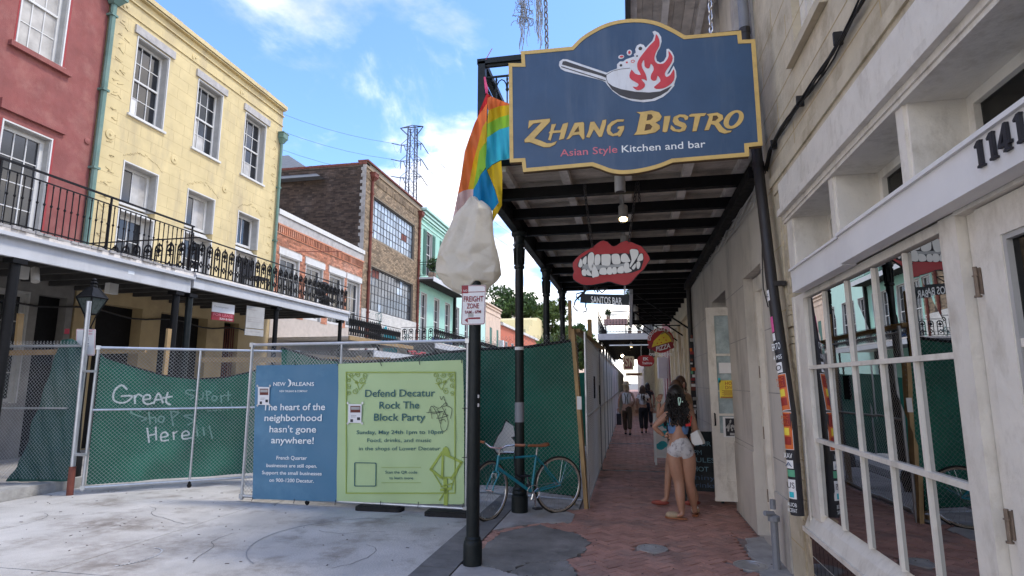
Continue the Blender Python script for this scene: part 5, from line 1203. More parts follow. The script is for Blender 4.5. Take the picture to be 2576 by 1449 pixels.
# the big blue sign
t = thing('hanging_sign', 'big dark blue wooden restaurant sign with gold edge reading Zhang Bistro', 'sign', (0, 4.9, 3.4)); F = FR((0, 4.9, 0), (1, 0, 0), (0, 0, 1), (0, -1, 0))
uv = puv(F, zr(1600, 0, 3100, 2576))
OUT = [(775, 350), (1120, 318)] + spl([(1120, 318), (1180, 258), (1260, 205), (1350, 162), (1450, 137), (1555, 130), (1640, 137), (1720, 158), (1800, 195), (1885, 243)], 3, False)[1:] + [(1885, 243), (2262, 210), (2268, 272), (2358, 268), (2408, 985), (2314, 995), (2318, 1058), (1800, 1100)] + spl([(1800, 1100), (1740, 1125), (1660, 1150), (1560, 1170), (1460, 1178), (1380, 1168), (1310, 1143), (1255, 1124)], 3, False)[1:] + [(1255, 1124), (790, 1165), (782, 1096), (700, 1100), (692, 430), (780, 430)]
OUT = [uv(*p) for p in OUT]
MB(F).poly([OUT], -.05, -.002).build('board', 'goldedge', t); IN_ = offs(OUT, .034); MB(F).poly([OUT, IN_], -.001, .008).build('gold_edge', 'gold', t); MB(F).poly([offs(OUT, .03)], -.001, .003).build('blue_face', 'signblue', t)
ua = puv(F, zr(2180, 100, 2700, 2355)); A_ = lambda L_: [ua(*p) for p in L_]
art = MB(F)
WH = [(165, 608), (240, 612), (950, 850), (1010, 820), (1130, 775), (1130, 700), (1180, 650), (1240, 650), (1290, 612), (1380, 580), (1440, 560), (1430, 520), (1465, 490), (1455, 430), (1485, 365), (1545, 335), (1605, 355), (1640, 405), (1760, 280), (1795, 190), (1762, 120), (1805, 103), (1870, 140), (1915, 210), (1925, 290), (1900, 390), (1850, 480), (1822, 560), (1840, 640), (1900, 672), (1965, 640), (2008, 560), (2012, 430), (2050, 422), (2110, 480), (2148, 560), (2145, 650), (2095, 740), (2030, 860), (2025, 885), (2070, 850), (2138, 725), (2180, 820), (2190, 920), (2150, 1050), (2150, 1080), (2060, 1190), (1950, 1280), (1800, 1350), (1600, 1375), (1400, 1350), (1200, 1280), (1060, 1180), (960, 1070), (925, 1020), (860, 985), (200, 820), (130, 780), (95, 720), (105, 650)]
art.poly([A_(WH)], .003, .0065); art.poly([elp(ua(1205, 567), (.026, .019))], .003, .0062); art.poly([elp(ua(1350, 490), (.023, .028))], .003, .006); art.build('pan_silhouette', 'signwhite', t)
b = MB(F); b.poly([A_([(945, 1010), (1050, 1090), (1200, 1145), (1450, 1190), (1700, 1205), (1900, 1185), (2110, 1085), (2030, 1180), (1900, 1260), (1750, 1320), (1550, 1335), (1350, 1310), (1180, 1250), (1040, 1150)])], .0065, .009)
b.poly([A_([(165, 650), (215, 645), (940, 890), (940, 945), (850, 905), (150, 705)])], .0065, .009); b.poly([A_([(140, 735), (930, 988), (925, 1002), (135, 750)])], .0065, .008)
b.stroke(A_([(935, 890), (1050, 822), (1200, 785), (1360, 770)]), .004, .0065, .008); b.stroke(A_([(940, 885), (938, 960), (960, 1012)]), .004, .0065, .008)
for c, r in (((1545, 420), .0165), ((1487, 555), .008), ((1200, 720), .012)): b.poly([elp(ua(*c), (r, r), 12)], .0065, .009)
b.build('pan', 'pandark', t)
FLM = [(1825, 165), (1880, 260), (1885, 370), (1830, 470), (1800, 560), (1800, 630), (1850, 690), (1950, 692), (2020, 620), (2052, 540), (2045, 465), (2100, 530), (2122, 600), (2090, 690), (2020, 790), (1980, 870), (2010, 930), (2080, 890), (2140, 790), (2155, 880), (2140, 990), (2050, 1080), (1950, 1130), (1830, 1140), (1790, 1110), (1820, 1080), (1900, 1010), (1890, 950), (1852, 905), (1830, 980), (1780, 995), (1730, 960), (1740, 880), (1780, 810), (1775, 740), (1732, 690), (1710, 760), (1670, 775), (1620, 730), (1612, 620), (1570, 690), (1580, 770), (1640, 880), (1662, 995), (1620, 970), (1560, 970), (1620, 1040), (1622, 1100), (1560, 1150), (1480, 1160), (1410, 1100), (1470, 1110), (1510, 1080), (1500, 1040), (1380, 970), (1350, 900), (1390, 798), (1450, 870), (1558, 893), (1500, 790), (1490, 690), (1530, 600), (1620, 480), (1720, 360), (1800, 280)]
b = MB(F); b.poly([A_(spl(FLM, 2))], .0065, .0105); b.build('flame', 'flame', t); b = MB(F)
for c, r in (((1210, 565), (.017, .009)), ((1350, 490), (.011, .016)), ((1305, 668), (.009, .009))): b.poly([elp(ua(*c), r, 12)], .0065, .009)
b.poly([elp(ua(1412, 648), (.017, .014), 14), elp(ua(1412, 648), (.012, .009), 14)], .0065, .009); b.build('vegetables', 'flame', t)
ub = puv(F, zr(2040, 420, 2980, 2576)); B_ = lambda L_: [ub(*p) for p in L_]
LET = {'Z': [[(120, 155), (345, 133), (345, 165), (175, 345), (250, 372), (310, 398), (360, 398), (418, 376), (400, 410), (340, 440), (280, 440), (190, 408), (130, 385), (75, 388), (70, 362), (255, 172), (165, 185), (110, 240)]],
 'H': [[(362, 195), (410, 190), (383, 262), (458, 258), (485, 190), (540, 175), (535, 212), (495, 350), (442, 362), (458, 300), (462, 280), (375, 288), (352, 368), (325, 360), (345, 292), (330, 287), (350, 265)]],
 'A': [[(610, 180), (700, 170), (712, 182), (716, 345), (700, 360), (660, 302), (590, 312), (552, 350), (522, 355), (545, 320)], [(652, 212), (662, 272), (602, 282)]],
 'N': [[(780, 170), (822, 165), (880, 255), (912, 150), (952, 142), (948, 190), (905, 325), (875, 330), (818, 245), (785, 315), (770, 338), (735, 330), (762, 265), (770, 220)]],
 'G': [[(1145, 142), (1135, 162), (1075, 165), (1005, 215), (995, 265), (1025, 298), (1072, 283), (1100, 247), (1070, 237), (1080, 220), (1145, 210), (1143, 245), (1105, 322), (1085, 326), (1080, 310), (1020, 322), (970, 300), (956, 260), (965, 210), (1010, 165), (1070, 142)]],
 'B': [[(1280, 62), (1330, 62), (1440, 45), (1520, 65), (1550, 110), (1530, 150), (1482, 175), (1527, 205), (1530, 240), (1480, 280), (1380, 300), (1250, 308), (1280, 270), (1320, 85)], [(1398, 85), (1440, 85), (1458, 115), (1430, 145), (1385, 155)], [(1378, 190), (1420, 190), (1450, 215), (1430, 250), (1362, 265)]],
 'I': [[(1578, 108), (1642, 103), (1640, 130), (1608, 270), (1585, 280), (1558, 270)]],
 'S': [[(1836, 110), (1828, 142), (1800, 150), (1790, 122), (1745, 112), (1722, 130), (1738, 160), (1800, 182), (1820, 215), (1800, 260), (1740, 278), (1670, 265), (1643, 240), (1650, 203), (1668, 215), (1700, 248), (1750, 250), (1768, 228), (1690, 197), (1668, 160), (1680, 115), (1740, 88), (1800, 90)]],
 'T': [[(1845, 95), (1870, 82), (2030, 73), (2010, 103), (1967, 106), (1925, 265), (1880, 270), (1907, 110), (1850, 112)]],
 'R': [[(2035, 85), (2150, 68), (2205, 95), (2212, 135), (2165, 175), (2205, 228), (2250, 262), (2305, 262), (2290, 280), (2230, 294), (2170, 275), (2118, 200), (2082, 190), (2058, 255), (2010, 258), (2032, 200), (2062, 112)], [(2102, 100), (2145, 98), (2162, 125), (2130, 155), (2092, 160)]]}
for k, L_ in LET.items():
    MB(F).poly([B_(q) for q in L_], .003, .0075).build('gold_letter', 'gold', t); MB(F).poly([offs(B_(L_[0]), -.0035)], .003, .0042).build('letter_shade', 'goldedge', t)
oc = [ub(2325 + 108 * math.cos(a) - 14 * math.sin(a), 142 + 98 * math.sin(a) - 22 * math.cos(a)) for a in [math.tau * i / 28 for i in range(28)]]; ic = [ub(2328 + 52 * math.cos(a) - 22 * math.sin(a), 140 + 72 * math.sin(a) - 14 * math.cos(a)) for a in [math.tau * i / 28 for i in range(28)]]
MB(F).poly([oc, ic], .003, .0075).build('gold_letter', 'gold', t)
ptext('Asian Style', F, ub, (455, 540), (1072, 498), 78, 'pinktext', t, w1=.006, bold=.006); ptext('Kitchen and bar', F, ub, (1120, 497), (2022, 440), 78, 'inkwhite', t, w1=.006, bold=.006)
sg = t; z = zr(1600, 0, 3100, 2576)
for (x0, y0, x1, y1) in ((950, 330, 935, -60), (2062, 222, 2060, -60)):
    a = at(*z(x0, y0), Y=4.93); c = at(*z(x1, y1), Y=4.93); c.z = 5.62; k = thing('sign_chain', 'steel chain holding the %s end of the big blue sign' % ('left' if x0 < 1500 else 'right'), 'chain', tuple(a), 'chains of the big blue sign'); chain(a, c, k, link=.075, r=.008, m='chrome' if x0 > 1500 else 'pipegrey'); MB().tube([a + V((0, 0, -.05)), a + V((0, 0, .02))], .01, 6).build('eye_bolt', 'chrome', k)
t = thing('sign_bracket', 'iron arm above the blue sign, just out of the picture', 'bracket', (.3, 4.93, 5.6)); MB().box(-.9, 1.29, 4.9, 4.96, 5.6, 5.66).build('arm', 'ironblack', t)
# tangle of torn ribbon hanging by the left chain
t = thing('ribbon_tangle', 'tangle of faded grey ribbon hanging beside the left chain of the sign', 'ribbon', (-.75, 4.95, 5.0)); random.seed(12); z = zr(1850, 0, 2350, 1035)
b = MB()
for k in range(34):
    x = random.choice([random.gauss(440, 30), random.gauss(565, 14)]); p = at(*z(x, random.uniform(-120, -20)), Y=4.95 + rnd() * .1); P = [p]; dx = 0; zend = at(*z(x, random.uniform(150, 415)), Y=4.97).z; ph = rnd() * 6
    while P[-1].z > zend: P.append(P[-1] + V((.0045 * math.sin(ph + len(P) * .45), .003 * math.cos(ph + len(P) * .3), -.018)))
    b.tube(P, .0032, 3)
for k in range(34):
    c = at(*z(random.gauss(435, 32), random.uniform(-20, 210)), Y=4.97); r = random.uniform(.015, .05); a0 = rnd() * 6; b.tube([(c.x + r * math.cos(a0 + i * .5) * (1 + i * .03), c.y + .02 * math.sin(i), c.z + r * math.sin(a0 + i * .5) * .9) for i in range(random.randint(6, 12))], .0032, 3)
mat('oldribbon', (.38, .39, .4), .7, .3, 20); tag(b.build('ribbon_strands', 'oldribbon', t, rec=False), kind='stuff')
b = MB(); b.tube([(-.75, 4.98, 5.1), (-.74, 5.0, 5.64)], .004, 4); b.build('cord', 'oldribbon', t)
# red lips sign
t = thing('hanging_sign', 'red lips shaped sign baring white fangs, hung on rusty chains', 'sign', (-.17, 6.05, 2.6)); F = FR((0, 6.05, 0), (1, 0, 0), (0, 0, 1), (0, -1, 0)); zl = zr(2230, 930, 2580, 1492); ul = puv(F, zl); C_ = lambda L_: [ul(*p) for p in L_]
LIP = [(440, 188), (500, 138), (570, 88), (620, 75), (690, 98), (760, 165), (800, 174), (850, 157), (920, 103), (1000, 78), (1080, 97), (1180, 142), (1260, 172), (1320, 240), (1380, 330), (1403, 395), (1350, 470), (1290, 560), (1200, 640), (1150, 700), (1090, 770), (1040, 805), (980, 823), (900, 810), (820, 790), (760, 767), (700, 760), (600, 785), (420, 818), (340, 820), (250, 803), (160, 753), (122, 720), (108, 660), (132, 590), (108, 520), (108, 450), (160, 382), (260, 292), (360, 232)]
MB(F).poly([offs(C_(LIP), -.005)], -.03, -.001).build('board', 'ink', t); MB(F).poly([C_(LIP)], -.001, .003).build('lips', 'lipred', t)
MO = [(188, 470), (240, 370), (330, 310), (380, 268), (440, 262), (475, 315), (600, 305), (850, 292), (1000, 285), (1055, 300), (1060, 228), (1190, 208), (1225, 290), (1295, 290), (1295, 415), (1250, 560), (1100, 615), (980, 625), (560, 655), (440, 700), (270, 675), (252, 590), (240, 530), (195, 520)]
MB(F).poly([C_(MO)], .003, .0045).build('mouth', 'ink', t); MB(F).poly([C_([(270, 500), (340, 470), (420, 480), (600, 485), (900, 470), (990, 455), (1070, 500), (960, 520), (840, 520), (690, 530), (560, 560), (400, 590), (340, 560), (265, 545)])], .0045, .0055).build('gum', 'gum', t)
for T_ in ([(203, 500), (240, 380), (272, 450), (268, 500), (240, 525)], [(275, 400), (337, 335), (337, 450), (310, 480), (280, 460)], [(358, 420), (373, 310), (430, 272), (467, 320), (462, 430), (430, 560), (400, 560), (372, 500)], [(476, 480), (488, 325), (560, 318), (572, 420), (547, 482)], [(593, 470), (590, 330), (620, 308), (732, 312), (744, 400), (722, 494), (618, 490)], [(760, 330), (790, 303), (870, 303), (902, 370), (902, 462), (788, 467), (763, 400)], [(918, 410), (923, 320), (1000, 296), (1067, 400), (1062, 432), (960, 442)], [(1066, 238), (1150, 223), (1202, 243), (1208, 310), (1160, 400), (1075, 522), (1066, 480), (1095, 400)], [(1230, 310), (1277, 303), (1282, 402), (1188, 412)], [(266, 570), (327, 563), (332, 662), (268, 652)], [(333, 590), (365, 563), (422, 640), (422, 667), (348, 652)], [(433, 500), (475, 488), (552, 652), (480, 687), (433, 682)], [(558, 570), (600, 533), (667, 545), (672, 642), (563, 637)], [(688, 540), (757, 528), (764, 637), (688, 634)], [(773, 535), (837, 528), (844, 622), (778, 632)], [(858, 550), (900, 513), (960, 513), (957, 617), (863, 614)], [(976, 460), (1047, 453), (1057, 540), (1087, 560), (1092, 592), (978, 612)], [(1098, 530), (1162, 458), (1162, 520), (1130, 562)], [(1178, 440), (1227, 428), (1242, 480), (1215, 550), (1183, 532)]):
    MB(F).poly([C_(spl(T_, 3))], .0045, .009).build('tooth', 'tooth', t)
for x in (1060, 445): MB(F).box(ul(x - 6, 0)[0], ul(x + 6, 0)[0], ul(0, 290 if x > 1000 else 270)[1], ul(0, 100 if x > 1000 else 190)[1], .003, .005).build('chain_strap', 'lipred', t)
lipT = t
for (x, y, lab) in ((440, 185, 'left'), (1050, 95, 'right')):
    a = at(*zl(x, y), Y=6.04); c = at(*zr(1900, 600, 2900, 2070)(825 if x < 500 else 1258, 262 if x < 500 else 240), Z=3.66); k = thing('sign_chain', 'rusty chain above the %s side of the red lips' % lab, 'chain', tuple(a), 'chains of the red lips sign'); chain(a, c, k, link=.05, r=.005, m='pipe'); chain(c + V((.015, 0, 0)), c + V((.02, .0, -.22)), k, link=.05, r=.005, m='pipe')
# santos bar board with skeleton figure
t = thing('hanging_sign', 'narrow black board reading Santos Bar hung below the lips', 'sign', (-.2, 6.1, 2.35)); F = FR((0, 6.1, 0), (1, 0, 0), (0, 0, 1), (0, -1, 0)); ul = puv(F, zl); P = [ul(*p) for p in ((245, 965), (1060, 985), (1052, 1155), (228, 1112))]
MB(F).poly([P], -.03, 0).build('board', 'board', t); ptext('SANTOS', F, ul, (415, 1122), (745, 1138), 118, 'inkwhite', t, bold=.012, w1=.004); ptext('BAR', F, ul, (775, 1141), (935, 1147), 118, 'inkwhite', t, bold=.012, w1=.004)
for (x, y0, y1) in ((980, 985, 825), (300, 968, 820)):
    a, c = at(*zl(x, y0), Y=6.1), at(*zl(x, y1), Y=6.06); chain(a, c, t, link=.035, r=.004, m='chrome' if x > 500 else 'pipe')
MB(F).poly([[(ul(980, 905)[0] + (.02 if i % 2 else .009) * math.cos(i * math.pi / 5), ul(980, 905)[1] + (.02 if i % 2 else .009) * math.sin(i * math.pi / 5)) for i in range(10)]], 0, .006).build('star', 'chrome', t)
t = thing('skeleton_figure', 'small black metal skeleton figure straddling the Santos Bar board', 'figure', (-.4, 6.12, 2.3)); S3 = lambda L_: [tuple(at(*zl(*p), Y=6.14)) for p in L_]
for nm, L_, r in (('leg', [(330, 1100), (322, 1180), (348, 1255), (268, 1278)], .008), ('leg', [(190, 1040), (150, 1085), (122, 1190), (192, 1262)], .008), ('arm', [(330, 905), (290, 935), (165, 972), (172, 1030), (220, 1075)], .007), ('spine', [(380, 830), (340, 890), (290, 950), (190, 1040)], .012), ('arm', [(540, 885), (640, 870), (692, 872), (590, 955)], .006), ('rib', [(480, 820), (468, 900), (490, 950)], .006), ('rib', [(525, 815), (505, 890), (535, 945)], .01), ('rib', [(480, 850), (560, 920), (600, 950)], .006)):
    MB().tube(S3(L_), r, 6).build(nm, 'ink', t, smooth=True)
MB().ell(at(*zl(355, 850), Y=6.14), (.03, .03, .035), 8, 6).build('skull', 'ink', t, smooth=True)
# street sign pole and freight zone plate
t = thing('sign_pole', 'thick black street pole standing nearest the camera at the kerb', 'pole', (-1.43, 5.36, 0)); b = MB(); b.lathe([(.085, -.02), (.085, .17), (.08, .2), (.072, .21), (.072, .225), (.06, .24), (.06, .26)], (-1.43, 5.36, 0), 20); b.build('base', 'irongreen', t, smooth='auto'); MB().lathe([(.06, .26), (.056, 2.45), (.054, 2.56)], (-1.43, 5.36, 0), 20).build('shaft', 'irongreen', t, smooth='auto')
for (z_, a) in ((1.46, .9), (1.38, .7)): MB().box(-1.385, -1.37, 5.31, 5.325, z_, z_ + .03).build('torn_sticker', 'greywood', t)
t = thing('freight_zone_sign', 'white and red metal plate reading freight zone on the black pole', 'street sign', (-1.43, 5.28, 2.1)); F = FR((0, 5.285, 0), (1, 0, 0), (0, 0, 1), (0, -1, 0)); zf = zr(1600, 1000, 2300, 2029); uf = puv(F, zf)
def rrect(P, r, n=4):
    Q = []
    for i in range(4):
        p0, p1, p2 = V(P[i - 1]), V(P[i]), V(P[(i + 1) % 4]); a = p1 + (p0 - p1).normalized() * r; c = p1 + (p2 - p1).normalized() * r
        for k in range(n + 1): s_ = k / n; Q.append(tuple((1 - s_) ** 2 * a + 2 * s_ * (1 - s_) * p1 + s_ ** 2 * c))
    return Q
P = [uf(*p) for p in ((640, 355), (910, 355), (897, 805), (622, 812))]; MB(F).poly([rrect(P, .02)], -.003, 0).build('plate', 'paperwhite', t); MB(F).poly([rrect(offs(P, .004), .018), rrect(offs(P, .009), .015)], 0, .001).build('red_border', 'darkred', t)
MB(F).box(uf(636, 0)[0], uf(712, 0)[0], uf(0, 470)[1], uf(0, 380)[1], 0, .0012).build('red_block', 'darkred', t); MB(F).box(uf(636, 0)[0], uf(897, 0)[0], uf(0, 462)[1], uf(0, 454)[1], .0, .001).build('red_line', 'darkred', t); text('NO', F, *uf(650, 432), .02, 'paperwhite', t, width=.04, w1=.002)
ptext('FREIGHT', F, uf, (655, 545), (880, 540), 62, 'darkred', t, bold=.02); ptext('ZONE', F, uf, (690, 622), (830, 620), 58, 'darkred', t, bold=.02); ptext('9AM - 6PM', F, uf, (668, 683), (852, 675), 36, 'darkred', t, bold=.015)
b = MB(F); b.box(uf(715, 0)[0], uf(850, 0)[0], uf(0, 760)[1], uf(0, 742)[1], 0, .0015); b.poly([[uf(665, 756), uf(702, 728), uf(702, 786)]], 0, .0015); b.build('arrow', 'darkred', t); b = MB(F); b.box(uf(712, 0)[0], uf(775, 0)[0], uf(0, 735)[1], uf(0, 695)[1], 0, .0006); b.build('worn_patch', 'greywood', t)
# rainbow flag and white cover
t = thing('rainbow_flag', 'rainbow flag bunched and tied to the gallery corner by a pink ribbon', 'flag', (-1.45, 5.55, 3.2)); zg = zr(1680, 350, 2040, 628)
def fdep(x, y): return .035 * math.sin(x * .045 + y * .006) + .02 * math.sin(x * .11 - y * .01) + .015 * math.sin(y * .02)
def cloth(P, m, name, par, Y0, dep=fdep, step=14, off=0):
    P = [V(p) for p in P]; pts = list(P); n = len(P); xs = [p.x for p in P]; ys = [p.y for p in P]; tp = [tuple(p) for p in P]
    E_ = []; pts = []
    for i in range(n):
        a, c = P[i], P[(i + 1) % n]; k = max(1, int((c - a).length / step))
        for q in range(k): pts.append(a.lerp(c, q / k))
    m0 = len(pts); ed = [(i, (i + 1) % m0) for i in range(m0)]; y = min(ys)
    while y < max(ys):
        x = min(xs)
        while x < max(xs):
            if pip(x, y, tp) and min((V((x, y)) - q).length for q in pts[:m0]) > step * .6: pts.append(V((x, y)))
            x += step
        y += step
    r = delaunay_2d_cdt([V(p[:2]) for p in pts], ed, [], 1, 1e-4); b = MB(); vs = []
    for p in r[0]: vs.append(at(*zg(p.x, p.y), Y=Y0 - dep(p.x, p.y) - off))
    b.add(vs, [tuple(f) for f in r[2]]); return b.build(name, m, par, smooth=True, rec=False)
Y5 = 5.46
for m, P in (('f_red', [(412, 28), (440, 50), (418, 60), (415, 98), (356, 182), (368, 135), (395, 75)]), ('f_orange', [(440, 50), (500, 76), (575, 104), (570, 112), (500, 118), (422, 148), (416, 98), (418, 60)]),
  ('f_yellow', [(422, 148), (500, 118), (570, 112), (572, 175), (500, 195), (417, 240)]), ('f_green', [(417, 240), (500, 195), (572, 175), (572, 258), (500, 278), (414, 335)]), ('f_cyan', [(414, 335), (500, 278), (572, 258), (574, 474), (540, 486), (505, 490), (450, 520), (408, 562), (404, 500), (412, 420)]),
  ('f_orange', [(415, 98), (412, 218), (385, 262), (352, 385), (320, 500), (285, 690), (250, 700), (213, 722), (235, 610), (262, 430), (290, 345), (330, 235), (356, 182)]),
  ('f_yellow', [(412, 218), (413, 358), (380, 400), (362, 430), (345, 540), (324, 670), (322, 690), (285, 690), (320, 500), (352, 385), (385, 262)]),
  ('f_green', [(413, 358), (411, 430), (406, 540), (370, 590), (350, 640), (322, 690), (324, 670), (345, 540), (362, 430), (380, 400)]),
  ('f_blue', [(406, 548), (440, 620), (470, 700), (495, 780), (452, 838), (400, 805), (350, 772), (318, 755), (321, 690), (350, 640), (370, 590)]),
  ('f_yellow', [(415, 560), (450, 525), (512, 492), (520, 590), (517, 800), (482, 862), (455, 912), (452, 838), (495, 780), (470, 690), (440, 620)]),
  ('bagpink', [(213, 722), (250, 700), (285, 690), (322, 690), (318, 760), (290, 800), (250, 870), (215, 900), (178, 900), (190, 840)])):
    cloth(P, m, 'flag_panel', t, Y5)
b = MB(); b.tube([tuple(at(*zg(x, y), Y=Y5 - .02)) for x, y in ((412, 32), (410, -10), (404, -40), (398, -80))], [.012, .018, .014, .01], 6); b.tube([tuple(at(1222 + q * 4, 150 - q * 7, Y=5.6)) for q in range(5)], .004, 4); b.build('ribbon_tie', 'ribbon', t)
t = thing('cloth_cover', 'white cloth bag bulging round the top of the black sign pole', 'bag', (-1.5, 5.42, 2.45)); random.seed(6)
ROW = [(725, 214, 322), (760, 203, 372), (800, 196, 425), (835, 190, 452), (900, 175, 456), (950, 155, 458), (1000, 130, 461), (1060, 96, 470), (1120, 73, 483), (1170, 64, 496), (1230, 62, 508), (1280, 68, 512), (1320, 96, 490), (1350, 140, 456), (1378, 185, 420), (1402, 212, 405), (1412, 235, 390)]
n = 15; b = MB(); vs = []; Rz = [(738, 296, 328), (800, 250, 425), (838, 212, 452), (890, 178, 456), (950, 155, 458), (1010, 124, 461), (1080, 88, 474), (1150, 67, 491), (1215, 62, 505), (1270, 66, 512), (1320, 96, 490), (1365, 160, 440), (1400, 208, 410), (1412, 235, 390)]
for i, (y, l, r) in enumerate(Rz):
    A1, A2 = at(*zg(l, y), Y=5.44), at(*zg(r, y), Y=5.44); c = (A1 + A2) / 2; h = (A2 - A1).length / 2; s_ = i / (len(Rz) - 1); jt = .010 + .022 * s_ * (1 - .6 * (s_ > .9))
    for j in range(n):
        a = math.tau * (j + .5 * (i % 2) * (s_ > .45)) / n; side = abs(math.cos(a)); fold = (1 if (j % 2) else -1) * (.014 + .013 * s_)
        q_ = V((c.x + h * math.cos(a), 5.44 - h * .5 * math.sin(a) * (1 - .12 * s_), c.z)); rd = V((math.cos(a), -math.sin(a), 0)); vs.append(q_ + rd * (fold * (1 - side ** 2) + random.uniform(-jt, jt) * (1 - side * .7)) + V((0, 0, random.uniform(-jt, jt) * .8 * (0 < i < len(Rz) - 2))))
fs = []
for i in range(len(Rz) - 1):
    for j in range(n):
        A_1, B_1, C_1, D_1 = i * n + j, i * n + (j + 1) % n, (i + 1) * n + (j + 1) % n, (i + 1) * n + j
        fs += [(A_1, B_1, C_1), (A_1, C_1, D_1)] if (i + j) % 2 else [(A_1, B_1, D_1), (B_1, C_1, D_1)]
fs += [tuple(range(n)), tuple(range((len(Rz) - 1) * n, len(Rz) * n))]
b.add(vs, fs); o = b.build('cloth_bag', 'baghide', t)
cr_ = o.data.attributes.new('crease_edge', 'FLOAT', 'EDGE'); cr_.data.foreach_set('value', [random.choice((0, 0, .25, .55, .85)) for _ in o.data.edges]); o.data.polygons.foreach_set('use_smooth', [True] * len(o.data.polygons)); sm_ = o.modifiers.new('soft', 'SUBSURF'); sm_.levels = sm_.render_levels = 3
tx = bpy.data.textures.new('folds', 'MARBLE') if False else None
b = MB(); b.tube([tuple(at(*zg(x, y), Y=5.3)) for x, y in ((238, 1385), (252, 1375), (262, 1383))], .008, 5); b.build('clip', 'inkwhite', t)
MB().tube([tuple(at(*zg(x, y), Y=5.5)) for x, y in ((508, 1205), (545, 1180), (580, 1135), (600, 1090), (608, 1050))], .0025, 4).build('string', 'oldribbon', t, smooth=True)
# shop signs further along the walk
zd = zr(2200, 1150, 2750, 1771)
t = thing('pizza_sign', 'round red sign with a painted pizza slice, reading Dough Day Pizza', 'sign', (.9, 15.5, 2.6)); Yp = 15.5; F = FR((0, Yp, 0), (1, 0, 0), (0, 0, 1), (0, -1, 0)); up_ = puv(F, zd); c = up_(1292, 612)
MB(F).poly([elp(c, (.33, .32), 32)], -.03, 0).build('disc', 'signred', t); b = MB(F)
b.poly([[up_(*p) for p in ((1120, 700), (1160, 640), (1440, 640), (1465, 700), (1440, 720), (1150, 725))]], .001, .02); b.build('banner_strip', 'darkred', t)
MB(F).poly([[up_(*p) for p in ((1180, 700), (1205, 620), (1290, 535), (1350, 520), (1400, 560), (1430, 625))]], 0, .025).build('pizza_slice', 'poster_yellow', t); b = MB(F); b.stroke([up_(*p) for p in ((1300, 530), (1360, 500), (1420, 560), (1440, 630))], .04, .0, .03); b.build('crust', 'lumber', t); b = MB(F)
for p in ((1275, 605), (1330, 580), (1300, 640), (1360, 610), (1250, 650)): b.poly([elp(up_(*p), (.022, .018), 8)], .025, .03)
b.build('topping', 'poster_orange', t); ptext('PIZZA', F, up_, (1235, 755), (1415, 705), 60, 'inkwhite', t, w1=.03, bold=.02)
for k, ch in enumerate('DOUGHDAY'):
    a = RA(172 - k * 17); p = (c[0] + .25 * math.cos(a), c[1] + .245 * math.sin(a)); e = (math.sin(a), -math.cos(a)); F2 = FR(F(p[0], p[1], 0), (e[0], 0, e[1]), (-e[1], 0, e[0]), (0, -1, 0)); text(ch, F2, 0, 0, .075, 'inkwhite', t, align='c', w1=.03, bold=.03)
ptext('OPEN CRAZY LATE', F, up_, (1150, 808), (1440, 806), 34, 'inkwhite', t, w1=.01, bold=.02); MB().bar((1.3, Yp, 3.05), (.6, Yp, 3.05), .03).build('arm', 'ironblack', t)
t = thing('oval_sign', 'red oval sign with small white lettering hung past the pizza sign', 'sign', (.6, 20, 2.6)); Yp = 20.0; F = FR((0, Yp, 0), (1, 0, 0), (0, 0, 1), (0, -1, 0)); uo = puv(F, zd); P = rrect([uo(*p) for p in ((993, 800), (1212, 803), (1212, 945), (996, 942))], .2, 6); MB(F).poly([P], -.03, 0).build('board', 'signred', t); text('EK', F, *uo(1070, 865), .1, 'inkwhite', t, width=.18, bold=.02); text('Traditions', F, *uo(1060, 915), .08, 'inkwhite', t, width=.32, bold=.01)
for x in (1045, 1155): a, c2 = at(*zd(x, 805), Y=Yp), at(*zd(x, 660), Y=Yp); MB().tube([a, c2], .012, 5).build('hanger', 'chrome', t)
t = thing('framed_sign', 'square gold framed sign with monogram hung under the far gallery', 'sign', (.1, 27, 2.7)); Yp = 26.5; F = FR((0, Yp, 0), (1, 0, 0), (0, 0, 1), (0, -1, 0)); uo = puv(F, zd); P = [uo(*p) for p in ((808, 810), (945, 815), (948, 985), (818, 988))]; MB(F).poly([P], -.04, 0).build('frame', 'bannertan', t); MB(F).poly([offs(P, .07)], 0, .01).build('panel', 'rust', t); text('SN', F, *uo(842, 940), .42, 'bannertan', t, width=.4, w1=.02, bold=.02)
t = thing('banner_sign', 'pale horizontal sign low under the far gallery', 'sign', (0, 30, 2.4)); a, c = at(*zd(850, 1025), Y=30), at(*zd(1060, 1060), Y=30); MB().box(a.x, c.x, 29.98, 30.02, c.z, a.z).build('board', 'bannertan', t); MB().box(a.x + .1, c.x - .1, 29.96, 29.978, c.z + .1, a.z - .1).build('lettering_strip', 'rust', t)
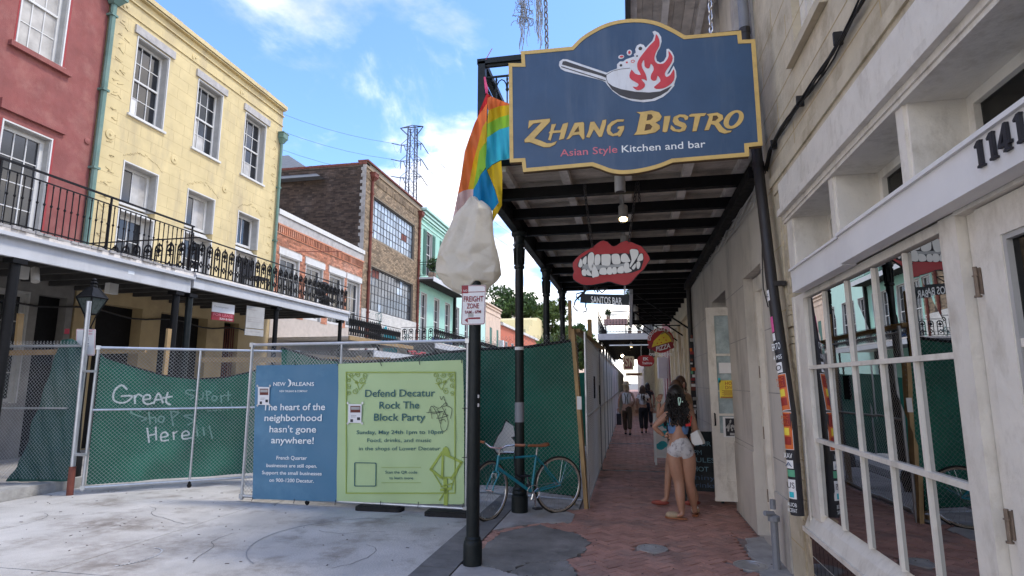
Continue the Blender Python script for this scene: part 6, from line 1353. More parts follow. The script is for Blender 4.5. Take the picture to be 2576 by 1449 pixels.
# signs hung by the yellow house
F = FR((0, 0, 0), (1, 0, 0), (0, 0, 1), (0, -1, 0))
t = thing('for_lease_sign', 'white and maroon for lease sign under the cast iron gallery', 'sign', (-9.3, 11.9, 3.0)); LS = FR((-9.3, 11.6, 0), (.18, .98, 0), (0, 0, 1), (.98, -.18, 0)); MB(LS).box(.03, .66, 3.2, 3.42, -.02, 0).build('white_half', 'paperwhite', t); MB(LS).box(.03, .66, 3.02, 3.2, -.02, 0).build('maroon_half', 'darkred', t); text('FOR LEASE', LS, .07, 3.115, .065, 'pinktext', t, width=.55, bold=.02); text('523-5100', LS, .25, 3.04, .045, 'paperwhite', t, width=.36); text('Development', LS, .08, 3.31, .045, 'greywood', t, width=.4)
t = thing('notice_sign', 'tall pale grey notice board hung right of the lease sign', 'sign', (-9.3, 12.9, 2.8)); MB(LS).box(1.03, 1.6, 2.92, 3.46, -.02, 0).build('board', 'greywood', t); MB(LS).box(1.02, 1.61, 2.74, 2.9, -.02, 0).build('lower_strip', 'greywood', t)
for k, (v, w_) in enumerate(((3.36, .26), (3.17, .4), (3.12, .45), (3.07, .42), (2.83, .4))): MB(LS).box(1.08, 1.08 + w_, v, v + .022, 0, .002).build('printed_line', 'cement', t)
t = thing('no_stopping_sign', 'white and red no stopping sign half behind the galvanised fence post', 'street sign', (-8.2, 7.6, 1.9)); F = FR((0, 7.62, 0), (1, 0, 0), (0, 0, 1), (0, -1, 0)); z7 = zr(0, 900, 700, 2029); un = puv(F, z7); P = [un(*p) for p in ((872, 1145), (1092, 1148), (1078, 1450), (858, 1445))]
MB(F).poly([rrect(P, .02)], -.003, 0).build('plate', 'paperwhite', t); MB(F).poly([rrect(offs(P, .006), .016), rrect(offs(P, .012), .012)], 0, .001).build('border', 'pinktext', t); MB(F).box(un(880, 0)[0], un(935, 0)[0], un(0, 1218)[1], un(0, 1160)[1], 0, .001).build('red_block', 'darkred', t)
text('NO', F, *un(882, 1205), .06, 'paperwhite', t, width=.075, bold=.02); text('STOPPING', F, *un(975, 1180), .022, 'pinktext', t, width=.13, bold=.02); text('STANDING', F, *un(975, 1210), .022, 'pinktext', t, width=.13, bold=.02); text('RE', F, *un(970, 1285), .055, 'signblue', t, width=.07, bold=.02); text('NT', F, *un(970, 1350), .055, 'signblue', t, width=.07, bold=.02); MB().tube([(-8.3, 7.66, 0), (-8.3, 7.66, 2.4)], .03, 8).build('post', 'galv', t)
# lantern
t = thing('street_lantern', 'old gas style street lantern on a dark post before the red house', 'street lamp', (-8.5, 8.0, .13)); c = at(*z7(1045, 870), Y=8.0); cx, cy = c.x, 8.0; zt = at(*z7(1060, 580), Y=8.0).z; zb = at(*z7(1050, 975), Y=8.0).z; zm = at(*z7(1050, 790), Y=8.0).z
MB().lathe([(.12, 0), (.12, .3), (.07, .4), (.05, 1.0), (.045, zb - .35)], (cx, cy, .13), 12).build('post', 'ironblack', t, smooth='auto'); w1, w0 = .15, .06
def ring(w_, z_): return [V((cx + sx * w_, cy + sy * w_, z_)) for sx, sy in ((-1, -1), (1, -1), (1, 1), (-1, 1))]
A1, B1, C1 = ring(w0, zb), ring(w1, zm), ring(.05, zm + .17); b = MB()
for k in range(4): b.tube([A1[k], B1[k]], .014, 4); b.tube([B1[k], B1[(k + 1) % 4]], .016, 4); b.tube([A1[k], A1[(k + 1) % 4]], .014, 4); b.tube([B1[k], C1[k]], .012, 4); b.tube([A1[k], (cx, cy, zb - .3)], .01, 4)
b.lathe([(.055, zm + .16), (.06, zm + .2), (.04, zm + .22), (.06, zm + .25), (.025, zm + .28), (.04, zm + .3), (.01, zm + .33)], (cx, cy, 0), 8); b.build('frame', 'ironblack', t)
for k in range(4): MB().add([A1[k], A1[(k + 1) % 4], B1[(k + 1) % 4], B1[k]], [(0, 1, 2, 3)]).build('pane', 'lampglass', t, rec=False); MB().add([B1[k], B1[(k + 1) % 4], C1[(k + 1) % 4], C1[k]], [(0, 1, 2, 3)]).build('roof_pane', 'ironblack', t, rec=False)
# small fittings under the left galleries
for (u, v, lab) in ((7.6, 3.3, 'grey flood lamp under the white gallery beside the iron post'),): tag(MB(LF).tube([(u, v + .12, 2.5), (u - .05, v - .1, 2.6)], .06, 10).build('flood_lamp', 'lampbody'), lab, 'lamp')
for (u, lab) in ((7.4, 'small white junction box behind the white gallery fascia at left'), (9.1, 'small white junction box under the white gallery near the lantern')): tag(MB(LF).box(u, u + .2, 3.25, 3.45, 2.3, 2.4).build('junction_box', 'whitewood'), lab, 'box')
tag(MB(LF).tube([(6.5 + i * .4, 3.2 - .06 * math.sin(i), .05) for i in range(28)], .02, 4).build('slack_cable', 'cable'), 'slack black cable along the shaded ground floor wall opposite', 'cable')
MB(LF).box(8.98, 9.12, 3.58, 3.64, W9 + .001, W9 + .003).build('fascia_notice', 'inkwhite', [o for o in bpy.data.objects if o.name == 'left_gallery'][0])
# ------------------------------------------------------------ fences
def plane(p, q):                               # vertical plane through two ground points, w towards the camera
    p, q = V((*p, 0)), V((*q, 0)); u = (q - p).normalized(); w_ = V((u.y, -u.x, 0)); return FR(p, u, (0, 0, 1), w_), (q - p).length
def mesh_wire(F, L_, v0, v1, pitch=.055, r=.0017, w=0, dep=.004, name='chain_link_mesh', par=None, barbs=False):
    b = MB(F); h = v1 - v0; k = -int(h / pitch) - 1
    while k * pitch < L_:
        for s_ in (1, -1):
            a = k * pitch if s_ > 0 else k * pitch + h; u0, vv0, u1, vv1 = a, v0, a + s_ * h, v1
            # clip to the panel
            def cl(u0, vv0, u1, vv1):
                if u0 > u1: u0, vv0, u1, vv1 = u1, vv1, u0, vv0
                if u1 <= 0 or u0 >= L_: return None
                g = (vv1 - vv0) / (u1 - u0)
                if u0 < 0: vv0 -= g * u0; u0 = 0
                if u1 > L_: vv1 -= g * (u1 - L_); u1 = L_
                return u0, vv0, u1, vv1
            c = cl(u0, vv0, u1, vv1)
            if c and c[2] - c[0] > .01: b.tube([(c[0], c[1], w + s_ * dep / 2), (c[2], c[3], w + s_ * dep / 2)], r, 3)
        if barbs and 0 < k * pitch + (h % pitch) < L_: x = k * pitch; b.tube([(x, v1, w), (x + .012, v1 + .03, w)], r, 3); b.tube([(x + pitch / 2, v1, w), (x + pitch / 2 - .012, v1 + .03, w)], r, 3)
        k += 1
    return tag(b.build(name, 'wire', par, rec=False), kind='stuff')
def frame_panel(t, F, L_, v0, v1, mids=(), rail=None, r=.021):
    for u in (0, L_): MB(F).tube([(u, v0 - .05, 0), (u, v1 + .03, 0)], r, 10).build('upright', 'galv', t, smooth='auto')
    for v in (v0, v1): MB(F).tube([(0, v, 0), (L_, v, 0)], r, 10).build('rail', 'galv', t, smooth='auto')
    for u in mids: MB(F).tube([(u, v0, 0), (u, v1, 0)], r * .85, 8).build('middle_upright', 'galv', t, smooth='auto')
    if rail: MB(F).tube([(0, rail, 0), (L_, rail, 0)], r * .8, 8).build('middle_rail', 'galv', t, smooth='auto')
    b = MB(F)
    for u in (0, L_):
        for v in (v0, v1): b.lathe([(0.03, -.03), (.034, 0), (.03, .03)], (0, 0, 0), 8) if False else b.box(u - .028, u + .028, v - .03, v + .03, -.028, .028)
    b.build('corner_fitting', 'galv', t)
def gcloth(F, P, m, t, name, w=-.02, amp=.02, step=.09, wf=None):
    P = [V(p) for p in P]; pts = []; n = len(P)
    for i in range(n):
        a, c = P[i], P[(i + 1) % n]; k = max(1, int((c - a).length / step))
        for q in range(k): pts.append(a.lerp(c, q / k))
    m0 = len(pts); tp = [tuple(p) for p in P]; ys = [p.y for p in P]; xs = [p.x for p in P]; y = min(ys)
    while y < max(ys):
        x = min(xs)
        while x < max(xs):
            if pip(x, y, tp) and min((V((x, y)) - q).length for q in pts[:m0]) > step * .55: pts.append(V((x, y)))
            x += step
        y += step
    r = delaunay_2d_cdt(pts, [(i, (i + 1) % m0) for i in range(m0)], [], 1, 1e-5); b = MB(F)
    wf = wf or (lambda x, y: amp * (math.sin(x * 5 + y * 3) * .5 + math.sin(x * 11 - y * 4) * .3 + math.sin(x * 3 - y * 9) * .3))
    b.add([F(p.x, p.y, w + wf(p.x, p.y)) for p in r[0]], [tuple(f) for f in r[2]]); return b.build(name, m, t, smooth=True, rec=False)
# gate leaf on the left, swung open
t = thing('fence_gate', 'chain link gate leaf with dark green screen and white graffiti, hinged on the left post', 'gate', (-7.82, 7.42, 0)); F, L_ = plane((-7.82, 7.42), (-5.55, 9.12)); V0, V1 = .1, 2.12; GF1 = F
frame_panel(t, F, L_, V0, V1, (L_ * .48,), 1.2); mesh_wire(F, L_, V0, V1, w=.012, par=t)
ug = puv(F, zr(0, 1200, 1200, 2484)); top = [ug(*p) for p in ((735, 395), (860, 430), (1100, 510), (1330, 575), (1600, 605), (1850, 590), (2050, 545), (2120, 520))]; top = [(max(.03, p[0]), min(2.05, p[1])) for p in top] + [(L_ - .03, 1.85)]
def gfold(x, y): return .02 * math.sin(x * 4 + y * 2) + .045 * math.sin((x * .8 - y * 1.15) * 7.5) * max(0, .9 - y) * min(1, x) + .012 * math.sin(x * 13 - y * 6)
gcloth(F, top + [(L_ - .03, .16), (.03, .13)], 'greentarp', t, 'privacy_screen', w=-.05, wf=gfold, step=.06)
MB(F).tube([(p[0], p[1], -.05 + gfold(*p)) for p in top], .012, 5).build('screen_hem', 'darkcloth', t, smooth=True)
MB(F).tube([(L_ * .48, .1, 0), (L_ * .48, .0, 0)], .022, 8).build('wheel_stem', 'ironblack', t); MB(F).ell((L_ * .48, .035, 0), (.035, .035, .02), 10, 6).build('wheel', 'ironblack', t)
g = thing('spray_lettering', 'white sprayed words great shops here suport local on the green screen', 'graffiti', tuple(F(.8, 1.2, 0)));
def gp(*L2): return [ug(*p) for p in L2]
b = MB(F); ST = [([(1030, 690), (985, 655), (930, 700), (920, 770), (970, 800), (1030, 790), (1070, 745), (985, 745)], 1), ([(1090, 740), (1095, 805)], 1), ([(1092, 760), (1120, 730), (1150, 745)], 1), ([(1160, 775), (1220, 765), (1210, 735), (1170, 745), (1165, 790), (1200, 812), (1240, 800)], 1), ([(1250, 805), (1290, 720), (1325, 800)], 1), ([(1265, 775), (1315, 772)], 1), ([(1365, 715), (1350, 790), (1385, 815)], 1), ([(1325, 760), (1400, 748)], 1),
 ([(1590, 700), (1530, 695), (1515, 720), (1580, 745), (1550, 770)], .7), ([(1610, 735), (1615, 770), (1650, 765), (1655, 715)], .7), ([(1680, 700), (1690, 785)], .7), ([(1680, 705), (1720, 715), (1690, 740)], .7), ([(1740, 740), (1725, 765), (1750, 785), (1770, 755), (1740, 740)], .7), ([(1800, 740), (1805, 800)], .7), ([(1803, 750), (1835, 735)], .7), ([(1860, 705), (1860, 780)], .7), ([(1840, 740), (1880, 735)], .7),
 ([(1140, 870), (1090, 850), (1060, 880), (1150, 915), (1190, 930), (1150, 950)], .8), ([(1210, 880), (1220, 975)], .8), ([(1215, 930), (1260, 920), (1265, 965)], .8), ([(1300, 910), (1285, 945), (1320, 960), (1335, 920), (1300, 910)], .8), ([(1390, 870), (1410, 985)], .8), ([(1395, 870), (1455, 880), (1405, 920)], .8), ([(1570, 900), (1500, 905), (1580, 945), (1530, 980)], .8), ([(1690, 830), (1695, 865), (1720, 862)], .6), ([(1745, 835), (1735, 860), (1765, 862), (1745, 835)], .6), ([(1800, 835), (1780, 850), (1800, 865)], .6), ([(1820, 860), (1840, 830), (1855, 862)], .6), ([(1885, 800), (1895, 860)], .6),
 ([(1195, 1010), (1210, 1125)], .9), ([(1265, 1000), (1270, 1105)], .9), ([(1205, 1070), (1270, 1055)], .9), ([(1305, 1085), (1365, 1070), (1345, 1040), (1310, 1060), (1315, 1110), (1370, 1105)], .9), ([(1410, 1040), (1415, 1100)], .9), ([(1412, 1055), (1440, 1035)], .9), ([(1480, 1070), (1540, 1060), (1520, 1030), (1485, 1050), (1490, 1095), (1560, 1085)], .9), ([(1600, 990), (1610, 1070)], .8), ([(1655, 1000), (1665, 1065)], .8), ([(1705, 990), (1730, 1090)], .8)]
mat('spray', (.56, .62, .6), .9, .2, 20, 0); mat('sprayfaint', (.17, .33, .28), .9, .2, 20, 0); bf_ = MB(F)
for L2, k in ST: 
    tgt = b if k >= .9 else bf_; P = spl(gp(*L2), 3, False) + [gp(*L2)[-1]]
    for p, q in zip(P, P[1:]): wq = -.05 + max(gfold(*p), gfold(*q)) + .004; tgt.stroke([p, q], .022 * k + .004, None, wq)
tag(b.build('bright_letters', 'spray', g, rec=False), kind='stuff'); tag(bf_.build('faint_letters', 'sprayfaint', g, rec=False), kind='stuff')
# left post with rusty foot
t = thing('gate_post', 'tall galvanised gate post with rusty foot at the left kerb', 'post', (-7.95, 7.35, 0)); MB().tube([(-7.97, 7.36, .38), (-8.02, 7.36, 2.82)], .034, 12).build('upper_tube', 'galv', t, smooth='auto'); MB().tube([(-7.965, 7.36, -.03), (-7.97, 7.36, .4)], .045, 12).build('rusty_sleeve', 'rust', t, smooth='auto')
for z_ in (.55, 1.75): MB().box(-7.99, -7.8, 7.34, 7.42, z_, z_ + .035).build('hinge', 'galv', t)
# fence running off to the left behind the post with bunched screen
t = thing('construction_fence', 'chain link fence with bunched dark green screen at the left edge', 'fence', (-8.9, 6.8, 0)); F, L_ = plane((-10.3, 7.2), (-8.05, 7.46)); V0, V1 = .2, 2.2; L3 = L_
for u in (.3,): MB(F).tube([(u, .0, 0), (u, V1, 0)], .022, 10).build('upright', 'galv', t, smooth='auto')
MB(F).tube([(0, V1 - .05, 0), (L_, V1 - .05, 0)], .018, 8).build('rail', 'galv', t, smooth='auto'); MB(F).tube([(0, 1.22, 0), (L_ * .9, 1.22, 0)], .014, 8).build('rail', 'galv', t, smooth='auto'); mesh_wire(F, L_, V0, V1, w=.015, par=t, barbs=True)
ul2 = puv(F, zr(0, 1200, 1200, 2484)); P = [ul2(*p) for p in ((470, 285), (560, 275), (650, 340), (640, 700), (590, 1200), (560, 1445), (20, 1445), (150, 1250), (240, 950), (330, 700), (400, 480))]; mat('greentarp_shaded', (.006, .06, .048), .6, .2, 2, .2, trans=.1); gcloth(F, P, 'greentarp_shaded', t, 'privacy_screen', w=-.06, wf=lambda x, y: .018 * math.sin((x * 1.0 + y * .35) * 22) + .012 * math.sin(x * 37 + y * 3), step=.05)  # darker copy of the green screen, with shade put into its colour
for (x0, x1) in ((-10.6, -8.6),): tag(MB().bar((-10.9, 8.5, 2.12), (-8.0, 8.5, 2.14), .04, .09).build('timber_rail', 'lumber'), 'raw timber rail behind the left chain link fence', 'timber')
for (p, q, lab) in (((-8.5, 9.5, .0), (-8.48, 9.5, 2.6), 'raw timber stake behind the green screened gate'), (tuple(at(44, 870, Y=7.9)), tuple(at(52, 789, Y=7.9)), 'raw timber stake against the black gallery post at the far left')): tag(MB().bar(p, q, .09, .045).build('timber_stake', 'lumber'), lab, 'timber')
tag(MB().bar((-7.9, 9.6, 2.02), (-4.2, 9.9, 2.0), .04, .09).build('timber_rail', 'lumber'), 'long timber rail seen through the gate wire', 'timber')
for (x, y, h, lab) in ((-5.0, 10.3, 2.1, 'short timber stake left of the blue banner top'), (-3.9, 11.0, 1.9, 'short timber stake seen over the blue banner'), (-3.3, 11.5, 1.95, 'short timber stake seen over the pale green banner')): tag(MB().bar((x, y, 0), (x, y, h), .09, .045).build('timber_stake', 'lumber'), lab, 'timber')
# banner panel
t = thing('banner_fence_panel', 'chain link fence panel on feet carrying the two big printed banners', 'fence', (-3.6, 7.38, 0)); F, L_ = plane((-5.26, 7.46), (-2.03, 7.26)); V0, V1 = .07, 2.13; PF = F; frame_panel(t, F, L_, V0, V1, (L_ * .44,)); mesh_wire(F, L_, V0, V1, w=.006, par=t)
MB(F).tube([(1.02, V0, 0), (1.02, .02, 0)], .02, 8).build('wheel_stem', 'ironblack', t); MB(F).ell((1.02, .035, .0), (.035, .035, .02), 10, 6).build('wheel', 'ironblack', t)
def foot(x, y, lab, L2=.62, w2=.2):
    o = thing('rubber_foot_block', lab, 'rubber block', (x, y, 0), 'black rubber feet of the banner fence'); b = MB(); b.poly([rrect([(x - L2 / 2, y - w2 / 2), (x + L2 / 2, y - w2 / 2), (x + L2 / 2, y + w2 / 2), (x - L2 / 2, y + w2 / 2)], .06)], .0, .045); b.poly([rrect([(x - L2 / 2 + .03, y - w2 / 2 + .03), (x + L2 / 2 - .03, y - w2 / 2 + .03), (x + L2 / 2 - .03, y + w2 / 2 - .03), (x - L2 / 2 + .03, y + w2 / 2 - .03)], .04)], .045, .06); b.build('rubber_block', 'tyre', o)
foot(-3.17, 7.3, 'black rubber fence foot under the pale green banner'); foot(-2.2, 7.2, 'black oval rubber fence foot beside the black street pole', .62, .26)
zb = zr(900, 1200, 2000, 1771); uvb = puv(F, zb)
def bn(x, y): return .0035 * math.sin(x * 7 + y * 9) + .003 * math.sin(x * 17 - y * 5) + .005 * math.sin((x * .7 + y) * 14) * max(0, .5 - y) * 2
def banner(P, m, lab, nm):
    o = thing('banner', lab, 'banner', tuple(F(*uvb(*P[0]), .05))); Q = [uvb(*p) for p in P]; gcloth(F, Q, m, o, nm, w=.035, wf=bn, step=.07); return o
bl_ = banner([(185, 385), (350, 382), (500, 380), (705, 375), (700, 800), (692, 1245), (430, 1236), (162, 1228), (172, 800)], 'bannerblue', 'blue vinyl banner about the neighborhood, printed white New Orleans text', 'vinyl')
W1 = .05
def bt(s, l, r, h, m, par, **k): return ptext(s, F, uvb, l, r, h, m, par, w1=W1, **k)
for s, l, r, h in (('NEW', (298, 514), (375, 514), 24), ('RLEANS', (418, 514), (555, 514), 24), ('NEW ORLEANS & COMPANY', (337, 553), (514, 553), 12), ('The heart of the', (232, 668), (624, 666), 42), ('neighborhood', (242, 735), (603, 735), 42), ("hasn't gone", (273, 806), (568, 808), 42), ('anywhere!', (284, 875), (553, 879), 42), ('French Quarter', (318, 978), (510, 980), 24), ('businesses are still open.', (255, 1025), (574, 1030), 22), ('Support the small businesses', (227, 1070), (603, 1078), 22), ('on 900-1200 Decatur.', (273, 1118), (553, 1124), 23)): bt(s, l, r, h, 'inkwhite', bl_, bold=.012)
b = MB(F); b.poly([[uvb(390, 470), uvb(408, 480), uvb(413, 498), uvb(405, 514), uvb(388, 522), uvb(400, 506), uvb(402, 492)]], .045, W1); b.build('crescent_logo', 'inkwhite', bl_)
gr = banner([(706, 375), (1000, 366), (1250, 358), (1492, 350), (1498, 700), (1500, 1262), (1200, 1258), (975, 1250), (693, 1240), (700, 800)], 'bannergreen', 'pale green vinyl banner reading Defend Decatur Rock the Block Party', 'vinyl')
for s, l, r, h, bo in (('Defend Decatur', (876, 583), (1318, 580), 46, .01), ('Rock The', (966, 658), (1218, 656), 46, .01), ('Block Party', (932, 733), (1256, 733), 46, .01), ('Sunday, May 24th 1pm to 10pm', (823, 818), (1366, 816), 24, .012), ('Food, drinks, and music', (890, 868), (1294, 868), 24, .004), ('in the shops of Lower Decatur', (838, 920), (1352, 920), 24, .004), ('Scan the QR code', (1004, 1066), (1205, 1067), 18, .01), ('to learn more', (1030, 1102), (1180, 1103), 18, .01)): bt(s, l, r, h, 'inkgreen', gr, bold=bo)
b = MB(F)
for y in (1027, 1124): b.stroke([uvb(980, y), uvb(1228, y)], .003, .045, W1)
b.build('rule_line', 'olive', gr)
def box_(x0, y0, x1, y1, b, wd, w1=W1):
    for p, q in (((x0, y0), (x1, y0)), ((x1, y0), (x1, y1)), ((x1, y1), (x0, y1)), ((x0, y1), (x0, y0))): b.stroke([uvb(*p), uvb(*q)], wd, .045, w1)
b = MB(F); box_(757, 428, 1443, 1190, b, .013)
def curl(cx, cy, r, a0, turns, b, wd=.006, s_=1):
    n = int(turns * 14); P = []
    for i in range(n + 1): a = a0 + s_ * math.tau * turns * i / n; q = r * (1 - .75 * i / n); P.append(uvb(cx + q * math.cos(a), cy + q * math.sin(a)))
    b.stroke(P, wd, .045, W1)
for (mx_, ) in ((1,), (-1,)):
    X = (lambda x: x) if mx_ > 0 else (lambda x: 2202 - x - 2)
    for (cx, cy, r, a0) in ((790, 445, 16, 0), (830, 445, 17, 3), (878, 448, 18, 1), (862, 482, 22, 2), (772, 478, 15, 4), (775, 515, 18, 1), (775, 560, 16, 2), (812, 548, 20, 5), (822, 490, 12, 0)): curl(X(cx), cy, r, a0, 1.4, b, s_=mx_)
    b.stroke([uvb(X(765), 440), uvb(X(822), 490), uvb(X(880), 500)], .007, .045, W1); b.stroke([uvb(X(822), 490), uvb(X(840), 540)], .007, .045, W1); b.stroke([uvb(X(845), 535), uvb(X(865), 505)], .008, .045, W1)
b.build('olive_frame', 'olive', gr)
b = MB(F); LP = lambda L2: [uvb(*p) for p in L2]
for L2, wd in (([(1360, 935), (1290, 1040), (1362, 1095)], .03), ([(1365, 938), (1485, 995), (1420, 1100)], .03), ([(1368, 930), (1362, 1090)], .03), ([(1300, 1050), (1360, 1150)], .012), ([(1478, 1000), (1420, 1150)], .012), ([(1350, 1092), (1420, 1092)], .02), ([(1382, 1100), (1385, 1180)], .05), ([(1355, 1170), (1420, 1160)], .03), ([(1388, 1180), (1385, 1258)], .05), ([(1345, 1235), (1380, 1180)], .012), ([(1355, 1150), (1420, 1130)], .016)): b.stroke(LP(L2), wd, .045, W1)
b.poly([LP([(1360, 930), (1370, 905), (1385, 895), (1400, 905), (1412, 935), (1412, 955), (1365, 945)])], .045, W1 + .0004); b.build('street_lamp_print', 'olive', gr)
b = MB(F); b.poly([rrect(LP([(808, 996), (948, 998), (946, 1148), (808, 1148)]), .02), rrect(LP([(813, 1001), (943, 1003), (941, 1143), (813, 1143)]), .016)], .045, W1); b.build('code_frame', 'inkgreen', gr)
b = MB(F)
for L2 in ([(1265, 683), (1370, 675), (1300, 690)], [(1280, 680), (1290, 650), (1305, 645), (1335, 700), (1350, 750)], [(1290, 660), (1300, 720)], [(1310, 640), (1340, 655), (1365, 640), (1385, 620), (1395, 635), (1370, 645)], [(1350, 580), (1358, 600), (1372, 580), (1378, 605)], [(1330, 660), (1350, 690), (1330, 720), (1400, 700), (1365, 690)], [(1395, 640), (1425, 660), (1415, 720)], [(1360, 640), (1400, 730), (1390, 790), (1362, 795), (1355, 740), (1385, 660)], [(1380, 600), (1390, 640)], [(1345, 735), (1375, 725), (1385, 740)]): b.stroke(LP(spl(L2, 4, False) + [L2[-1]]), .006, .052, .053)
tg = thing('marker_tag', 'black marker scrawl on the right of the pale green banner', 'graffiti', tuple(F(*uvb(1340, 720), .05))); b.build('scrawl', 'ink', tg, rec=False)
for (x0, y0, x1, y1, lab) in ((203, 520, 275, 635, 'small flyer taped to the blue banner'), (773, 628, 857, 748, 'small flyer taped with grey tape to the pale green banner')):
    o = thing('flyer', lab, 'flyer', tuple(F(*uvb(x0, y1), .05))); MB(F).poly([LP([(x0, y0), (x1, y0 + 2), (x1 - 3, y1), (x0 - 2, y1 - 2)])], .052, .054).build('paper', 'paperwhite', o); X, Y = x1 - x0, y1 - y0; q = lambda a, c: (x0 + a * X, y0 + c * Y)
    MB(F).poly([LP([q(.15, .1), q(.9, .1), q(.9, .45), q(.15, .45)])], .054, .0545).build('photo_block', 'rust', o); MB(F).poly([LP([q(.2, .15), q(.85, .15), q(.85, .3), q(.2, .3)])], .0545, .055).build('title_block', 'greywood', o)
    for a, c, a2, c2 in ((.15, .8, .35, .95), (.65, .7, .88, .85), (.2, .6, .6, .63), (.2, .67, .55, .7)): MB(F).poly([LP([q(a, c), q(a2, c), q(a2, c2), q(a, c2)])], .054, .0546).build('print_block', 'ink' if a2 - a < .3 else 'greywood', o)
    for a, c in ((-.05, -.05), (1.05, -.05), (-.05, 1.02), (1.03, 1.02)): MB(F).poly([LP([q(a - .1, c), q(a, c - .08), q(a + .1, c), q(a, c + .08)])], .0545, .0555).build('tape', 'galv', o)
b = MB(F)
for (x, y, dx, dy) in ((440, 380, -8, -22), (975, 368, 8, 20), (1218, 358, 6, 22), (1486, 352, 0, 18), (705, 378, -4, 10), (430, 1236, 0, 18), (690, 1243, 0, 22), (975, 1250, 0, 22), (1212, 1256, 0, 22), (1495, 1262, 0, 18), (165, 1228, 0, 12)): p = uvb(x, y); q = uvb(x + dx, y + dy); b.tube([(p[0], p[1] + .02, .045), (p[0], p[1] - .01, .05), (q[0], q[1], .06)], .0045, 4)
for y in (655, 965): p = uvb(1498, y); b.tube([(p[0] - .02, p[1], .05), (L_ + .02, p[1], .03)], .004, 4)
b.build('cable_ties', 'ink', t)
# rear line of fence with green screen, from behind the banner panel to the timber post
t = thing('construction_fence', 'rear chain link fence with bright green screen behind banner, pole and bicycle', 'fence', (-2, 8, 0)); F, L_ = plane((-5.6, 8.9), (-.66, 7.92)); V0, V1 = .08, 2.2; MB(F).tube([(0, V0 + .02, 0), (L_, V0 + .02, 0)], .012, 6).build('tension_wire', 'galv', t); mesh_wire(F, L_, V0, V1 + .02, w=.02, par=t, barbs=True, pitch=.06)
ur = puv(F, lambda x, y: (x, y)); TP = [ur(*p) for p in ((705, 876), (800, 905), (905, 912), (1000, 905), (1100, 890), (1180, 882), (1215, 880), (1330, 874), (1432, 858))]
wf2 = lambda x, y: .02 * math.sin(x * 4.4 + y) + .012 * math.sin(x * 9 - y * 3) + .03 * math.sin((x - y * .8) * 6) * max(0, .8 - y)
gcloth(F, TP + [(L_ - .05, 2.1), (L_ - .04, .14), (L_ * .75, .2), (L_ * .5, .15), (.05, .15)], 'greentarp', t, 'privacy_screen', w=-.03, wf=wf2, step=.08)
MB(F).poly([[(L_ - .5, .14), (L_ - .04, .12), (L_ - .03, 2.14), (L_ - .22, 2.12)]], -.075, -.07).build('dark_edge_cloth', 'darkcloth', t)
MB(F).tube([(p[0], p[1] + .01, -.035 + wf2(*p)) for p in TP], .02, 5).build('screen_hem', 'darkcloth', t, smooth=True); MB(F).bar((L_ * .1, .9, -.1), (L_, .88, -.1), .03).build('middle_rail', 'galv', t) if False else None
ob = MB(F); P = [ur(*p) for p in ((1272, 1060), (1290, 1072), (1294, 1098), (1284, 1100), (1296, 1115), (1292, 1138), (1250, 1140), (1240, 1125), (1252, 1098), (1262, 1085))]
tag(MB(F).poly([P], -.02, -.012).build('torn_paper', 'paperwhite'), 'torn white cut out poster behind the fence above the bicycle handlebar', 'poster'); tag(MB(F).poly([offs(P, -.02)], -.028, -.0225).build('poster_backing', 'ink'), 'black ragged backing around the torn white poster', 'backing')
# timber post
t = thing('timber_post', 'rough timber fence post where the fence turns down the walkway', 'post', (-.66, 7.95, 0)); MB().bar((-.6, 7.93, 0), (-.74, 7.95, 2.32), .1, .05).build('post', 'lumber', t); MB().bar((-.7, 8.0, 2.3), (-.55, 12, 2.28), .1, .05).build('top_rail', 'lumber', t); MB().box(-.70, -.64, 7.885, 7.9, 1.25, 1.42).build('paper_scrap', 'paperwhite', t)
tag(MB().bar((-.79, 8.15, 0), (-.80, 8.15, 2.74), .09, .045).build('timber_stake', 'lumber'), 'tall weathered stake beside the timber fence post', 'timber'); tag(MB().bar((-.68, 10.5, 0), (-.68, 10.5, 2.72), .08, .045).build('timber_stake', 'lumber'), 'second tall stake rising above the walkway fence', 'timber')
# walkway fence running away down the pavement
t = thing('walkway_fence', 'long chain link fence running away down the left of the brick walkway', 'fence', (-.58, 25, 0)); y = 7.95; k = 0
while y < 55: MB().tube([(-.58, y, -.02), (-.58, y, 2.28)], .02, 8).build('upright', 'galv' if k % 2 == 0 else 'pipegrey', t, smooth='auto'); y += 1.75 if y > 11 else 3.5 if k == 0 else 1.75; k += 1
F, L_ = plane((-.58, 7.98), (-.58, 30)); mesh_wire(F, L_, .06, 2.2, w=0, par=t, pitch=.06, r=.0017).data.materials[0] = mat('wire_lit', (.72, .72, .7), .5, .05, 5, 0); F2, L2_ = plane((-.58, 30), (-.58, 55)); mesh_wire(F2, L2_, .06, 2.2, w=0, par=t, pitch=.12, r=.004)  # near wire made paler: glancing light is put into its colour
for v in (.08, 1.15, 2.2): MB().tube([(-.58, 7.95, v), (-.58, 55, v)], .016, 6).build('rail', 'galv', t)
mat('dustsheet', (.86, .85, .82), .8, .1, 3, .2, trans=.65)
random.seed(14); b = MB(); F, L_ = plane((-.66, 7.98), (-.66, 55))
gcloth(F, [(2.4, .1), (46, .1), (46, 2.1), (2.4, 2.1)], 'dustsheet', t, 'white_screen', w=0, wf=lambda x, y: .03 * math.sin(x * 6) + .02 * math.sin(x * 13 + y * 3), step=.3)
for (y, z0, z1) in ((9.6, 1.35, 1.7), (11.2, 1.2, 1.55), (13.2, .95, 1.3)): MB().box(-.6, -.565, y, y + .22, z0, z1).build('hanging_scrap', 'darkcloth' if y < 13 else 'paperwhite', t)
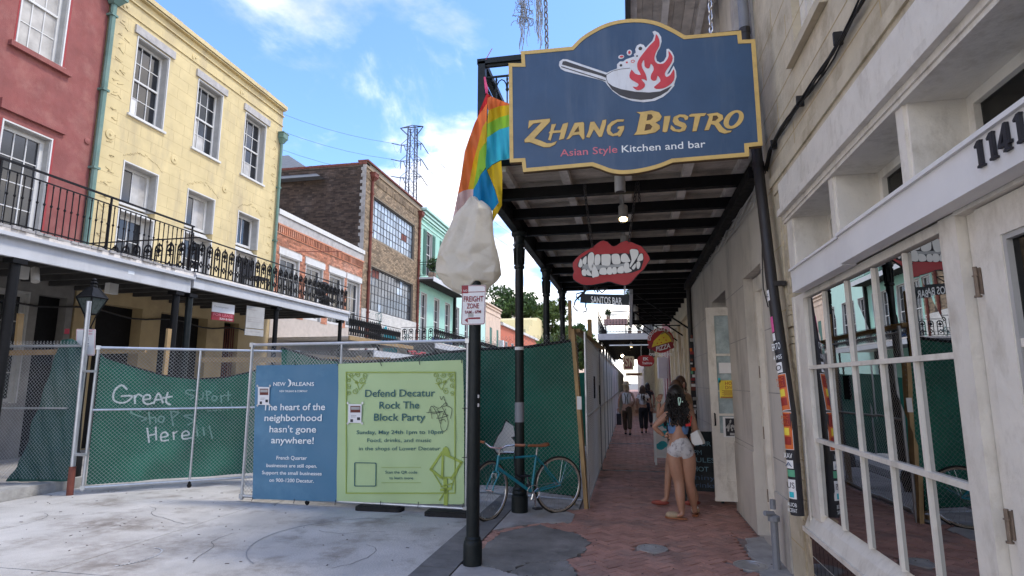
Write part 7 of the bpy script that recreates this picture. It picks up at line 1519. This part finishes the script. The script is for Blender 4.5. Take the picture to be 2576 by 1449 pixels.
t = thing('construction_fence', 'second street fence line with green screen deeper in the closed road', 'fence', (-4.5, 14, 0)); F, L_ = plane((-8.2, 12.5), (-1.0, 14.5)); gcloth(F, [(0, .1), (L_, .1), (L_, 1.85), (L_ * .5, 1.6), (0, 1.8)], 'greentarp', t, 'privacy_screen', amp=.04, step=.25)
for i in range(6): MB(F).tube([(i * L_ / 5, 0, .02), (i * L_ / 5, 2.0, .02)], .02, 6).build('upright', 'galv', t)
# ------------------------------------------------------------ bicycle
d_ = V((-1.68 + .93, 7.02 - 7.62, 0)).normalized(); F = FR((-.93, 7.62, 0), d_, (0, 0, 1), (d_.y, -d_.x, 0))
if F.w.y > 0: F.w = -F.w
t = thing('bicycle', 'teal single speed bicycle chained to the iron column in front of the green screen', 'bicycle', (-1.3, 7.32, 0)); R_, WB = .335, .955
def wheel(par, Fw, c, seed=0):
    w_ = thing('wheel', None, None) if False else None
    tyre = MB(Fw).tube([(c[0] + R_ * math.cos(a), c[1] + R_ * math.sin(a), 0) for a in [math.tau * i / 40 for i in range(40)]], .0135, 8, loop=True).build('tyre', 'tyre', par, smooth=True)
    MB(Fw).tube([(c[0] + (R_ - .012) * math.cos(a), c[1] + (R_ - .012) * math.sin(a), 0) for a in [math.tau * i / 40 for i in range(40)]], .0115, 8, loop=True).build('tyre_wall', 'tyrewall', tyre, smooth=True)
    rim = MB(Fw).tube([(c[0] + (R_ - .026) * math.cos(a), c[1] + (R_ - .026) * math.sin(a), 0) for a in [math.tau * i / 40 for i in range(40)]], .0095, 6, loop=True).build('rim', 'chrome', par, smooth=True)
    b = MB(Fw)
    for i in range(28):
        a = math.tau * i / 28; a2 = a + (.5 if i % 2 else -.5); s_ = .03 * (1 if i % 4 < 2 else -1); b.tube([(c[0] + .02 * math.cos(a2), c[1] + .02 * math.sin(a2), s_), (c[0] + (R_ - .03) * math.cos(a), c[1] + (R_ - .03) * math.sin(a), 0)], .0011, 3)
    b.build('spokes', 'chrome', par, rec=False); MB(Fw).tube([(c[0], c[1], -.05), (c[0], c[1], .05)], .016, 8).build('hub', 'chrome', par)
wheel(t, F, (0, R_))
st = RA(24); fu = (F.u * math.cos(st) + F.w * math.sin(st)); fw_ = (F.w * math.cos(st) - F.u * math.sin(st)); hub = F(WB, R_, 0); FW = FR(hub - fu * 0 - V((0, 0, R_)), fu, (0, 0, 1), fw_); wheel(t, FW, (0, R_))
BB, SC, HT, HB = (.385, .275), (.315, .70), (.835, .715), (.86, .60)
b = MB(F); b.tube([(*BB, 0), (*SC, 0)], .0145, 10); b.tube([(*SC, 0), (HT[0], HT[1] - .02, 0)], .0135, 10); b.tube([(*BB, 0), (*HB, 0)], .019, 10); b.tube([(HT[0] - .003, HT[1] + .02, 0), (HB[0] + .005, HB[1] - .04, 0)], .0185, 12)
for s_ in (-1, 1):
    b.tube([(0, R_, s_ * .06), (SC[0] - .01, SC[1] - .02, s_ * .02)], .0075, 8); b.tube([(0, R_, s_ * .06), (BB[0], BB[1], s_ * .025)], .009, 8)
b.build('frame', 'bike', t, smooth='auto'); b = MB(); cr = F(HB[0] + .01, HB[1] - .05, 0)
b.tube([F(HB[0] + .005, HB[1] - .03, 0), cr], .016, 8)
for s_ in (-1, 1): b.tube([cr + fw_ * s_ * .02, cr + fw_ * s_ * .05 + V((0, 0, -.02)), hub + fw_ * s_ * .05 - fu * .02 + V((0, 0, .06)), hub + fw_ * s_ * .05], [.012, .012, .009, .008], 8)
b.build('fork', 'bike', t, smooth='auto')
b = MB(); stem = F(HT[0] - .012, HT[1] + .1, 0); b.tube([F(HT[0] - .003, HT[1] + .02, 0), stem], .012, 8); s2 = stem + fu * .07 + V((0, 0, .01)); b.tube([stem, s2], .012, 8); P = []
for s_ in (-1, 1):
    Q = [s2, s2 + fw_ * s_ * .08, s2 + fw_ * s_ * .16 + V((0, 0, .035)) - fu * .01, s2 + fw_ * s_ * .24 + V((0, 0, .045)) - fu * .07]; b.tube(Q, .011, 8); P.append((Q[-1], Q[-1] + fw_ * s_ * .11 - fu * .05))
b.build('handlebar', 'chrome', t, smooth='auto')
for p, q in P: MB().tube([p, q], .0155, 10).build('grip', 'leather', t, smooth='auto')
MB().tube([s2 + fw_ * .1 - V((0, 0, .01)), s2 + fw_ * .16 + fu * .05 - V((0, 0, .03)), s2 + fw_ * .28 - V((0, 0, .03))], .005, 5).build('brake_lever', 'chrome', t)
MB().tube([s2 + fw_ * .1, s2 + fu * .12 - V((0, 0, .12)), cr + fu * .03 + V((0, 0, .02))], .0025, 4).build('brake_cable', 'ink', t)
for c_, nm in ((cr + fu * .035 + V((0, 0, -.02)), 'front'), (F(.19, .6, 0), 'rear')): b = MB(); b.tube([c_ + fw_ * .035 - V((0, 0, .05)), c_ + fw_ * .03, c_ - fw_ * .03, c_ - fw_ * .035 - V((0, 0, .05))], .006, 5); b.build('brake', 'chrome', t)
MB(F).tube([(*SC, 0), (SC[0] - .015, SC[1] + .1, 0)], .012, 8).build('seat_post', 'chrome', t); b = MB(F); sx, sz = SC[0] - .02, SC[1] + .13
pr_ = [(-.14, .065, .012), (-.1, .07, .0), (-.04, .055, -.006), (.04, .026, -.004), (.11, .018, .0), (.135, .012, -.004)]; vs = []
for (a, hw_, dz) in pr_:
    for q in range(8): g = math.tau * q / 8; vs.append(F(sx + a, sz + dz + .016 * math.sin(g) - (.016 if abs(math.cos(g)) > .8 else 0), hw_ * math.cos(g)))
b.add(vs, [(i * 8 + j, i * 8 + (j + 1) % 8, (i + 1) * 8 + (j + 1) % 8, (i + 1) * 8 + j) for i in range(5) for j in range(8)] + [tuple(range(8)), tuple(range(40, 48))]); b.build('saddle', 'leather', t, smooth=True)
b = MB(F); b.lathe([(.001, -.004), (.085, -.004), (.085, .0), (.072, .0), (.07, -.002), (.02, 0)], (0, 0, 0), 24) if False else b.tube([(BB[0] + .085 * math.cos(a), BB[1] + .085 * math.sin(a), .045) for a in [math.tau * i / 26 for i in range(26)]], .005, 5, loop=True)
for a in range(5): g = a * math.tau / 5; b.tube([(*BB, .045), (BB[0] + .085 * math.cos(g), BB[1] + .085 * math.sin(g), .045)], .006, 4)
b.tube([(BB[0], BB[1], -.05), (BB[0], BB[1], .05)], .018, 8); b.build('chainring', 'chrome', t)
MB(F).tube([(BB[0], BB[1], .06), (BB[0] - .02, BB[1] - .17, .065)], [.012, .009], 8).build('crank', 'chrome', t); MB(F).box(BB[0] - .07, BB[0] + .03, BB[1] - .185, BB[1] - .165, .07, .15).build('pedal', 'ink', t); MB(F).tube([(BB[0], BB[1], -.06), (BB[0] + .02, BB[1] + .17, -.065)], [.012, .009], 8).build('crank', 'chrome', t); MB(F).box(BB[0] - .03, BB[0] + .07, BB[1] + .165, BB[1] + .185, -.15, -.07).build('pedal', 'ink', t)
b = MB(F)
for s_ in (.085, -.082): b.tube([(BB[0], BB[1] + s_, .045), (0, R_ + s_ * .4, .045)], .003, 4)
b.build('drive_chain', 'pipegrey', t)
t = thing('lock_chain', 'black lock chain wound round the iron column and the bicycle frame', 'lock chain', (-1.4, 7.45, .5)); a = F(.62, .69, 0); random.seed(2)
P = [a + V((0, -.02, .03)), a + V((.01, -.03, -.08)), a + V((.02, 0, -.2)), V((-1.33, 7.48, .42)), V((-1.36, 7.46, .36))]; 
for p, q in zip(P, P[1:]): chain(p, q, t, link=.035, r=.006, m='ink')
chain(V((-1.34, 7.47, .5)), V((-1.2, 7.36, .28)), t, link=.035, r=.006, m='ink'); MB().box(-1.3, -1.25, 7.4, 7.43, .3, .36).build('padlock', 'ink', t)
# ------------------------------------------------------------ people
def skin_obj(name, nodes, edges, m, par, sub=2, root=None):
    me = bpy.data.meshes.new('sk'); ks = list(nodes); me.from_pydata([tuple(nodes[k][0]) for k in ks], [(ks.index(a), ks.index(b_)) for a, b_ in edges], []); o = bpy.data.objects.new('sk', me); C.objects.link(o)
    o.modifiers.new('s', 'SKIN').use_smooth_shade = True
    for i, k in enumerate(ks):
        r = nodes[k][1]; sv = me.skin_vertices[0].data[i]; sv.radius = r if isinstance(r, tuple) else (r, r); sv.use_root = (k == root) or (root is None and i == 0)
    s_ = o.modifiers.new('u', 'SUBSURF'); s_.levels = s_.render_levels = sub
    dg = bpy.context.evaluated_depsgraph_get(); em = bpy.data.meshes.new_from_object(o.evaluated_get(dg)); vs = [p.co.copy() for p in em.vertices]; fs = [tuple(p.vertices) for p in em.polygons]
    bpy.data.objects.remove(o); bpy.data.meshes.remove(me); bpy.data.meshes.remove(em); b = MB(); b.add(vs, fs)
    return b if par is None else b.build(name, m, par, smooth=True, rec=False)
def hand_into(b, wr, dirv_, side, s=1.0, curl=.5, palm=V((0, 0, -1))):
    d = dirv_.normalized(); a = d.cross(palm).normalized() * side; pn = a.cross(d).normalized()
    if pn.dot(palm) < 0: pn = -pn
    k = .09 * s; nod = {'w': (wr, .021 * s), 'p': (wr + d * k * .6, (.034 * s, .02 * s))}; q = skin_obj('', nod, [('w', 'p')], None, None, 1); b.add(q.v, q.f)
    for i, (off_, L_) in enumerate(((-.03, .062), (-.01, .072), (.011, .068), (.03, .052))):
        p0 = wr + d * k * .55 + a * off_ * s * .8; p1 = wr + d * k + a * off_ * s; p2 = p1 + (d * (1 - curl * .4) + pn * curl).normalized() * L_ * s * .5; p3 = p2 + (d * (1 - curl) + pn * curl * 1.5).normalized() * L_ * s * .5
        b.tube([p0, p1, p2, p3], [.0095 * s, .0095 * s, .0085 * s, .006 * s], 6)
    p0 = wr + d * k * .25 - a * .02 * s; b.tube([p0, p0 - a * .028 * s + d * .03 * s, p0 - a * .034 * s + d * .06 * s + pn * .01 * s], [.012 * s, .011 * s, .007 * s], 6)
def head_into(b, c, fwd, s=1.0):
    f = fwd.normalized(); r = f.cross(V((0, 0, 1))).normalized(); u = V((0, 0, 1))
    b.ell(c, (.072 * s, .092 * s, .105 * s), 14, 10, ax=(r, f, u)); b.ell(c + f * .025 * s - u * .05 * s, (.052 * s, .06 * s, .062 * s), 12, 8, ax=(r, f, u))
    b.ell(c + f * .092 * s - u * .012 * s, (.011 * s, .02 * s, .02 * s), 8, 6, ax=(r, f, u))
    for k in (-1, 1): b.ell(c + r * k * .073 * s - u * .01 * s, (.012 * s, .02 * s, .03 * s), 8, 6, ax=(r, f, u))
def face(par, c, fwd, s=1.0):
    f = fwd.normalized(); r = f.cross(V((0, 0, 1))).normalized(); u = V((0, 0, 1))
    for k in (-1, 1): MB().ell(c + f * .083 * s + r * k * .03 * s + u * .012 * s, (.012 * s, .006 * s, .007 * s), 8, 6, ax=(r, f, u)).build('eye', 'ink', par, smooth=True)
    MB().ell(c + f * .08 * s - u * .062 * s, (.022 * s, .008 * s, .006 * s), 8, 6, ax=(r, f, u)).build('mouth', 'pinktext', par, smooth=True)
def hair_strands(par, c, back, n, m, L0, L1, rad, curl, s=1.0, spread=.1, nm='hair', strand=.006, cap=(.084, .1, .112)):
    f = -back.normalized(); r = f.cross(V((0, 0, 1))).normalized(); u = V((0, 0, 1)); b = MB(); b.ell(c - f * .008 + u * .008, tuple(x * s for x in cap), 14, 10, ax=(r, f, u))
    for i in range(n):
        a = random.uniform(-1.9, 1.9); h = random.uniform(-.3, 1); p = c + (r * math.sin(a) * .078 - f * math.cos(a) * .088) * s * math.sqrt(max(.08, 1 - h * h * .9)) + u * .1 * h * s; L_ = random.uniform(L0, L1); k = int(L_ / .03) + 2; P = [p]; ph = rnd() * 6
        for j in range(k):
            t_ = j / k; out_ = (r * math.sin(a) - f * math.cos(a)) * spread * .03 * (1 - t_ * .6); P.append(P[-1] + V((0, 0, -.03)) * min(1, .3 + t_ * 2 + (1 - h) * .3) + out_ + r * curl * math.sin(ph + j * 1.5) - f * curl * math.cos(ph + j * 1.3))
        b.tube(P, [strand * (1 - .5 * j / len(P)) for j in range(len(P))], 4)
    return b.build(nm, m, par, smooth=True, rec=False)
# --- woman in the foreground, back to the camera
t = thing('person', 'woman seen from behind in denim crop top and patterned shorts, hand on hip', 'person', (.62, 7.6, 0)); zw = zr(2520, 1430, 2820, 669)
Wp = lambda x, y, dy=0, Y=7.62: at(*zw(x, y), Y=Y + dy)
LF_, RFt = Wp(372, 1362, 0, 7.52), Wp(484, 1335, 0, 7.74); LF_.z = max(LF_.z, .07); RFt.z = max(RFt.z, .07)
pel = Wp(350, 735, 0); nod = {'pel': (pel, (.125, .10)), 'waist': (Wp(337, 625, .0), (.106, .084)), 'rib': (Wp(335, 560, .0), (.112, .082)), 'chest': (Wp(337, 480, .0), (.115, .08)), 'upch': (Wp(340, 432, 0), (.075, .06)), 'neck': (Wp(335, 385, .015), .046), 'head0': (Wp(325, 335, .02), .05),
 'lsh': (Wp(248, 445, 0), .052), 'lel': (Wp(118, 560, -.02), .04), 'lwr': (Wp(212, 640, .0), .023), 'rsh': (Wp(440, 445, 0), .052), 'rel': (Wp(482, 570, .04), .04), 'rwr': (Wp(470, 640, .2), .023),
 'lhip': (Wp(295, 785, 0), .108), 'lth': (Wp(310, 900, -.01), .102), 'lkn': (Wp(345, 1055, -.02), .064), 'lcf': (Wp(350, 1150, -.015, 7.56), .066), 'lan': (Wp(368, 1310, 0, 7.53), .036), 'lhl': (LF_ + V((0, -.01, -.02)), .032), 'ltoe': (LF_ + V((-.17, .03, -.045)), (.036, .018)),
 'rhip': (Wp(420, 785, 0), .108), 'rth': (Wp(427, 900, .0), .10), 'rkn': (Wp(432, 1050, .02), .063), 'rcf': (Wp(452, 1140, .05), .064), 'ran': (Wp(480, 1275, 0, 7.73), .035), 'rhl': (RFt + V((0, -.02, -.02)), .031), 'rtoe': (RFt + V((.03, .17, -.045)), (.036, .018))}
ed = [('pel', 'waist'), ('waist', 'rib'), ('rib', 'chest'), ('chest', 'upch'), ('upch', 'neck'), ('neck', 'head0'), ('upch', 'lsh'), ('lsh', 'lel'), ('lel', 'lwr'), ('upch', 'rsh'), ('rsh', 'rel'), ('rel', 'rwr')] + [x for s_ in 'lr' for x in (('pel', s_ + 'hip'), (s_ + 'hip', s_ + 'th'), (s_ + 'th', s_ + 'kn'), (s_ + 'kn', s_ + 'cf'), (s_ + 'cf', s_ + 'an'), (s_ + 'an', s_ + 'hl'), (s_ + 'hl', s_ + 'toe'))]
b = skin_obj('body', nod, ed, 'skin', None, 2, 'pel'); hc = Wp(312, 280, .05); head_into(b, hc, V((-.25, 1, 0)), 1.0); hand_into(b, nod['lwr'][0], V((.9, .05, .0)), -1, 1.0, .55, V((.1, 1, -.3))); hand_into(b, nod['rwr'][0], V((0, .8, -.2)), 1, 1.0, .6); b.build('body', 'skin', t, smooth=True, rec=False); face(t, hc, V((-.25, 1, 0)))
# clothes
def grow(r, g): return (r[0] + g, r[1] + g) if isinstance(r, tuple) else r + g
sh = {'a': (Wp(338, 628, .0), (.122, .10)), 'b': (Wp(345, 680, 0), (.145, .12)), 'pel': (pel, (.158, .132)), 'lh': (Wp(298, 775, 0), .124), 'l2': (Wp(303, 848, 0), .122), 'rh': (Wp(412, 780, 0), .124), 'r2': (Wp(424, 856, 0), .12)}
skin_obj('shorts', sh, [('a', 'b'), ('b', 'pel'), ('pel', 'lh'), ('lh', 'l2'), ('pel', 'rh'), ('rh', 'r2')], 'tiedye', t, 2, 'pel')
n = 28; b = MB(); rows = []
for y, rx in ((618, .112), (600, .118), (575, .124), (552, .126), (545, .122)):
    c = Wp(336, y, 0); rows.append([c + V((rx * math.cos(a), rx * .74 * math.sin(a), .004 * math.sin(a * 2))) for a in [math.tau * i / n for i in range(n)]])
b.add([p for r in rows for p in r], [(i * n + j, i * n + (j + 1) % n, (i + 1) * n + (j + 1) % n, (i + 1) * n + j) for i in range(4) for j in range(n)]); b.build('crop_top', 'denim', t, smooth=True, rec=False)
for P in ([Wp(420, 553, -.085), Wp(445, 520, -.06), Wp(452, 470, -.04), Wp(442, 430, -.02), Wp(430, 440, .07)], [Wp(255, 553, -.085), Wp(262, 500, -.085), Wp(262, 450, -.06), Wp(270, 430, -.0), Wp(270, 445, .07)]): MB().tube(P, .007, 5).build('strap', 'strapred' if P[0].x > .6 else 'denim', t, smooth=True)
b = MB(); b.bar(Wp(400, 545, -.097), Wp(445, 540, -.08), .006, .03); b.build('red_trim', 'strapred', t)
random.seed(19); hair_strands(t, hc, V((.1, -1, 0)), 260, 'hairblack', .16, .36, .1, .010, 1.06, spread=.26, strand=.0075, cap=(.098, .105, .118)); 
b = MB(); random.seed(23)
for q in range(150):
    y = random.uniform(250, 515); hw_ = 78 if y < 330 else 100 if y < 450 else 75 - (y - 450) * .35; x = 325 + random.uniform(-1, 1) * hw_ + (y - 330) * .06; c = Wp(x, y, -.07 - rnd() * .05); P = [c + V((.012 * math.cos(i * 1.3 + q), .012 * math.sin(i * 1.3 + q), -.014 * i)) for i in range(6)]; b.tube(P, [.008, .009, .009, .008, .006, .003], 5)
b.build('curls', 'hairblack', t, smooth=True, rec=False)
a = Wp(335, 305, -.145); b = MB(); b.tube([a, Wp(357, 305, -.145), Wp(355, 335, -.15), Wp(345, 372, -.15)], .007, 5); b.tube([a, Wp(338, 340, -.15), Wp(342, 372, -.15)], .006, 5); b.tube([Wp(372, 332, -.15), Wp(372, 345, -.15)], .008, 5); b.build('hair_clip', 'mintpale', t, smooth=True)
def slipper(c, dx, dy, m='sandal', nm='slipper'):
    d = V((dx, dy, 0)).normalized(); s_ = V((-d.y, d.x, 0)); b = MB(); P = [(c + d * a + s_ * w_) for a, w_ in ((-.05, -.03), (-.06, 0), (-.05, .03), (.06, .04), (.16, .042), (.2, .0), (.16, -.042), (.06, -.04))]; k = len(P); b.add([V((p.x, p.y, .003)) for p in P] + [V((p.x, p.y, .022)) for p in P], [tuple(range(k))[::-1], tuple(range(k, 2 * k))] + [(i, (i + 1) % k, k + (i + 1) % k, k + i) for i in range(k)]); b.build('sole', m if nm != 'slipper' else 'leather', t)
    if nm == 'slipper': MB().ell(V((c.x, c.y, .045)) + d * .11, (.05, .085, .04), 14, 8, ax=(s_, d, V((0, 0, 1)))).build(nm, m, t, smooth=True)
    else:
        for a in (.05, .13): MB().tube([V((c.x, c.y, .02)) + d * a + s_ * .045, V((c.x, c.y, .075 - a * .15)) + d * a, V((c.x, c.y, .02)) + d * a - s_ * .045], .009, 5).build('sandal_strap', m, t, smooth=True)
lf = V((LF_.x, LF_.y, 0)); rf = V((RFt.x, RFt.y, 0)); slipper(lf, -1, .18); slipper(rf, .15, 1); MB().tube([V((RFt.x, RFt.y, .1)) + V((.034 * math.cos(a), .034 * math.sin(a), 0)) for a in [math.tau * i / 12 for i in range(12)]], .01, 5, loop=True).build('ankle_strap', 'clothwhite', t, smooth=True)
tw = t
t = thing('handbag', 'white structured shoulder bag at the foreground woman\'s right side', 'handbag', tuple(Wp(500, 720, -.02))); b = MB(); P = [Wp(442, 622, .0), Wp(500, 588, .0), Wp(548, 690, .0), Wp(550, 712, .0), Wp(480, 722, .0), Wp(455, 700, 0)]; P2 = [p + V((.04, .1, 0)) for p in P]; k = 6; b.add(P + P2, [tuple(range(k)), tuple(range(k, 2 * k))[::-1]] + [(i, (i + 1) % k, k + (i + 1) % k, k + i) for i in range(k)]); b.build('bag_body', 'purse', t)
MB().tube([Wp(500, 590, .03), Wp(492, 520, .0), Wp(462, 440, -.05), Wp(440, 425, 0)], .005, 5).build('strap', 'clothtan', t, smooth=True)
# generic figure in unit height
def figure(label, x, y, h, face_a, skinm, hair, hairlen, top, bottom, pose, group=None, shoe='ink', sleeves=False, longtop=False):
    t = thing('person', label, 'person', (x, y, 0), group); ca_, sa_ = math.cos(face_a), math.sin(face_a)
    def W(p): return V((x + (p[0] * ca_ - p[1] * sa_) * h, y + (p[0] * sa_ + p[1] * ca_) * h, p[2] * h))
    B = {'pel': ((0, 0, .53), (.075, .06)), 'waist': ((0, 0, .62), (.066, .05)), 'chest': ((0, 0, .74), (.075, .055)), 'up': ((0, 0, .805), (.05, .04)), 'neck': ((0, .005, .85), .03), 'hd': ((0, .01, .885), .03),
      'lsh': ((-.1, 0, .805), .03), 'lel': ((-.135, -.02, .64), .022), 'lwr': ((-.13, .04, .5), .016), 'rsh': ((.1, 0, .805), .03), 'rel': ((.135, -.02, .64), .022), 'rwr': ((.13, .04, .5), .016),
      'lhip': ((-.045, 0, .49), .055), 'lkn': ((-.05, .01, .28), .036), 'lan': ((-.05, 0, .05), .02), 'ltoe': ((-.055, .09, .018), (.022, .014)), 'rhip': ((.045, 0, .49), .055), 'rkn': ((.05, .01, .28), .036), 'ran': ((.05, 0, .05), .02), 'rtoe': ((.055, .09, .018), (.022, .014))}
    for k_, v_ in pose.items(): B[k_] = (v_, B[k_][1])
    N_ = {k_: (W(p), tuple(a * h for a in r) if isinstance(r, tuple) else r * h) for k_, (p, r) in B.items()}
    E_ = [('pel', 'waist'), ('waist', 'chest'), ('chest', 'up'), ('up', 'neck'), ('neck', 'hd'), ('up', 'lsh'), ('lsh', 'lel'), ('lel', 'lwr'), ('up', 'rsh'), ('rsh', 'rel'), ('rel', 'rwr')] + [e for s_ in 'lr' for e in (('pel', s_ + 'hip'), (s_ + 'hip', s_ + 'kn'), (s_ + 'kn', s_ + 'an'), (s_ + 'an', s_ + 'toe'))]
    b = skin_obj('', N_, E_, None, None, 1, 'pel'); f = V((-sa_, ca_, 0)); hc = W((0, .015, .93)); head_into(b, hc, f, h / 1.65)
    for s_, q in (('l', -1), ('r', 1)): hand_into(b, N_[s_ + 'wr'][0], (N_[s_ + 'wr'][0] - N_[s_ + 'el'][0]), q, h / 1.7, .5)
    b.build('body', skinm, t, smooth=True, rec=False); face(t, hc, f, h / 1.65)
    g = .012 * h; tn = {k_: (N_[k_][0], grow(N_[k_][1], g)) for k_ in ('waist', 'chest', 'up')}; tn['sl'] = (N_['lsh'][0].lerp(N_['up'][0], .12), .032 * h); tn['sr'] = (N_['rsh'][0].lerp(N_['up'][0], .12), .032 * h); tn['low'] = (N_['waist'][0].lerp(N_['pel'][0], .6), (.07 * h, .056 * h)); te = [('low', 'waist'), ('waist', 'chest'), ('chest', 'up'), ('up', 'sl'), ('up', 'sr')]
    if longtop: tn['pel'] = (N_['pel'][0], (.088 * h, .072 * h)); te.append(('pel', 'low'))
    if sleeves:
        tn['sl2'] = (N_['lsh'][0].lerp(N_['lel'][0], .6), .034 * h); tn['sr2'] = (N_['rsh'][0].lerp(N_['rel'][0], .6), .034 * h); te += [('sl', 'sl2'), ('sr', 'sr2')]
    skin_obj('shirt', tn, te, top, t, 1, 'chest')
    if bottom:
        bn_ = {'w': (N_['waist'][0].lerp(N_['pel'][0], .5), (.072 * h, .058 * h)), 'pel': (N_['pel'][0], (.085 * h, .07 * h))}; be = [('w', 'pel')]
        for s_ in 'lr': bn_[s_ + 'h'] = (N_[s_ + 'hip'][0], .062 * h); bn_[s_ + 'k'] = (N_[s_ + 'kn'][0], .05 * h); bn_[s_ + 'a'] = (N_[s_ + 'an'][0] + V((0, 0, .03 * h)), .045 * h); be += [('pel', s_ + 'h'), (s_ + 'h', s_ + 'k'), (s_ + 'k', s_ + 'a')]
        skin_obj('trousers', bn_, be, bottom, t, 1, 'pel')
    for s_ in 'lr':
        a_, c_ = N_[s_ + 'an'][0], N_[s_ + 'toe'][0]; d = (c_ - a_); d.z = 0; d.normalize(); q = V((-d.y, d.x, 0)); base = V((a_.x, a_.y, min(a_.z, c_.z + .03) - .02)); MB().ell(base + d * .05 * h, (.028 * h, .075 * h, .02 * h), 10, 6, ax=(q, d, V((0, 0, 1)))).build('shoe', shoe, t, smooth=True)
    if hairlen: hair_strands(t, hc, -f, 90, hair, hairlen * .6, hairlen, .1, .006, h / 1.65, spread=.15, strand=.009)
    return t, W, N_, hc
random.seed(40)
t, W, N_, hc = figure('man walking away in white shirt, dark suspenders, brown trousers and pale hat', -.13, 18.9, 1.58, RA(-2), 'skin2', 'hairblond', .12, 'clothwhite', 'trouserbrown', {'lel': (-.15, -.05, .66), 'lwr': (-.16, -.02, .52), 'rel': (.16, -.03, .66), 'rwr': (.12, .06, .6), 'ran': (.05, -.1, .08), 'rtoe': (.05, -.04, .02), 'rkn': (.05, .01, .29), 'lan': (-.04, .08, .05), 'ltoe': (-.04, .17, .018), 'lkn': (-.05, .07, .28)}, longtop=False)
for q in (-1, 1): MB().tube([W((q * .03, -.062, .60)), W((q * .012, -.078, .72)), W((q * .035, -.05, .80)), W((q * .05, .0, .835))], .012, 5).build('suspender', 'ink', t, smooth=True)
MB().lathe([(.15, 0), (.15, .012), (.095, .02), (.085, .10), (.05, .12), (.001, .12)], tuple(hc + V((0, 0, .06))), 16).build('hat', 'hairblond', t, smooth=True)
tb = thing('tote_bag', 'black bag in the left hand of the man in suspenders', 'bag', tuple(N_['lwr'][0] + V((0, 0, -.5)))); c = N_['lwr'][0] + V((.0, .03, -.1)); MB().box(c.x - .07, c.x + .08, c.y - .05, c.y + .05, c.z - .42, c.z - .08).build('bag_body', 'blackbag', tb); MB().tube([c + V((-.05, 0, -.08)), c + V((0, 0, .03)), c + V((.05, 0, -.08))], .006, 5).build('handle', 'blackbag', tb)
figure('woman walking away with long dark hair, white top and wide black trousers', .38, 19.6, 1.52, RA(3), 'skin', 'hairbrown', .5, 'clothwhite', 'clothblack', {'rel': (.15, -.02, .65), 'rwr': (.17, .04, .53), 'lan': (-.04, -.05, .06), 'ltoe': (-.04, .03, .018), 'ran': (.05, .06, .05), 'rtoe': (.05, .15, .018)}, sleeves=True)
figure('dark haired passer by just beyond the couple, half hidden', .62, 22.5, 1.6, RA(0), 'skin', 'hairblack', .2, 'clothblack', 'clothblack', {}, sleeves=True)
# companion mostly hidden behind the foreground woman
t, W, N_, hc = figure('person standing just beyond the foreground woman, bare leg and red sandals showing', .62, 8.35, 1.64, RA(20), 'skin', 'hairbrown', .3, 'clothtan', None, {'lhip': (-.045, 0, .49), 'lkn': (-.1, .0, .28), 'lan': (-.13, -.0, .05), 'ltoe': (-.2, .03, .018), 'ran': (.12, -.03, .05), 'rtoe': (.05, -.03, .018), 'lel': (-.15, .06, .68), 'lwr': (-.12, .09, .81)}, shoe='sandalred', longtop=True)
skin_obj('dress', {'a': (N_['waist'][0], .07 * 1.64), 'p': (N_['pel'][0], (.10 * 1.64, .085 * 1.64)), 'h': (N_['pel'][0] - V((0, 0, .16)), (.115 * 1.64, .1 * 1.64))}, [('a', 'p'), ('p', 'h')], 'clothblack', t, 1, 'p')
figure('fair haired person leaning at the doorway of the cream building', .84, 10.6, 1.72, RA(-150), 'skin2', 'hairbrown', .16, 'clothtan', 'clothtan', {}, sleeves=True)
# pavement boards
def aboard(x, y, h, w_, rot, fr, pn, label, lines, tilt=.09):
    t = thing('sandwich_board', label, 'sandwich board', (x, y, 0)); u = V((math.cos(rot), math.sin(rot), 0)); bk = V((-math.sin(rot), math.cos(rot), 0)); v = (V((0, 0, 1)) + bk * tilt * 2).normalized(); F = FR((x, y, .0), u, v, u.cross(v) if (u.cross(v)).y < 0 else -u.cross(v))
    if F.w.y > 0: F.w = -F.w
    b = MB(F); b.box(-w_ / 2, -w_ / 2 + .04, 0, h, -.02, 0); b.box(w_ / 2 - .04, w_ / 2, 0, h, -.02, 0); b.box(-w_ / 2 + .04, w_ / 2 - .04, h - .05, h, -.02, 0); b.box(-w_ / 2 + .04, w_ / 2 - .04, .14, .18, -.02, 0); b.build('frame', fr, t); MB(F).box(-w_ / 2 + .04, w_ / 2 - .04, .18, h - .05, -.015, -.004).build('panel', pn, t)
    G = FR(V((x, y, 0)) + bk * .42, u, (V((0, 0, 1)) - bk * tilt * 2).normalized(), -F.w)
    b = MB(G); b.box(-w_ / 2, -w_ / 2 + .04, 0, h, -.02, 0); b.box(w_ / 2 - .04, w_ / 2, 0, h, -.02, 0); b.box(-w_ / 2 + .04, w_ / 2 - .04, .14, h, -.015, -.004); b.build('rear_leaf', fr, t); return t, F
t, F = aboard(.93, 8.62, .93, .52, RA(-6), 'board', 'board', 'black chalkboard sandwich sign standing in the bar doorway behind the woman', ())
for s_, v, w_, m in (('HOUR', .78, .3, 'chalk'), ('PM', .66, .1, 'chalk'), ('MULES', .56, .34, 'chalk'), ('SHOT', .44, .25, 'chalk'), ('shiny', .33, .33, 'signblue'), ('drinks', .23, .33, 'signblue')): text(s_, F, -.17 if w_ > .15 else -.1, v - .04, .065, m, t, width=w_, w1=.001)
t, F = aboard(.64, 12.2, 1.0, .42, RA(0), 'inkwhite', 'paperwhite', 'white framed pavement sign with turquoise print beyond the women', ()); b = MB(F)
for q in range(6): b.poly([elp((random.uniform(-.12, .12), random.uniform(.3, .85)), (.09, .07), 10)], -.004, -.002)
b.build('print', 'stickerteal', t)
# people across the road that the shop window reflects are out of the picture; only the street itself is mirrored
